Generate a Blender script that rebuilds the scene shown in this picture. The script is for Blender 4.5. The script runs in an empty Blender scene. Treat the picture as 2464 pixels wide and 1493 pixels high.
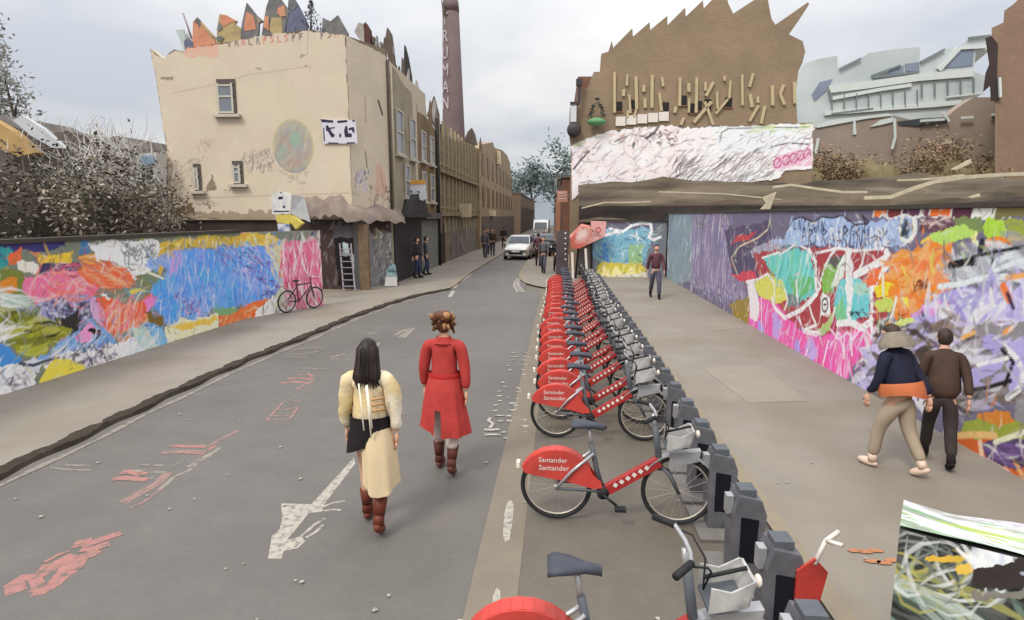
import bpy, bmesh, math, random
import numpy as np
from mathutils import Vector, Matrix, noise as mnoise

R = math.radians
random.seed(7)
rng = np.random.default_rng(11)
scene = bpy.context.scene
COL = scene.collection

# ------------------------------------------------------------------ camera
PITCH, YAW, CAM_H = R(8.77), R(4.158), 2.75
cam_d = bpy.data.cameras.new('camera')
cam = bpy.data.objects.new('camera', cam_d)
COL.objects.link(cam)
cam.location = (0, 0, CAM_H)
cam.rotation_euler = (R(90) - PITCH, 0, YAW)
cam_d.sensor_fit = 'HORIZONTAL'
cam_d.angle = R(80)
cam_d.clip_end = 3000
scene.camera = cam

# ------------------------------------------------------------------ sky, sun, exposure
SUN_EL, SUN_AZ = R(50), R(214)          # azimuth measured clockwise from +Y
world = bpy.data.worlds.new('World')
scene.world = world
world.use_nodes = True
nt = world.node_tree
N = nt.nodes
L = nt.links
bg = N['Background']
bg.inputs['Strength'].default_value = 0.12
sky = N.new('ShaderNodeTexSky')
sky.sky_type = 'NISHITA'
sky.sun_disc = False
sky.sun_elevation = SUN_EL
sky.sun_rotation = SUN_AZ
tc = N.new('ShaderNodeTexCoord')
sep = N.new('ShaderNodeSeparateXYZ')
L.new(tc.outputs['Generated'], sep.inputs[0])
def mth(op, a=None, b=None, c=None):
    m = N.new('ShaderNodeMath'); m.operation = op
    for i, v in enumerate((a, b, c)):
        if v is None: continue
        if isinstance(v, (int, float)): m.inputs[i].default_value = v
        else: L.new(v, m.inputs[i])
    return m.outputs[0]
zc = mth('MAXIMUM', sep.outputs['Z'], 0.0)
# clouds lie in a flat layer: project the view direction on it
zz = mth('ADD', zc, 0.22)
cx_ = mth('DIVIDE', sep.outputs['X'], zz)
cy_ = mth('DIVIDE', sep.outputs['Y'], zz)
cmb = N.new('ShaderNodeCombineXYZ')
L.new(cx_, cmb.inputs[0]); L.new(cy_, cmb.inputs[1])
nz = N.new('ShaderNodeTexNoise')
nz.inputs['Scale'].default_value = .75
nz.inputs['Detail'].default_value = 5
nz.inputs['Roughness'].default_value = 0.5
L.new(cmb.outputs[0], nz.inputs['Vector'])
ramp = N.new('ShaderNodeValToRGB')
ramp.color_ramp.elements[0].position = 0.40
ramp.color_ramp.elements[0].color = (0.66, 0.69, 0.75, 1)
ramp.color_ramp.elements[1].position = 0.60
ramp.color_ramp.elements[1].color = (0.99, 0.975, 0.955, 1)
L.new(nz.outputs['Fac'], ramp.inputs['Fac'])
# an overcast sky is about three times as bright overhead as at the horizon
grad = mth('MULTIPLY_ADD', mth('POWER', zc, 1.6), 14.0, 5.3)
vm = N.new('ShaderNodeVectorMath'); vm.operation = 'SCALE'
L.new(ramp.outputs['Color'], vm.inputs[0]); L.new(grad, vm.inputs['Scale'])
mixc = N.new('ShaderNodeMix'); mixc.data_type = 'RGBA'
mixc.inputs['Factor'].default_value = 0.93
L.new(sky.outputs[0], mixc.inputs['A'])
L.new(vm.outputs[0], mixc.inputs['B'])
L.new(mixc.outputs['Result'], bg.inputs['Color'])

sun_d = bpy.data.lights.new('sun', 'SUN')
sun_d.energy = 1.5
sun_d.angle = R(14)
sun_d.color = (1.0, 0.95, 0.87)
sun = bpy.data.objects.new('sun', sun_d)
COL.objects.link(sun)
sd = Vector((math.sin(SUN_AZ) * math.cos(SUN_EL), math.cos(SUN_AZ) * math.cos(SUN_EL), math.sin(SUN_EL)))
sun.rotation_euler = sd.to_track_quat('Z', 'Y').to_euler()
sun.location = (0, 0, 40)
scene.view_settings.view_transform = 'Standard'
scene.view_settings.look = 'None'
scene.view_settings.gamma = 1
scene.view_settings.exposure = 0.35
scene.render.film_transparent = False
try:
    scene.cycles.max_bounces = 6
    scene.cycles.use_denoising = True
except Exception:
    pass

# ------------------------------------------------------------------ survey: a sight line of the photograph met with a real surface
FPX = 1232 / math.tan(R(40))
FW = Vector((-math.sin(YAW) * math.cos(PITCH), math.cos(YAW) * math.cos(PITCH), -math.sin(PITCH)))
RT = Vector((math.cos(YAW), math.sin(YAW), 0))
UP = RT.cross(FW)
EYE = Vector((0, 0, CAM_H))
def ray(x, y): return FW + RT * ((x - 1232) / FPX) - UP * ((y - 746.5) / FPX)
def gnd(x, y, z=0.0):
    r = ray(x, y); return EYE + r * ((z - CAM_H) / r.z)
def onY(x, y, Y):
    r = ray(x, y); return EYE + r * (Y / r.y)
def onX(x, y, X):
    r = ray(x, y); return EYE + r * (X / r.x)
def crop(x0, y0, s):
    k = 2464 / 2882
    return lambda x, y: ((x0 + x * s) * k, (y0 + y * s) * k)
cA = crop(0, 0, .4688); cB = crop(900, 0, .375); cC = crop(1550, 0, .5406); cD = crop(0, 600, .4688)
cE = crop(800, 480, .3653); cH = crop(1500, 180, .345); cI = crop(2200, 0, .4287); cJ = crop(1550, 550, .268)
cK = crop(2000, 550, .4018); cL = crop(2200, 850, .6004); cM = crop(0, 1250, .4058); cN = crop(480, 0, .2516)
cO = crop(400, 480, .3044); cP = crop(0, 180, .3618); cQ = crop(1050, 380, .2813)

# ------------------------------------------------------------------ helpers
def S(r, g, b, k=1.0):
    def f(c):
        c = c / 255.0
        return (c / 12.92 if c <= 0.04045 else ((c + 0.055) / 1.055) ** 2.4) * k
    return (f(r), f(g), f(b))

_mats = {}
def mat(name, col, rough=0.75, var=0.18, scale=6.0, bump=0.0, metal=0.0, stain=None, stain_scale=1.2, spec=0.3, coat=0.0, stretch=(1, 1, 1), grain=0.0):
    if name in _mats: return _mats[name]
    m = bpy.data.materials.new(name); m.use_nodes = True
    t = m.node_tree; p = t.nodes['Principled BSDF']
    p.inputs['Roughness'].default_value = rough
    p.inputs['Metallic'].default_value = metal
    p.inputs['Specular IOR Level'].default_value = spec
    p.inputs['Coat Weight'].default_value = coat
    c = t.nodes.new('ShaderNodeTexCoord')
    mp = t.nodes.new('ShaderNodeMapping'); mp.inputs['Scale'].default_value = stretch
    t.links.new(c.outputs['Object'], mp.inputs[0])
    n = t.nodes.new('ShaderNodeTexNoise'); n.inputs['Scale'].default_value = scale; n.inputs['Detail'].default_value = 6; n.inputs['Roughness'].default_value = .62
    t.links.new(mp.outputs[0], n.inputs['Vector'])
    r = t.nodes.new('ShaderNodeValToRGB')
    r.color_ramp.elements[0].position = .3; r.color_ramp.elements[1].position = .7
    r.color_ramp.elements[0].color = (*[max(0, x * (1 - var)) for x in col], 1)
    r.color_ramp.elements[1].color = (*[min(.95, x * (1 + var)) for x in col], 1)
    t.links.new(n.outputs['Fac'], r.inputs['Fac'])
    out = r.outputs['Color']
    if stain:
        n2 = t.nodes.new('ShaderNodeTexNoise'); n2.inputs['Scale'].default_value = stain_scale; n2.inputs['Detail'].default_value = 4
        t.links.new(mp.outputs[0], n2.inputs['Vector'])
        r2 = t.nodes.new('ShaderNodeValToRGB'); r2.color_ramp.elements[0].position = .48; r2.color_ramp.elements[1].position = .68
        t.links.new(n2.outputs['Fac'], r2.inputs['Fac'])
        mx = t.nodes.new('ShaderNodeMix'); mx.data_type = 'RGBA'
        t.links.new(r2.outputs['Color'], mx.inputs['Factor'])
        t.links.new(out, mx.inputs['A']); mx.inputs['B'].default_value = (*stain, 1)
        out = mx.outputs['Result']
    if grain:
        n4 = t.nodes.new('ShaderNodeTexNoise'); n4.inputs['Scale'].default_value = 85; n4.inputs['Detail'].default_value = 3; n4.inputs['Roughness'].default_value = .8
        t.links.new(mp.outputs[0], n4.inputs['Vector'])
        g4 = t.nodes.new('ShaderNodeMapRange'); g4.inputs['From Min'].default_value = .3; g4.inputs['From Max'].default_value = .7
        g4.inputs['To Min'].default_value = 1 - grain; g4.inputs['To Max'].default_value = 1 + grain
        t.links.new(n4.outputs['Fac'], g4.inputs['Value'])
        v4 = t.nodes.new('ShaderNodeVectorMath'); v4.operation = 'SCALE'
        t.links.new(out, v4.inputs[0]); t.links.new(g4.outputs[0], v4.inputs['Scale'])
        out = v4.outputs[0]
    t.links.new(out, p.inputs['Base Color'])
    if bump:
        b = t.nodes.new('ShaderNodeBump'); b.inputs['Strength'].default_value = bump; b.inputs['Distance'].default_value = .02
        n3 = t.nodes.new('ShaderNodeTexNoise'); n3.inputs['Scale'].default_value = scale * 6; n3.inputs['Detail'].default_value = 4
        t.links.new(mp.outputs[0], n3.inputs['Vector'])
        t.links.new(n3.outputs['Fac'], b.inputs['Height']); t.links.new(b.outputs[0], p.inputs['Normal'])
    _mats[name] = m
    return m

def brick_mat(name, c1, c2, mortar, sc=1.0, axis='XZ', var=.25):
    if name in _mats: return _mats[name]
    m = bpy.data.materials.new(name); m.use_nodes = True
    t = m.node_tree; p = t.nodes['Principled BSDF']; p.inputs['Roughness'].default_value = .85
    p.inputs['Specular IOR Level'].default_value = .2
    c = t.nodes.new('ShaderNodeTexCoord'); s = t.nodes.new('ShaderNodeSeparateXYZ'); t.links.new(c.outputs['Object'], s.inputs[0])
    add = t.nodes.new('ShaderNodeMath'); add.operation = 'ADD'
    t.links.new(s.outputs['X'], add.inputs[0]); t.links.new(s.outputs['Y'], add.inputs[1])
    cb = t.nodes.new('ShaderNodeCombineXYZ'); t.links.new(add.outputs[0], cb.inputs[0]); t.links.new(s.outputs['Z'], cb.inputs[1])
    b = t.nodes.new('ShaderNodeTexBrick'); b.inputs['Scale'].default_value = sc
    b.inputs['Color1'].default_value = (*c1, 1); b.inputs['Color2'].default_value = (*c2, 1); b.inputs['Mortar'].default_value = (*mortar, 1)
    b.inputs['Mortar Size'].default_value = .008; b.inputs['Brick Width'].default_value = .225; b.inputs['Row Height'].default_value = .075
    t.links.new(cb.outputs[0], b.inputs['Vector'])
    n = t.nodes.new('ShaderNodeTexNoise'); n.inputs['Scale'].default_value = .45; n.inputs['Detail'].default_value = 7; n.inputs['Roughness'].default_value = .65
    t.links.new(c.outputs['Object'], n.inputs['Vector'])
    mr = t.nodes.new('ShaderNodeMapRange'); mr.inputs['From Min'].default_value = .3; mr.inputs['From Max'].default_value = .7
    mr.inputs['To Min'].default_value = 1 - var; mr.inputs['To Max'].default_value = 1 + var
    t.links.new(n.outputs['Fac'], mr.inputs['Value'])
    v = t.nodes.new('ShaderNodeVectorMath'); v.operation = 'SCALE'
    t.links.new(b.outputs['Color'], v.inputs[0]); t.links.new(mr.outputs[0], v.inputs['Scale'])
    t.links.new(v.outputs[0], p.inputs['Base Color'])
    _mats[name] = m
    return m

def paint_mat(name='wall_paint', rough=.55):
    if name in _mats: return _mats[name]
    m = bpy.data.materials.new(name); m.use_nodes = True
    t = m.node_tree; p = t.nodes['Principled BSDF']; p.inputs['Roughness'].default_value = rough
    p.inputs['Specular IOR Level'].default_value = .25
    a = t.nodes.new('ShaderNodeAttribute'); a.attribute_name = 'Col'
    c = t.nodes.new('ShaderNodeTexCoord')
    n = t.nodes.new('ShaderNodeTexNoise'); n.inputs['Scale'].default_value = 22; n.inputs['Detail'].default_value = 5
    t.links.new(c.outputs['Object'], n.inputs['Vector'])
    mr = t.nodes.new('ShaderNodeMapRange'); mr.inputs['From Min'].default_value = .25; mr.inputs['From Max'].default_value = .75
    mr.inputs['To Min'].default_value = .88; mr.inputs['To Max'].default_value = 1.08
    t.links.new(n.outputs['Fac'], mr.inputs['Value'])
    v = t.nodes.new('ShaderNodeVectorMath'); v.operation = 'SCALE'
    t.links.new(a.outputs['Color'], v.inputs[0]); t.links.new(mr.outputs[0], v.inputs['Scale'])
    t.links.new(v.outputs[0], p.inputs['Base Color'])
    b = t.nodes.new('ShaderNodeBump'); b.inputs['Strength'].default_value = .25; b.inputs['Distance'].default_value = .01
    t.links.new(n.outputs['Fac'], b.inputs['Height']); t.links.new(b.outputs[0], p.inputs['Normal'])
    _mats[name] = m
    return m

class MB:
    """collects faces; build() links them as one mesh object"""
    def __init__(s): s.v = []; s.f = []; s.m = []; s.sm = []
    def add(s, vs, fs, mi=0, smooth=False):
        o = len(s.v); s.v += [tuple(v) for v in vs]
        for f in fs: s.f.append(tuple(i + o for i in f)); s.m.append(mi); s.sm.append(smooth)
    def box(s, c, d, mi=0, rz=0.0, M=None):
        x, y, z = d[0] / 2, d[1] / 2, d[2] / 2
        vs = [Vector(p) for p in ((-x, -y, -z), (x, -y, -z), (x, y, -z), (-x, y, -z), (-x, -y, z), (x, -y, z), (x, y, z), (-x, y, z))]
        if M is None: M = Matrix.Rotation(rz, 3, 'Z')
        s.add([M @ v + Vector(c) for v in vs], [(0, 3, 2, 1), (4, 5, 6, 7), (0, 1, 5, 4), (1, 2, 6, 5), (2, 3, 7, 6), (3, 0, 4, 7)], mi)
    def bar(s, a, b, w, h, mi=0):
        a, b = Vector(a), Vector(b); d = b - a
        q = d.to_track_quat('X', 'Z').to_matrix()
        s.box((a + b) / 2, (d.length, w, h), mi, M=q)
    def prism(s, pts, ext, mi=0):
        """closed outline of 3-D points pushed along ext; the outline is cut into triangles"""
        pts = [Vector(p) for p in pts]; e = Vector(ext); n = len(pts)
        from mathutils.geometry import tessellate_polygon
        tri = tessellate_polygon([pts])
        vs = pts + [p + e for p in pts]
        fs = [tuple(t) for t in tri] + [tuple(i + n for i in reversed(t)) for t in tri]
        fs += [(i, (i + 1) % n, (i + 1) % n + n, i + n) for i in range(n)]
        s.add(vs, fs, mi)
    def tube(s, pts, r, n=8, mi=0, cap=True):
        pts = [Vector(p) for p in pts]
        rs = r if isinstance(r, (list, tuple)) else [r] * len(pts)
        vs = []; fs = []; ref = None
        for i, p in enumerate(pts):
            d = (pts[min(i + 1, len(pts) - 1)] - pts[max(i - 1, 0)]).normalized()
            if ref is None or abs(ref.dot(d)) > .95: ref = Vector((0, 0, 1)) if abs(d.z) < .9 else Vector((1, 0, 0))
            a = d.cross(ref).normalized(); b = d.cross(a); ref = a.cross(d)
            for k in range(n):
                t = 2 * math.pi * k / n
                vs.append(p + (a * math.cos(t) + b * math.sin(t)) * rs[i])
        for i in range(len(pts) - 1):
            for k in range(n):
                fs.append((i * n + k, i * n + (k + 1) % n, (i + 1) * n + (k + 1) % n, (i + 1) * n + k))
        if cap:
            fs.append(tuple(range(n - 1, -1, -1))); fs.append(tuple(range((len(pts) - 1) * n, len(pts) * n)))
        s.add(vs, fs, mi, True)
    def torus(s, c, R_, r, nu=28, nv=6, mi=0, axis='Y'):
        vs = []; fs = []
        for i in range(nu):
            t = 2 * math.pi * i / nu
            for k in range(nv):
                u = 2 * math.pi * k / nv
                x = (R_ + r * math.cos(u)) * math.cos(t); z = (R_ + r * math.cos(u)) * math.sin(t); y = r * math.sin(u)
                p = (x, y, z) if axis == 'Y' else (y, x, z)
                vs.append(Vector(c) + Vector(p))
        for i in range(nu):
            for k in range(nv):
                fs.append((i * nv + k, i * nv + (k + 1) % nv, ((i + 1) % nu) * nv + (k + 1) % nv, ((i + 1) % nu) * nv + k))
        s.add(vs, fs, mi, True)
    def ball(s, c, rad, nu=14, nv=9, mi=0, fn=None):
        rx, ry, rz = rad if isinstance(rad, (tuple, list)) else (rad,) * 3
        vs = []; fs = []
        for j in range(nv + 1):
            ph = math.pi * j / nv
            for i in range(nu):
                t = 2 * math.pi * i / nu
                p = Vector((math.sin(ph) * math.cos(t), math.sin(ph) * math.sin(t), math.cos(ph)))
                k = fn(p) if fn else 1
                vs.append(Vector(c) + Vector((p.x * rx, p.y * ry, p.z * rz)) * k)
        for j in range(nv):
            for i in range(nu):
                fs.append((j * nu + i, j * nu + (i + 1) % nu, (j + 1) * nu + (i + 1) % nu, (j + 1) * nu + i))
        s.add(vs, fs, mi, True)
    def sheet(s, pts, mi=0):
        pts = [Vector(p) for p in pts]
        from mathutils.geometry import tessellate_polygon
        tri = tessellate_polygon([pts])
        out = []
        for t in tri:
            n = (pts[t[1]] - pts[t[0]]).cross(pts[t[2]] - pts[t[0]])
            out.append(tuple(t) if n.z >= 0 else tuple(reversed(t)))
        s.add(pts, out, mi)
    def mesh(s, name, mats, shift=None):
        me = bpy.data.meshes.new(name)
        vs = s.v if shift is None else [(v[0] - shift[0], v[1] - shift[1], v[2] - shift[2]) for v in s.v]
        me.from_pydata([tuple(v) for v in vs], [], s.f)
        mats = mats if isinstance(mats, (list, tuple)) else [mats]
        for m in mats: me.materials.append(m)
        if len(mats) > 1: me.polygons.foreach_set('material_index', s.m)
        me.polygons.foreach_set('use_smooth', s.sm)
        me.update()
        return me
    def build(s, name, mats, parent=None, label=None, cat=None, group=None, kind=None):
        if parent is None:
            a = np.array(s.v, float)
            sh = ((a[:, 0].min() + a[:, 0].max()) / 2, (a[:, 1].min() + a[:, 1].max()) / 2, a[:, 2].min())
        else: sh = None
        return link(name, s.mesh(name, mats, sh), parent, sh, label, cat, group, kind)

WT = {}
def link(name, me, parent=None, loc=None, label=None, cat=None, group=None, kind=None):
    o = bpy.data.objects.new(name, me); COL.objects.link(o)
    if loc is not None: o.location = loc
    WT[o.name] = Vector(loc) if (loc is not None and parent is None) else Vector((0, 0, 0))
    if parent is not None:
        o.parent = parent
        o.matrix_parent_inverse = Matrix.Translation(-WT.get(parent.name, Vector((0, 0, 0))))
    return tag(o, label, cat, group, kind)
def tag(o, label=None, cat=None, group=None, kind=None):
    if label: o['label'] = label
    if cat: o['category'] = cat
    if group: o['group'] = group
    if kind: o['kind'] = kind
    return o
def empty(name, loc, label, cat, group=None):
    o = bpy.data.objects.new(name, None); COL.objects.link(o); o.location = loc
    o.empty_display_size = .2
    WT[o.name] = Vector(loc)
    return tag(o, label, cat, group)
def structure(name, mb, m): return mb.build(name, m, kind='structure')
def copy_thing(root, loc, rz, label):
    c = root.copy(); COL.objects.link(c); c.location = loc; c.rotation_euler = (0, 0, rz); c['label'] = label
    def rec(a, b):
        for ch in a.children:
            d = ch.copy(); COL.objects.link(d); d.parent = b
            rec(ch, d)
    rec(root, c)
    return c

# ------------------------------------------------------------------ a small painter for spray-painted walls: colours laid on a fine grid of wall points
class Canvas:
    def __init__(s, A, B, z0, z1, res):
        s.A = Vector((A[0], A[1], 0)); s.B = Vector((B[0], B[1], 0)); s.d = (s.B - s.A); s.w = s.d.length; s.d.normalize()
        s.n = Vector((s.d.y, -s.d.x, 0)); s.z0, s.z1, s.res = z0, z1, res
        s.nu = int(s.w / res) + 1; s.nv = int((z1 - z0) / res) + 1
        s.c = np.zeros((s.nv, s.nu, 3), np.float32)
        s.us = np.linspace(0, s.w, s.nu); s.vs = np.linspace(z0, z1, s.nv)
        s.rough = s._noise(.25) * .05
        s.rough2 = s._noise(.25) * .05
    def _noise(s, cell):
        a = np.zeros((s.nv, s.nu))
        amp = 1
        while cell > s.res * 1.5:
            ny = int((s.z1 - s.z0) / cell) + 3; nx = int(s.w / cell) + 3
            g = rng.uniform(-1, 1, (ny, nx))
            yy = (s.vs - s.z0) / cell; xx = s.us / cell
            y0 = yy.astype(int); x0 = xx.astype(int); fy = (yy - y0)[:, None]; fx = (xx - x0)[None, :]
            a += amp * ((g[y0][:, x0] * (1 - fx) + g[y0][:, x0 + 1] * fx) * (1 - fy) + (g[y0 + 1][:, x0] * (1 - fx) + g[y0 + 1][:, x0 + 1] * fx) * fy)
            amp *= .6; cell /= 2
        return a
    def at(s, x, y):
        r = ray(x, y); t = (s.A - EYE).dot(s.n) / r.dot(s.n)
        p = EYE + r * t
        return ((p - s.A).dot(s.d), p.z)
    def pts(s, cr, lst): return [s.at(*cr(*p)) for p in lst]
    def fill(s, c): s.c[:] = c
    def _box(s, us, vs, pad):
        i0 = max(0, int((min(us) - pad) / s.res)); i1 = min(s.nu, int((max(us) + pad) / s.res) + 2)
        j0 = max(0, int((min(vs) - pad - s.z0) / s.res)); j1 = min(s.nv, int((max(vs) + pad - s.z0) / s.res) + 2)
        return i0, i1, j0, j1
    def inside(s, p, i0, i1, j0, j1, k):
        U = s.us[None, i0:i1] + s.rough[j0:j1, i0:i1] * k; V = s.vs[j0:j1, None] + s.rough2[j0:j1, i0:i1] * k
        ins = np.zeros(U.shape, bool); n = len(p)
        for a in range(n):
            (x1, y1), (x2, y2) = p[a], p[(a + 1) % n]
            if y1 == y2: continue
            ins ^= ((V > y1) != (V > y2)) & (U < (x2 - x1) * (V - y1) / (y2 - y1) + x1)
        return ins
    def poly(s, p, c, k=1.0, alpha=1.0):
        us = [q[0] for q in p]; vs = [q[1] for q in p]
        i0, i1, j0, j1 = s._box(us, vs, .15)
        if i1 <= i0 or j1 <= j0: return
        ins = s.inside(p, i0, i1, j0, j1, k)
        blk = s.c[j0:j1, i0:i1]
        blk[ins] = blk[ins] * (1 - alpha) + np.array(c) * alpha
    def stroke(s, p, w, c, alpha=1.0, taper=False):
        us = [q[0] for q in p]; vs = [q[1] for q in p]
        i0, i1, j0, j1 = s._box(us, vs, w)
        if i1 <= i0 or j1 <= j0: return
        U = s.us[None, i0:i1]; V = s.vs[j0:j1, None]; best = np.zeros((j1 - j0, i1 - i0))
        n = len(p) - 1
        for a in range(n):
            (x1, y1), (x2, y2) = p[a], p[a + 1]
            dx, dy = x2 - x1, y2 - y1; l2 = dx * dx + dy * dy + 1e-9
            t = np.clip(((U - x1) * dx + (V - y1) * dy) / l2, 0, 1)
            d = np.sqrt((U - x1 - t * dx) ** 2 + (V - y1 - t * dy) ** 2)
            hw = w / 2
            if taper:
                g = (a + t) / n; hw = w / 2 * np.clip(1.15 - np.abs(2 * g - .8), .12, 1)
            best = np.maximum(best, np.clip((hw - d) / s.res + .5, 0, 1))
        best = (best * alpha)[..., None]
        s.c[j0:j1, i0:i1] = s.c[j0:j1, i0:i1] * (1 - best) + np.array(c) * best
    def scatter(s, p, n, pal, ln, wd, ang=None, dang=math.pi, curve=.35, alpha=.9, taper=True):
        us = [q[0] for q in p]; vs = [q[1] for q in p]
        got = 0; tries = 0
        while got < n and tries < n * 12:
            tries += 1
            u = random.uniform(min(us), max(us)); v = random.uniform(min(vs), max(vs))
            ins = False
            for a in range(len(p)):
                (x1, y1), (x2, y2) = p[a], p[(a + 1) % len(p)]
                if (y1 > v) != (y2 > v) and u < (x2 - x1) * (v - y1) / (y2 - y1) + x1: ins = not ins
            if not ins: continue
            got += 1
            a0 = (ang if ang is not None else random.uniform(0, math.pi)) + random.uniform(-dang, dang)
            l = random.uniform(*ln); w = random.uniform(*wd)
            pts = []; bend = random.uniform(-curve, curve)
            x, y = u - math.cos(a0) * l / 2, v - math.sin(a0) * l / 2
            for k in range(5):
                pts.append((x, y)); a1 = a0 + bend * (k - 2)
                x += math.cos(a1) * l / 4; y += math.sin(a1) * l / 4
            s.stroke(pts, w, random.choice(pal), alpha * random.uniform(.6, 1), taper)
    def blots(s, p, n, pal, size, alpha=.85):
        us = [q[0] for q in p]; vs = [q[1] for q in p]
        for _ in range(n):
            u = random.uniform(min(us), max(us)); v = random.uniform(min(vs), max(vs)); r = random.uniform(*size)
            k = random.randint(5, 8)
            q = [(u + math.cos(2 * math.pi * i / k) * r * random.uniform(.5, 1.3), v + math.sin(2 * math.pi * i / k) * r * random.uniform(.4, 1.1)) for i in range(k)]
            s.poly(q, random.choice(pal), 1.0, alpha)
    def smear(s, n, ln=(.12, .5), wd=(.015, .05), u0=0.0, u1=None, white=.12, ang=None, dang=math.pi):
        """drag short strokes of the paint already there over its edges"""
        u1 = u1 or s.w
        for _ in range(n):
            u = random.uniform(u0, u1); v = random.uniform(s.z0, s.z1)
            c = s.c[min(s.nv - 1, int((v - s.z0) / s.res)), min(s.nu - 1, int(u / s.res))].copy()
            c = c * random.uniform(.8, 1.12)
            if random.random() < white: c = np.array(P(random.randint(215, 240),) * 1) if False else np.array(S(236, 232, 228, .95)) * random.uniform(.8, 1)
            elif random.random() < .05: c = c * .25
            a0 = (ang if ang is not None else random.uniform(0, math.pi)) + random.uniform(-dang, dang); l = random.uniform(*ln); bend = random.uniform(-.5, .5)
            o = random.uniform(0, .25); x, y = u + math.cos(a0) * o, v + math.sin(a0) * o; pts = []
            for k in range(4):
                pts.append((x, y)); a1 = a0 + bend * (k - 1.5); x += math.cos(a1) * l / 3; y += math.sin(a1) * l / 3
            s.stroke(pts, random.uniform(*wd), np.clip(c, 0, .9), random.uniform(.4, .85), True)
    def ring(s, c, ru, rv, w, col, a0=0, a1=2 * math.pi):
        s.stroke([(c[0] + ru * math.cos(a0 + (a1 - a0) * i / 24), c[1] + rv * math.sin(a0 + (a1 - a0) * i / 24)) for i in range(25)], w, col)
    def letters(s, u, v, h, n, w, col, sp=.7):
        """loose sprayed letter shapes"""
        shapes = [[(0, 0), (0, 1), (.6, .8), (0, .5), (.6, 0)], [(0, 0), (.3, 1), (.6, 0)], [(.6, .9), (.1, .9), (.1, .1), (.6, .1)], [(0, 1), (0, 0), (.6, 0)],
                  [(0, 0), (0, 1), (.6, 0), (.6, 1)], [(.1, 0), (.1, 1), (.6, 1), (.1, .5), (.5, .5)], [(.6, 1), (0, .8), (.6, .3), (0, 0)], [(0, 1), (.3, 0), (.6, 1)]]
        for i in range(n):
            sh = random.choice(shapes)
            s.stroke([(u + i * h * sp + x * h * .85 + random.uniform(-.05, .05) * h, v + y * h + random.uniform(-.08, .08) * h) for x, y in sh], w, col)
    def grid(s, mb_verts, off=0.0):
        P = np.empty((s.nv, s.nu, 3), np.float32)
        for k in range(3):
            P[..., k] = s.A[k] + s.d[k] * s.us[None, :] + s.n[k] * off
        P[..., 2] = s.vs[:, None]
        return P.reshape(-1, 3)
    def mesh(s, name, extra=None, mats=None, off=0.0, shift=(0, 0, 0), mask=None):
        """painted grid plus, in a second material, the solid wall behind it"""
        P = s.grid(None, off); nu, nv = s.nu, s.nv
        idx = np.arange(nu * nv).reshape(nv, nu)
        q = np.stack([idx[:-1, :-1], idx[:-1, 1:], idx[1:, 1:], idx[1:, :-1]], -1).reshape(-1, 4)
        if mask is not None:
            mk = mask[:-1, :-1] & mask[:-1, 1:] & mask[1:, 1:] & mask[1:, :-1]
            q = q[mk.reshape(-1)]
        nf = len(q)
        V = P; F = q.reshape(-1); starts = np.arange(nf) * 4; tot = np.full(nf, 4)
        col = np.concatenate([s.c.reshape(-1, 3), np.ones((nu * nv, 1), np.float32)], 1)
        mi = np.zeros(nf, np.int32)
        if extra is not None:
            o = len(V); V = np.concatenate([V, np.array(extra.v, np.float32)])
            lens = np.array([len(f) for f in extra.f]); fl = np.array([i + o for f in extra.f for i in f])
            st = len(F) + np.concatenate([[0], np.cumsum(lens)[:-1]])
            F = np.concatenate([F, fl]); starts = np.concatenate([starts, st]); tot = np.concatenate([tot, lens])
            mi = np.concatenate([mi, np.array(extra.m, np.int32) + 1])
            col = np.concatenate([col, np.full((len(extra.v), 4), .4, np.float32)])
        V = V - np.array(shift, np.float32)
        me = bpy.data.meshes.new(name)
        me.vertices.add(len(V)); me.vertices.foreach_set('co', V.astype(np.float32).reshape(-1))
        me.loops.add(len(F)); me.loops.foreach_set('vertex_index', F.astype(np.int32))
        me.polygons.add(len(starts)); me.polygons.foreach_set('loop_start', starts.astype(np.int32))
        for m in (mats or [paint_mat()]): me.materials.append(m)
        me.polygons.foreach_set('material_index', mi)
        at = me.color_attributes.new('Col', 'FLOAT_COLOR', 'POINT')
        at.data.foreach_set('color', col.astype(np.float32).reshape(-1))
        me.update(calc_edges=True); me.validate()
        return me
    def back(s, th, gap=.004, top=None):
        """solid wall of thickness th standing gap behind the painted face"""
        mb = MB(); a = s.A - s.n * gap; b = s.A + s.d * s.w - s.n * gap
        mb.prism([(a.x, a.y, s.z0), (b.x, b.y, s.z0), (b.x, b.y, s.z1), (a.x, a.y, s.z1)], -s.n * th)
        return mb

def ribbon(mb, pts, w, z, mi=0):
    pts = [Vector((p[0], p[1], 0)) for p in pts]
    vs = []; n = len(pts)
    for i, p in enumerate(pts):
        d = (pts[min(i + 1, n - 1)] - pts[max(i - 1, 0)]).normalized(); q = Vector((-d.y, d.x, 0))
        ww = w[i] if isinstance(w, (list, tuple)) else w
        vs += [(p.x + q.x * ww / 2, p.y + q.y * ww / 2, z), (p.x - q.x * ww / 2, p.y - q.y * ww / 2, z)]
    mb.add(vs, [(2 * i, 2 * i + 1, 2 * i + 3, 2 * i + 2) for i in range(n - 1)], mi)

def text_mesh(txt, size, ext=.004, align='CENTER'):
    cu = bpy.data.curves.new('lettering', 'FONT'); cu.body = txt; cu.size = size; cu.extrude = ext; cu.align_x = align
    cu.resolution_u = 2
    o = bpy.data.objects.new('lettering_tmp', cu); COL.objects.link(o)
    dg = bpy.context.evaluated_depsgraph_get(); dg.update()
    me = bpy.data.meshes.new_from_object(o.evaluated_get(dg))
    COL.objects.unlink(o); bpy.data.objects.remove(o); bpy.data.curves.remove(cu)
    return me
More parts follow.
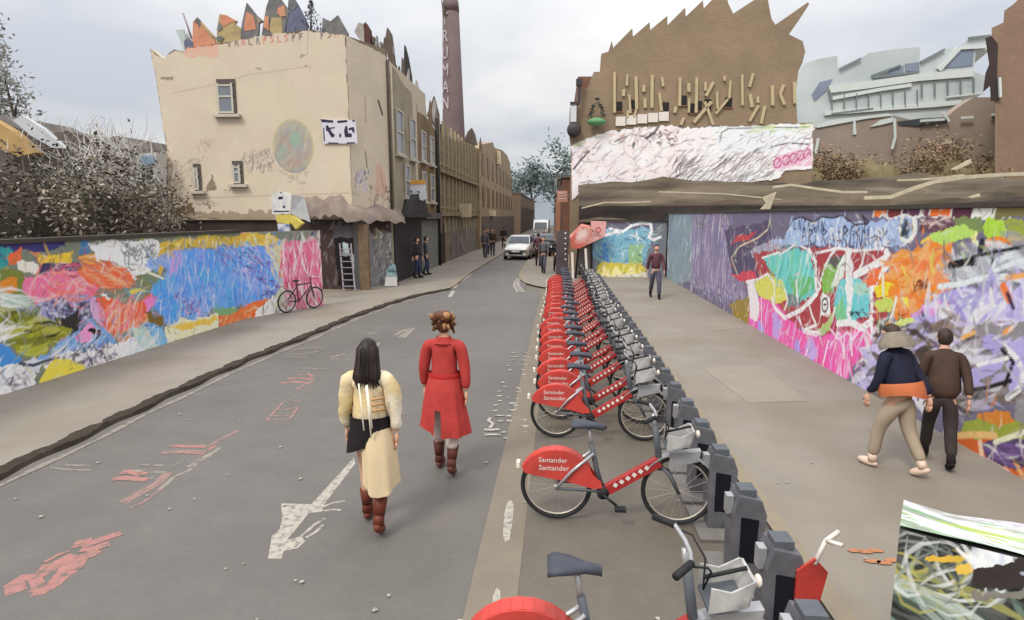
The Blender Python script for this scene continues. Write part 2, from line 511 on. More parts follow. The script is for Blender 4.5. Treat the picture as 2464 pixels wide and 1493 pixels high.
# ================================================================== GROUND
M_asph = mat('asphalt', S(99, 95, 90), .62, .10, 2.2, .4, stain=S(90, 86, 81), stain_scale=.3, spec=.45, grain=.16)
M_bay = mat('bay_asphalt', S(100, 94, 85), .7, .13, 2.0, .45, stain=S(91, 83, 70), stain_scale=.5, grain=.16)
M_pave = mat('paving', S(134, 127, 117), .8, .09, 1.1, .35, stain=S(124, 115, 102), stain_scale=.45, grain=.10)
M_gutter = mat('gutter_stone', S(121, 112, 99), .9, .08, 3.0, .2)
M_kerb = mat('dark_kerb', S(56, 48, 39), .9, .25, 5.0, .3)
M_kerb_pale = mat('pale_kerb', S(138, 127, 109), .9, .08, 5.0, .2)
M_line = mat('road_paint_white', S(166, 160, 150), .8, .14, 9.0, .1, stain=S(116, 111, 104), stain_scale=16)
M_line_dim = mat('road_paint_worn', S(136, 129, 119), .85, .14, 9.0, .1, stain=S(104, 99, 93), stain_scale=12)
M_pink = mat('road_spray_pink', S(156, 111, 104), .8, .12, 14.0, .1, stain=S(104, 96, 91), stain_scale=13)
M_pink2 = mat('road_spray_pale_pink', S(140, 114, 107), .85, .12, 14.0, .1, stain=S(103, 97, 91), stain_scale=13)
M_earth = mat('earth', S(110, 104, 94), .95, .15, .2)

KX = [(-2, -5.88), (6, -5.87), (9, -5.9), (11, -5.86), (13, -5.68), (16, -5.52), (18.5, -5.2), (20.5, -4.8), (21.7, -4.35), (22.4, -4.02), (24, -3.98), (29, -4.1), (51, -3.79), (70, -3.4), (100, -2.9), (260, -1.5)]
def kx(y):
    for (a, xa), (b, xb) in zip(KX, KX[1:]):
        if y <= b: return xa + (xb - xa) * (y - a) / (b - a)
    return KX[-1][1]
mb = MB(); mb.add([(-900, -300, -.03), (900, -300, -.03), (900, 1500, -.03), (-900, 1500, -.03)], [(0, 1, 2, 3)])
structure('ground', mb, M_earth)
mb = MB(); ys = [-6 + i * .5 for i in range(56)] + [22.5 + i * 2 for i in range(110)]
def rx(y): return 2.0 if y < 22.3 else -1.2
mb.add([p for y in ys for p in ((kx(y) - .1, y, 0), (rx(y), y, 0))], [(2 * i, 2 * i + 1, 2 * i + 3, 2 * i + 2) for i in range(len(ys) - 1)])
structure('road', mb, M_asph)
mb = MB(); mb.add([(-.52, -4, .004), (1.9, -4, .004), (1.9, 22.2, .004), (-.4, 22.2, .004)], [(0, 1, 2, 3)])
structure('road', mb, M_bay)
mb = MB(); mb.add([(-.66, -4, .008), (-.30, -4, .008), (-.16, 22.2, .008), (-.52, 22.2, .008)], [(0, 1, 2, 3)])
structure('road_strip', mb, M_gutter)

# left pavement and its ragged dark kerb
PZ = .06
mb = MB(); fine = [-4 + i * .04 for i in range(700)] + [24 + i * 1.0 for i in range(230)]
def scal(y):
    if y > 22.2: return .0
    t = (y * 1.1 + .25 * math.sin(y * 1.7)) % 1.0
    return .13 * math.sin(math.pi * t) ** .7 + .02 * math.sin(y * 23) + .012 * math.sin(y * 57)
vs = []
for y in fine: vs += [(-30, y, PZ), (kx(y) - .075 - scal(y) * .6, y, PZ)]
mb.add(vs, [(2 * i, 2 * i + 1, 2 * i + 3, 2 * i + 2) for i in range(len(fine) - 1)])
structure('pavement', mb, M_pave)
mb = MB(); vs = []; f2 = [y for y in fine if y <= 22.6]
for y in f2:
    s_ = scal(y); x0 = kx(y)
    vs += [(x0 - .07 - s_ * .6, y, PZ + .004), (x0 + .02 - .04 * math.cos(y * 5.1), y, PZ + .012 - s_ * .2), (x0 + .05 - .03 * math.cos(y * 5.1), y, -.01)]
fs = []
for i in range(len(f2) - 1):
    fs += [(3 * i, 3 * i + 1, 3 * i + 4, 3 * i + 3), (3 * i + 1, 3 * i + 2, 3 * i + 5, 3 * i + 4)]
mb.add(vs, fs); structure('kerb', mb, M_kerb)
mb = MB(); f3 = [22.5 + i * 1.5 for i in range(120)]
for a, b in zip(f3, f3[1:]):
    mb.add([(kx(a) - .13, a, PZ + .004), (kx(a), a, PZ + .004), (kx(b), b, PZ + .004), (kx(b) - .13, b, PZ + .004), (kx(a), a, -.01), (kx(b), b, -.01)], [(0, 1, 2, 3), (1, 4, 5, 2)])
structure('kerb', mb, M_kerb_pale)

# right pavement with the rounded build-out after the bays
mb = MB(); out = [(1.95, -4), (60, -4), (60, 260), (-.6, 260), (-1.0, 100), (-1.7, 60), (-1.72, 34), (-1.70, 29), (-1.55, 26.6), (-1.2, 24.9), (-.7, 23.8), (0.1, 22.9), (1.0, 22.45), (1.95, 22.3)]
n = len(out); mb.prism([(x, y, -.01) for x, y in reversed(out)], (0, 0, .045)); structure('pavement', mb, M_pave)
mb = MB(); ribbon(mb, [(1.99, -4), (1.99, 22.2)], .16, .040); ribbon(mb, list(reversed(out[5:])), .14, .040)
structure('kerb', mb, M_kerb_pale)
# paving joints and patches of the right pavement
mb = MB()
for q in ([(1690, 885), (1830, 880), (1945, 965), (1800, 970)], [(1700, 765), (1760, 762), (1790, 790), (1722, 795)]):
    mb.sheet([gnd(x, y, .039) for x, y in q])
structure('pavement_section', mb, mat('paving_patch', S(140, 132, 121), .9, .06, 2.0, .2))

# ---- markings on the road
_zk = [0]
def lift(z):
    _zk[0] = (_zk[0] + 1) % 12
    return (.0012 if z <= .0101 else .0095) + _zk[0] * .00025
def gpoly(mb, cr, lst, z):
    z = lift(z); mb.sheet([gnd(*(cr(*p) if cr else p), z) for p in lst])
def gline(mb, cr, lst, w, z):
    z = lift(z); ribbon(mb, [gnd(*(cr(*p) if cr else p), z) for p in lst], w, z)
mb = MB()
for i in range(len(f2) - 30):
    pass
lp = [(kx(y) + .20 + .02 * math.sin(y * 3), y) for y in [1 + i * .25 for i in range(84)]]
ribbon(mb, lp, [.075 + .025 * math.sin(i * 1.3) for i in range(len(lp))], .006)
structure('road_line', mb, M_line_dim)
mb = MB()
gpoly(mb, cM, [(1858, 795), (1952, 795), (1968, 742), (2010, 738), (2110, 660), (2090, 640), (1990, 665), (2080, 560), (2140, 480), (2232, 470), (2255, 410), (2464, 135), (2455, 95), (2160, 418), (1950, 412), (1957, 520), (1940, 590), (1885, 640)], .006)
for l in ([(2235, 440), (2300, 410), (2390, 395)], [(2240, 465), (2300, 455), (2365, 458)], [(2090, 640), (2180, 560), (2255, 515)], [(2120, 650), (2190, 610), (2240, 560)], [(1990, 730), (2060, 720), (2110, 670)]):
    gline(mb, cM, l, .03, .006)
structure('road_marking', mb, M_line)
mb = MB()
for l, w in (([(345, 165), (500, 180), (645, 182)], .035), ([(445, 145), (540, 150), (640, 145)], .04), ([(975, 147), (1040, 143)], .05), ([(1065, 147), (1135, 150)], .05), ([(930, 187), (1005, 185)], .05), ([(1040, 195), (1155, 195)], .04),
             ([(1090, 328), (1150, 280), (1210, 225), (1310, 185), (1370, 125), (1460, 75), (1525, 25)], .05), ([(1310, 160), (1400, 100), (1480, 60)], .07), ([(1020, 245), (1075, 230)], .03), ([(1180, 160), (1280, 115)], .02)):
    gline(mb, cM, l, w, .008)
for l, w in (([(1750, 825), (1850, 808), (1950, 810)], .06), ([(1720, 850), (1830, 845), (1910, 830)], .06), ([(1690, 862), (1770, 865), (1850, 866)], .05), ([(1980, 868), (2050, 850), (2075, 848)], .09), ([(1990, 880), (2040, 872)], .05),
             ([(1800, 930), (1880, 933), (1960, 935)], .05), ([(1780, 955), (1880, 955)], .04)):
    gline(mb, cD, l, w, .006)
for l in ([(860, 1270), (930, 1225)], [(890, 1285), (960, 1235)], [(920, 1290), (990, 1220)], [(880, 1245), (1010, 1215)], [(650, 1395), (735, 1330)], [(640, 1260), (720, 1250)], [(1100, 1010), (1225, 1010)], [(1095, 1110), (1130, 1100)]):
    gline(mb, cE, l, .09, .006)
structure('road_marking', mb, M_line_dim)
mb = MB()
for l, w in (([(1180, 12), (1280, 18), (1440, 20)], .07), ([(1120, 62), (1250, 55), (1425, 62)], .10), ([(845, 195), (930, 192), (1000, 215)], .12), ([(775, 248), (850, 235), (1020, 250)], .10), ([(1440, 40), (1500, 10)], .05),
             ([(115, 1030), (100, 970), (160, 930), (240, 925), (300, 890), (400, 830), (520, 770)], .13), ([(230, 1030), (290, 1020), (370, 970), (450, 900), (520, 870)], .12), ([(300, 890), (330, 850), (440, 820), (560, 790)], .12), ([(240, 930), (270, 990), (230, 1030)], .09),
             ([(400, 930), (440, 880), (480, 800)], .09), ([(520, 870), (570, 790), (690, 740)], .10), ([(530, 690), (620, 690), (740, 650), (840, 615)], .10), ([(560, 730), (660, 720), (760, 690)], .10), ([(310, 820), (400, 770), (480, 740)], .04), ([(520, 720), (540, 680), (640, 660)], .06), ([(560, 790), (620, 770), (660, 740)], .12)):
    gline(mb, cM, l, w, .010)
for l, w in (([(1685, 1022), (1760, 1012), (1870, 1022)], .09), ([(1720, 995), (1800, 990), (1885, 1000)], .08), ([(1790, 970), (1850, 965), (1880, 985)], .06)):
    gline(mb, cD, l, w, .010)
structure('road_marking', mb, M_pink)
mb = MB()
for l, w in (([(845, 412), (930, 360), (1100, 270), (1160, 200)], .11), ([(900, 445), (1000, 400), (1120, 310)], .04)): gline(mb, cM, l, w, .010)
for l, w in (([(1600, 1245), (1680, 1240), (1740, 1235)], .04), ([(1625, 1215), (1700, 1220), (1770, 1205)], .04), ([(1640, 1185), (1720, 1180), (1790, 1165)], .05), ([(1700, 1135), (1740, 1130), (1815, 1132)], .04), ([(1600, 1245), (1650, 1190), (1700, 1135)], .04), ([(1740, 1235), (1790, 1165)], .04),
             ([(970, 1440), (1100, 1430), (1230, 1435)], .09), ([(1030, 1395), (1150, 1400), (1260, 1395)], .07), ([(1260, 1395), (1340, 1350), (1430, 1305)], .06), ([(1780, 1060), (1830, 1030), (1880, 1005)], .05)): gline(mb, cD, l, w, .010)
structure('road_marking', mb, M_pink2)
# dashes along the bay edge
mb = MB()
gpoly(mb, None, [(1219, 1212), (1228, 1203), (1237, 1212), (1232, 1265), (1226, 1300), (1216, 1305), (1210, 1290), (1213, 1240)], .014)
gpoly(mb, None, [(1187, 1432), (1195, 1415), (1204, 1422), (1204, 1460), (1196, 1510), (1180, 1510), (1182, 1465)], .014)
structure('road_marking', mb, M_line)
mb = MB()
cR = crop(1350, 950, 300 / 1280)
for x, y, l in ((410, 185, 40), (430, 235, 45), (370, 240, 30), (395, 275, 40), (345, 340, 40), (365, 395, 50), (278, 540, 35), (300, 595, 40), (240, 650, 45), (235, 700, 55), (240, 760, 50), (195, 820, 50), (185, 880, 60), (240, 937, 120), (255, 1000, 70), (355, 1000, 60), (145, 1105, 180), (155, 1170, 190), (545, 185, 50), (560, 230, 60), (525, 270, 60), (540, 325, 70), (515, 385, 40), (530, 445, 40), (465, 605, 50), (465, 655, 60), (450, 740, 40), (400, 795, 80), (430, 820, 60), (395, 870, 110), (350, 940, 60), (540, 985, 40), (545, 1065, 70), (548, 1140, 40), (290, 1140, 50), (310, 1210, 40), (720, 75, 30), (705, 230, 25), (690, 270, 20)):
    gline(mb, cR, [(x - l / 2, y), (x, y + random.uniform(-8, 8)), (x + l / 2, y + random.uniform(-6, 6))], .055 + random.uniform(-.02, .02), .014)
gline(mb, cR, [(130, 965), (105, 1000), (160, 1035), (125, 1085)], .05, .014)
structure('road_marking', mb, M_line)
mb = MB()
for l, w in (([(1800, 940), (1770, 890), (1775, 860), (1800, 830)], .07), ([(1850, 935), (1815, 900), (1800, 860), (1830, 810)], .07), ([(1830, 938), (1795, 900), (1788, 862)], .05)): gline(mb, cE, l, w, .012)
for q in ([(1258, 975), (1290, 975), (1318, 930), (1290, 928)], [(1285, 905), (1325, 905), (1345, 870), (1315, 868)], [(1350, 860), (1380, 850), (1450, 800), (1420, 805)]): gpoly(mb, cE, q, .006)
structure('road_line', mb, M_line)
# gum and litter flecks on the tarmac: too many to count
mb = MB()
for _ in range(110):
    x = random.uniform(-5.5, 4.5); y = random.uniform(3.2, 12); z = .017 if x < 1.9 else .045
    if -.75 < x < -.1: z = .02
    r = random.uniform(.008, .022); a = random.random() * 3
    mb.add([(x + r * math.cos(a + k) * random.uniform(.6, 1.3), y + r * math.sin(a + k), z) for k in (0, 1.1, 2.3, 3.3, 4.4, 5.4)], [(0, 1, 2, 3, 4, 5)])
mb.build('litter', M_line, label='pale gum flecks and litter specks scattered over the road and pavement', cat='litter', kind='stuff')
mb = MB()
for x, y in ((345, 1165), (395, 1170), (440, 1165), (430, 1215), (480, 1222), (520, 1210)):
    p = gnd(*cL(x, y), .045); r = .07
    mb.add([(p.x + r * math.cos(k) * random.uniform(.8, 1.3), p.y + r * .45 * math.sin(k), p.z) for k in (0, 1, 2, 3.1, 4.2, 5.3)], [(0, 1, 2, 3, 4, 5)])
structure('pavement_marking', mb, mat('orange_spray', S(170, 116, 84), .8, .15, 12.0))

# ================================================================== LEFT GRAFFITI WALL
def P(r, g, b): return tuple(min(.9, c) for c in S(r, g, b, 1.2))
WA, WB, WC = (-8.52, 3.0), (-8.20, 15.4), (-7.05, 17.9)
def paint_left(cv):
    D = lambda l: cv.pts(cD, l)
    cv.fill(P(118, 125, 110))
    pl = D([(-100, 150), (2000, 150), (2000, 700), (-100, 1200)])
    cv.blots(pl, 260, [P(150, 160, 90), P(110, 120, 150), P(200, 190, 180), P(90, 95, 80), P(215, 140, 90), P(95, 140, 175)], (.06, .22))
    # far left beyond the frame
    q = [(0, 0), (5.2, 0), (5.2, 2.4), (0, 2.4)]
    cv.scatter(q, 60, [P(90, 140, 205), P(235, 232, 228), P(230, 120, 160), P(60, 60, 110)], (.4, 1.2), (.05, .2))
    cv.poly(D([(-60, 150), (395, 160), (400, 215), (80, 240), (-60, 260)]), P(62, 56, 112))
    cv.poly(D([(-60, 215), (60, 190), (95, 240), (60, 310), (-60, 330)]), P(55, 150, 155))
    cv.poly(D([(40, 250), (150, 222), (140, 300), (50, 320)]), P(222, 105, 66))
    cv.poly(D([(110, 300), (220, 290), (240, 345), (130, 360)]), P(222, 216, 206))
    cv.poly(D([(0, 330), (150, 360), (160, 500), (0, 500)]), P(115, 125, 55))
    cv.poly(D([(-60, 400), (105, 400), (120, 470), (60, 500), (-60, 480)]), P(212, 130, 45))
    cv.poly(D([(230, 310), (480, 290), (520, 350), (240, 370)]), P(66, 58, 96))
    cv.poly(D([(215, 250), (440, 240), (440, 290), (350, 300), (330, 290), (250, 310)]), P(228, 188, 62))
    cv.poly(D([(480, 255), (570, 240), (640, 330), (500, 320)]), P(235, 160, 70))
    cv.poly(D([(480, 180), (540, 170), (540, 250), (470, 240)]), P(70, 120, 170))
    # grey lilac and navy body
    cv.poly(D([(190, 500), (560, 500), (600, 620), (500, 700), (400, 720), (280, 640)]), P(150, 148, 196))
    cv.scatter(D([(200, 520), (540, 510), (520, 640), (340, 660)]), 70, [P(50, 48, 82), P(90, 90, 120), P(205, 205, 230), P(60, 60, 70)], (.12, .5), (.02, .07))
    cv.poly(D([(340, 650), (460, 600), (480, 690), (380, 740)]), P(48, 46, 44))
    # pink blob with coral tangle
    cv.poly(D([(145, 395), (240, 370), (350, 345), (470, 360), (620, 430), (570, 500), (400, 490), (330, 520), (205, 548), (150, 460)]), P(232, 112, 156))
    cv.scatter(D([(250, 380), (480, 350), (600, 430), (520, 490), (300, 480)]), 60, [P(240, 110, 95), P(245, 150, 140), P(236, 92, 120), P(250, 190, 190)], (.25, .9), (.015, .05), 0.1, .9, .7)
    cv.poly(D([(500, 300), (620, 300), (760, 345), (830, 420), (700, 470), (560, 430), (470, 360)]), P(232, 108, 70))
    cv.scatter(D([(480, 300), (800, 350), (780, 450), (560, 440)]), 35, [P(245, 160, 120), P(220, 85, 50), P(250, 190, 150), P(160, 90, 110)], (.3, .9), (.015, .05), -.5, .4, .3)
    # white sketch figure
    cv.poly(D([(535, 195), (650, 160), (800, 165), (960, 165), (950, 340), (850, 370), (820, 400), (700, 300), (590, 285), (570, 230)]), P(232, 230, 224))
    cv.scatter(D([(720, 180), (950, 180), (930, 330), (760, 300)]), 60, [P(30, 30, 30), P(60, 60, 55), P(40, 40, 60)], (.12, .45), (.015, .04), None, math.pi, .9)
    cv.poly(D([(820, 370), (960, 330), (950, 400), (900, 460), (850, 440)]), P(120, 128, 88))
    cv.stroke(D([(780, 320), (860, 345), (960, 385), (1030, 420)]), .05, P(225, 222, 205))
    cv.poly(D([(740, 440), (920, 470), (800, 505)]), P(95, 150, 165)); cv.poly(D([(780, 455), (900, 465), (800, 490)]), P(205, 205, 70))
    # yellow crown line
    cv.poly(D([(960, 180), (1080, 160), (1250, 140), (1600, 120), (1670, 150), (1660, 260), (1580, 200), (1060, 215), (1000, 280), (960, 380), (940, 350)]), P(206, 172, 64))
    cv.scatter(D([(960, 170), (1650, 130), (1640, 200), (1000, 230)]), 40, [P(235, 210, 110), P(150, 130, 40), P(240, 225, 190), P(190, 160, 70)], (.15, .5), (.04, .12))
    # big blue piece
    blue = D([(1000, 290), (1040, 230), (1130, 225), (1560, 195), (1640, 240), (1700, 420), (1650, 480), (1600, 515), (1500, 550), (1300, 565), (1190, 615), (1060, 645), (1000, 665), (930, 575), (905, 480), (990, 390)])
    cv.poly(blue, P(92, 150, 224))
    cv.blots(blue, 90, [P(70, 150, 220), P(110, 160, 230), P(140, 165, 230), P(80, 165, 215)], (.08, .3), .7)
    cv.scatter(blue, 330, [P(150, 165, 235), P(185, 200, 245), P(120, 170, 235), P(105, 120, 205), P(205, 205, 245), P(75, 140, 215)], (.2, .7), (.012, .045), 1.35, .5, .3)
    cv.scatter(D([(1250, 210), (1560, 200), (1640, 330), (1600, 430), (1400, 360)]), 130, [P(120, 75, 150), P(85, 55, 130), P(165, 125, 195), P(70, 60, 140), P(215, 190, 230)], (.12, .45), (.015, .045), -.7, .5)
    cv.scatter(D([(1040, 480), (1250, 520), (1200, 620), (1080, 590)]), 45, [P(110, 60, 140), P(215, 165, 215), P(90, 50, 110), P(200, 190, 240)], (.1, .4), (.015, .05))
    cv.scatter(D([(1560, 420), (1690, 400), (1680, 500), (1580, 510)]), 60, [P(100, 65, 150), P(70, 50, 120), P(180, 165, 220)], (.08, .3), (.012, .04))
    cv.scatter(D([(1020, 240), (1100, 230), (1060, 330), (1010, 330)]), 14, [P(190, 150, 215), P(205, 150, 200)], (.2, .5), (.03, .07), 1.4, .3)
    # orange red fan
    cv.poly(D([(540, 545), (640, 500), (760, 560), (920, 490), (905, 560), (830, 680), (720, 700), (650, 760), (615, 660)]), P(226, 98, 62))
    cv.poly(D([(560, 520), (620, 560), (625, 680), (560, 640), (530, 580)]), P(205, 165, 200))
    cv.scatter(D([(600, 540), (900, 520), (820, 670), (660, 720)]), 70, [P(245, 150, 110), P(210, 70, 45), P(250, 175, 150), P(235, 120, 150), P(245, 205, 190)], (.3, .9), (.015, .05), 1.0, .5)
    cv.poly(D([(870, 520), (940, 490), (930, 540), (880, 600)]), P(238, 128, 190))
    cv.poly(D([(600, 490), (640, 485), (665, 530), (640, 520)]), P(250, 240, 225))
    # olive creature
    cv.poly(D([(-80, 560), (60, 570), (140, 620), (300, 680), (430, 690), (345, 805), (210, 885), (120, 855), (50, 730), (-80, 700)]), P(146, 146, 38))
    cv.scatter(D([(0, 600), (400, 700), (220, 850), (60, 760)]), 40, [P(165, 165, 50), P(125, 128, 40), P(180, 180, 90), P(100, 105, 40)], (.3, .8), (.05, .14), .1, .5)
    for l in ([(200, 665), (300, 655), (400, 680)], [(140, 710), (210, 712)], [(270, 745), (330, 735), (380, 700)]): cv.stroke(D(l), .05, P(58, 58, 26), 1, True)
    cv.scatter(D([(-60, 500), (200, 520), (180, 600), (-60, 560)]), 24, [P(225, 235, 228), P(200, 215, 205), P(180, 205, 190)], (.4, 1.2), (.02, .05), -.35, .3)
    cv.scatter(D([(-60, 640), (100, 680), (90, 760), (-60, 740)]), 16, [P(225, 230, 225), P(235, 235, 230)], (.3, .7), (.03, .06), .3, .5)
    cv.poly(D([(-80, 790), (60, 800), (115, 900), (60, 930), (-80, 930)]), P(72, 138, 206))
    # light blue sweep under it
    cv.poly(D([(215, 880), (330, 800), (440, 715), (540, 650), (640, 690), (700, 770), (650, 820), (420, 860), (260, 900)]), P(118, 160, 212))
    cv.scatter(D([(260, 870), (480, 700), (650, 720), (600, 830)]), 50, [P(170, 195, 230), P(60, 80, 130), P(225, 230, 240), P(40, 40, 60)], (.15, .6), (.02, .06), .7, .5)
    cv.poly(D([(450, 755), (500, 690), (545, 665), (580, 700), (540, 750), (480, 780)]), P(236, 150, 196))
    cv.poly(D([(525, 700), (610, 695), (615, 725), (560, 735)]), P(28, 28, 34))
    # white and black lettering by the floor
    cv.poly(D([(250, 890), (400, 840), (560, 830), (650, 790), (720, 800), (860, 855), (780, 900), (620, 925), (480, 915), (300, 940)]), P(226, 222, 222))
    cv.scatter(D([(260, 880), (640, 780), (720, 870), (560, 920), (300, 930)]), 110, [P(40, 30, 50), P(95, 70, 110), P(20, 20, 24), P(130, 110, 150), P(240, 240, 240)], (.06, .3), (.015, .05))
    cv.poly(D([(690, 790), (790, 750), (860, 770), (875, 870), (760, 885), (700, 850)]), P(232, 230, 226))
    cv.poly(D([(770, 690), (870, 670), (960, 760), (985, 830), (900, 860), (830, 800)]), P(186, 204, 192))
    cv.poly(D([(880, 680), (960, 690), (1010, 760), (985, 850), (930, 800)]), P(128, 178, 216))
    cv.scatter(D([(700, 720), (960, 700), (940, 850), (760, 860)]), 30, [P(235, 238, 240), P(150, 190, 215), P(205, 215, 215)], (.2, .6), (.02, .06), .8, .7)
    cv.poly(D([(860, 590), (980, 620), (990, 690), (900, 650)]), P(120, 95, 40))
    # yellow triangle and white at the near end
    cv.poly(D([(-80, 930), (120, 915), (210, 960), (200, 1040), (60, 1110), (-80, 1150)]), P(232, 228, 228))
    cv.scatter(D([(-60, 930), (180, 930), (160, 1050), (-60, 1100)]), 26, [P(90, 60, 90), P(205, 195, 215), P(60, 50, 60)], (.1, .35), (.02, .05))
    cv.poly(D([(130, 900), (260, 880), (240, 960), (160, 960)]), P(205, 208, 215)); cv.stroke(D([(120, 905), (200, 915), (300, 880)]), .05, P(40, 50, 80))
    cv.poly(D([(320, 880), (420, 880), (540, 935), (480, 990), (240, 1065), (215, 1045)]), P(242, 208, 78), .5)
    cv.poly(D([(-80, 1100), (60, 1100), (80, 1180), (-80, 1200)]), P(196, 84, 110))
    # the long skirting of colours below the blue piece
    cv.poly(D([(985, 690), (1080, 650), (1310, 600), (1320, 690), (1270, 735), (1160, 770), (1060, 770), (1000, 810)]), P(234, 222, 190))
    cv.poly(D([(1010, 680), (1300, 615), (1310, 650), (1100, 700)]), P(226, 190, 84))
    cv.poly(D([(1280, 570), (1400, 550), (1430, 590), (1320, 620)]), P(120, 164, 112))
    cv.poly(D([(1310, 625), (1420, 590), (1560, 530), (1640, 500), (1560, 640), (1420, 690), (1330, 705)]), P(224, 112, 56))
    cv.scatter(D([(1320, 630), (1560, 540), (1540, 630), (1340, 700)]), 45, [P(240, 160, 110), P(235, 90, 40), P(190, 150, 70), P(245, 200, 160)], (.1, .4), (.02, .05), .9, .5)
    cv.poly(D([(1530, 600), (1640, 490), (1780, 470), (1760, 570), (1640, 620), (1540, 660)]), P(232, 226, 220))
    cv.scatter(D([(1530, 600), (1640, 500), (1760, 560), (1640, 630)]), 40, [P(90, 70, 60), P(250, 245, 240), P(60, 50, 50), P(215, 190, 120)], (.1, .4), (.02, .05), 1.2, .6)
    # pale strip and the pink fringe at the far end
    cv.poly(D([(1640, 200), (1720, 180), (1740, 470), (1690, 520), (1640, 500), (1700, 420)]), P(196, 198, 170))
    cv.scatter(D([(1600, 190), (1720, 180), (1730, 460), (1680, 460)]), 40, [P(238, 190, 140), P(190, 205, 190), P(226, 180, 90), P(245, 220, 200)], (.3, .8), (.03, .07), -1.1, .35)
    pk = D([(1700, 180), (1910, 165), (1990, 300), (1980, 560), (1880, 590), (1720, 560), (1690, 330)])
    cv.poly(pk, P(214, 104, 136))
    cv.scatter(pk, 170, [P(240, 165, 190), P(250, 205, 215), P(200, 80, 110), P(170, 60, 90), P(232, 130, 160), P(245, 225, 225)], (.3, .9), (.02, .07), 1.5, .3, .25)
    cv.scatter(D([(1690, 440), (1980, 450), (1960, 600), (1700, 610)]), 60, [P(240, 230, 230), P(235, 205, 215), P(120, 90, 80), P(200, 170, 170)], (.25, .7), (.03, .08), -1.2, .35)
    cv.poly(D([(1920, 200), (1960, 170), (2060, 330), (2080, 480), (1990, 520), (1960, 330)]), P(70, 44, 58))
    cv.scatter(D([(1920, 220), (2050, 350), (2020, 460), (1960, 400)]), 24, [P(190, 60, 70), P(225, 130, 120), P(60, 50, 90)], (.2, .5), (.03, .07), 1.3, .4)
w_l = empty('graffiti_wall', (-8.2, 10, 0), 'long low boundary wall sprayed with blue, pink and olive graffiti on the left pavement', 'wall')
M_conc = mat('concrete', S(128, 120, 108), .9, .15, 3.0, .3)
for nm, a, b in (('wall_panel', WA, WB), ('end_panel', WB, WC)):
    cv = Canvas(a, b, 0.02, 2.32, .02 if nm == 'wall_panel' else .02)
    paint_left(cv)
    cv.smear(1500 if nm == 'wall_panel' else 300, ln=(.08, .32), wd=(.012, .04), white=.10)
    link(nm, cv.mesh(nm, cv.back(.22), [paint_mat(), M_conc]), w_l)
mb = MB()
mb.box((-8.47, 9.2, 2.36), (.3, 12.5, .07), rz=-.026); mb.build('coping', mat('dark_coping', S(70, 64, 58), .9, .2, 4), w_l)
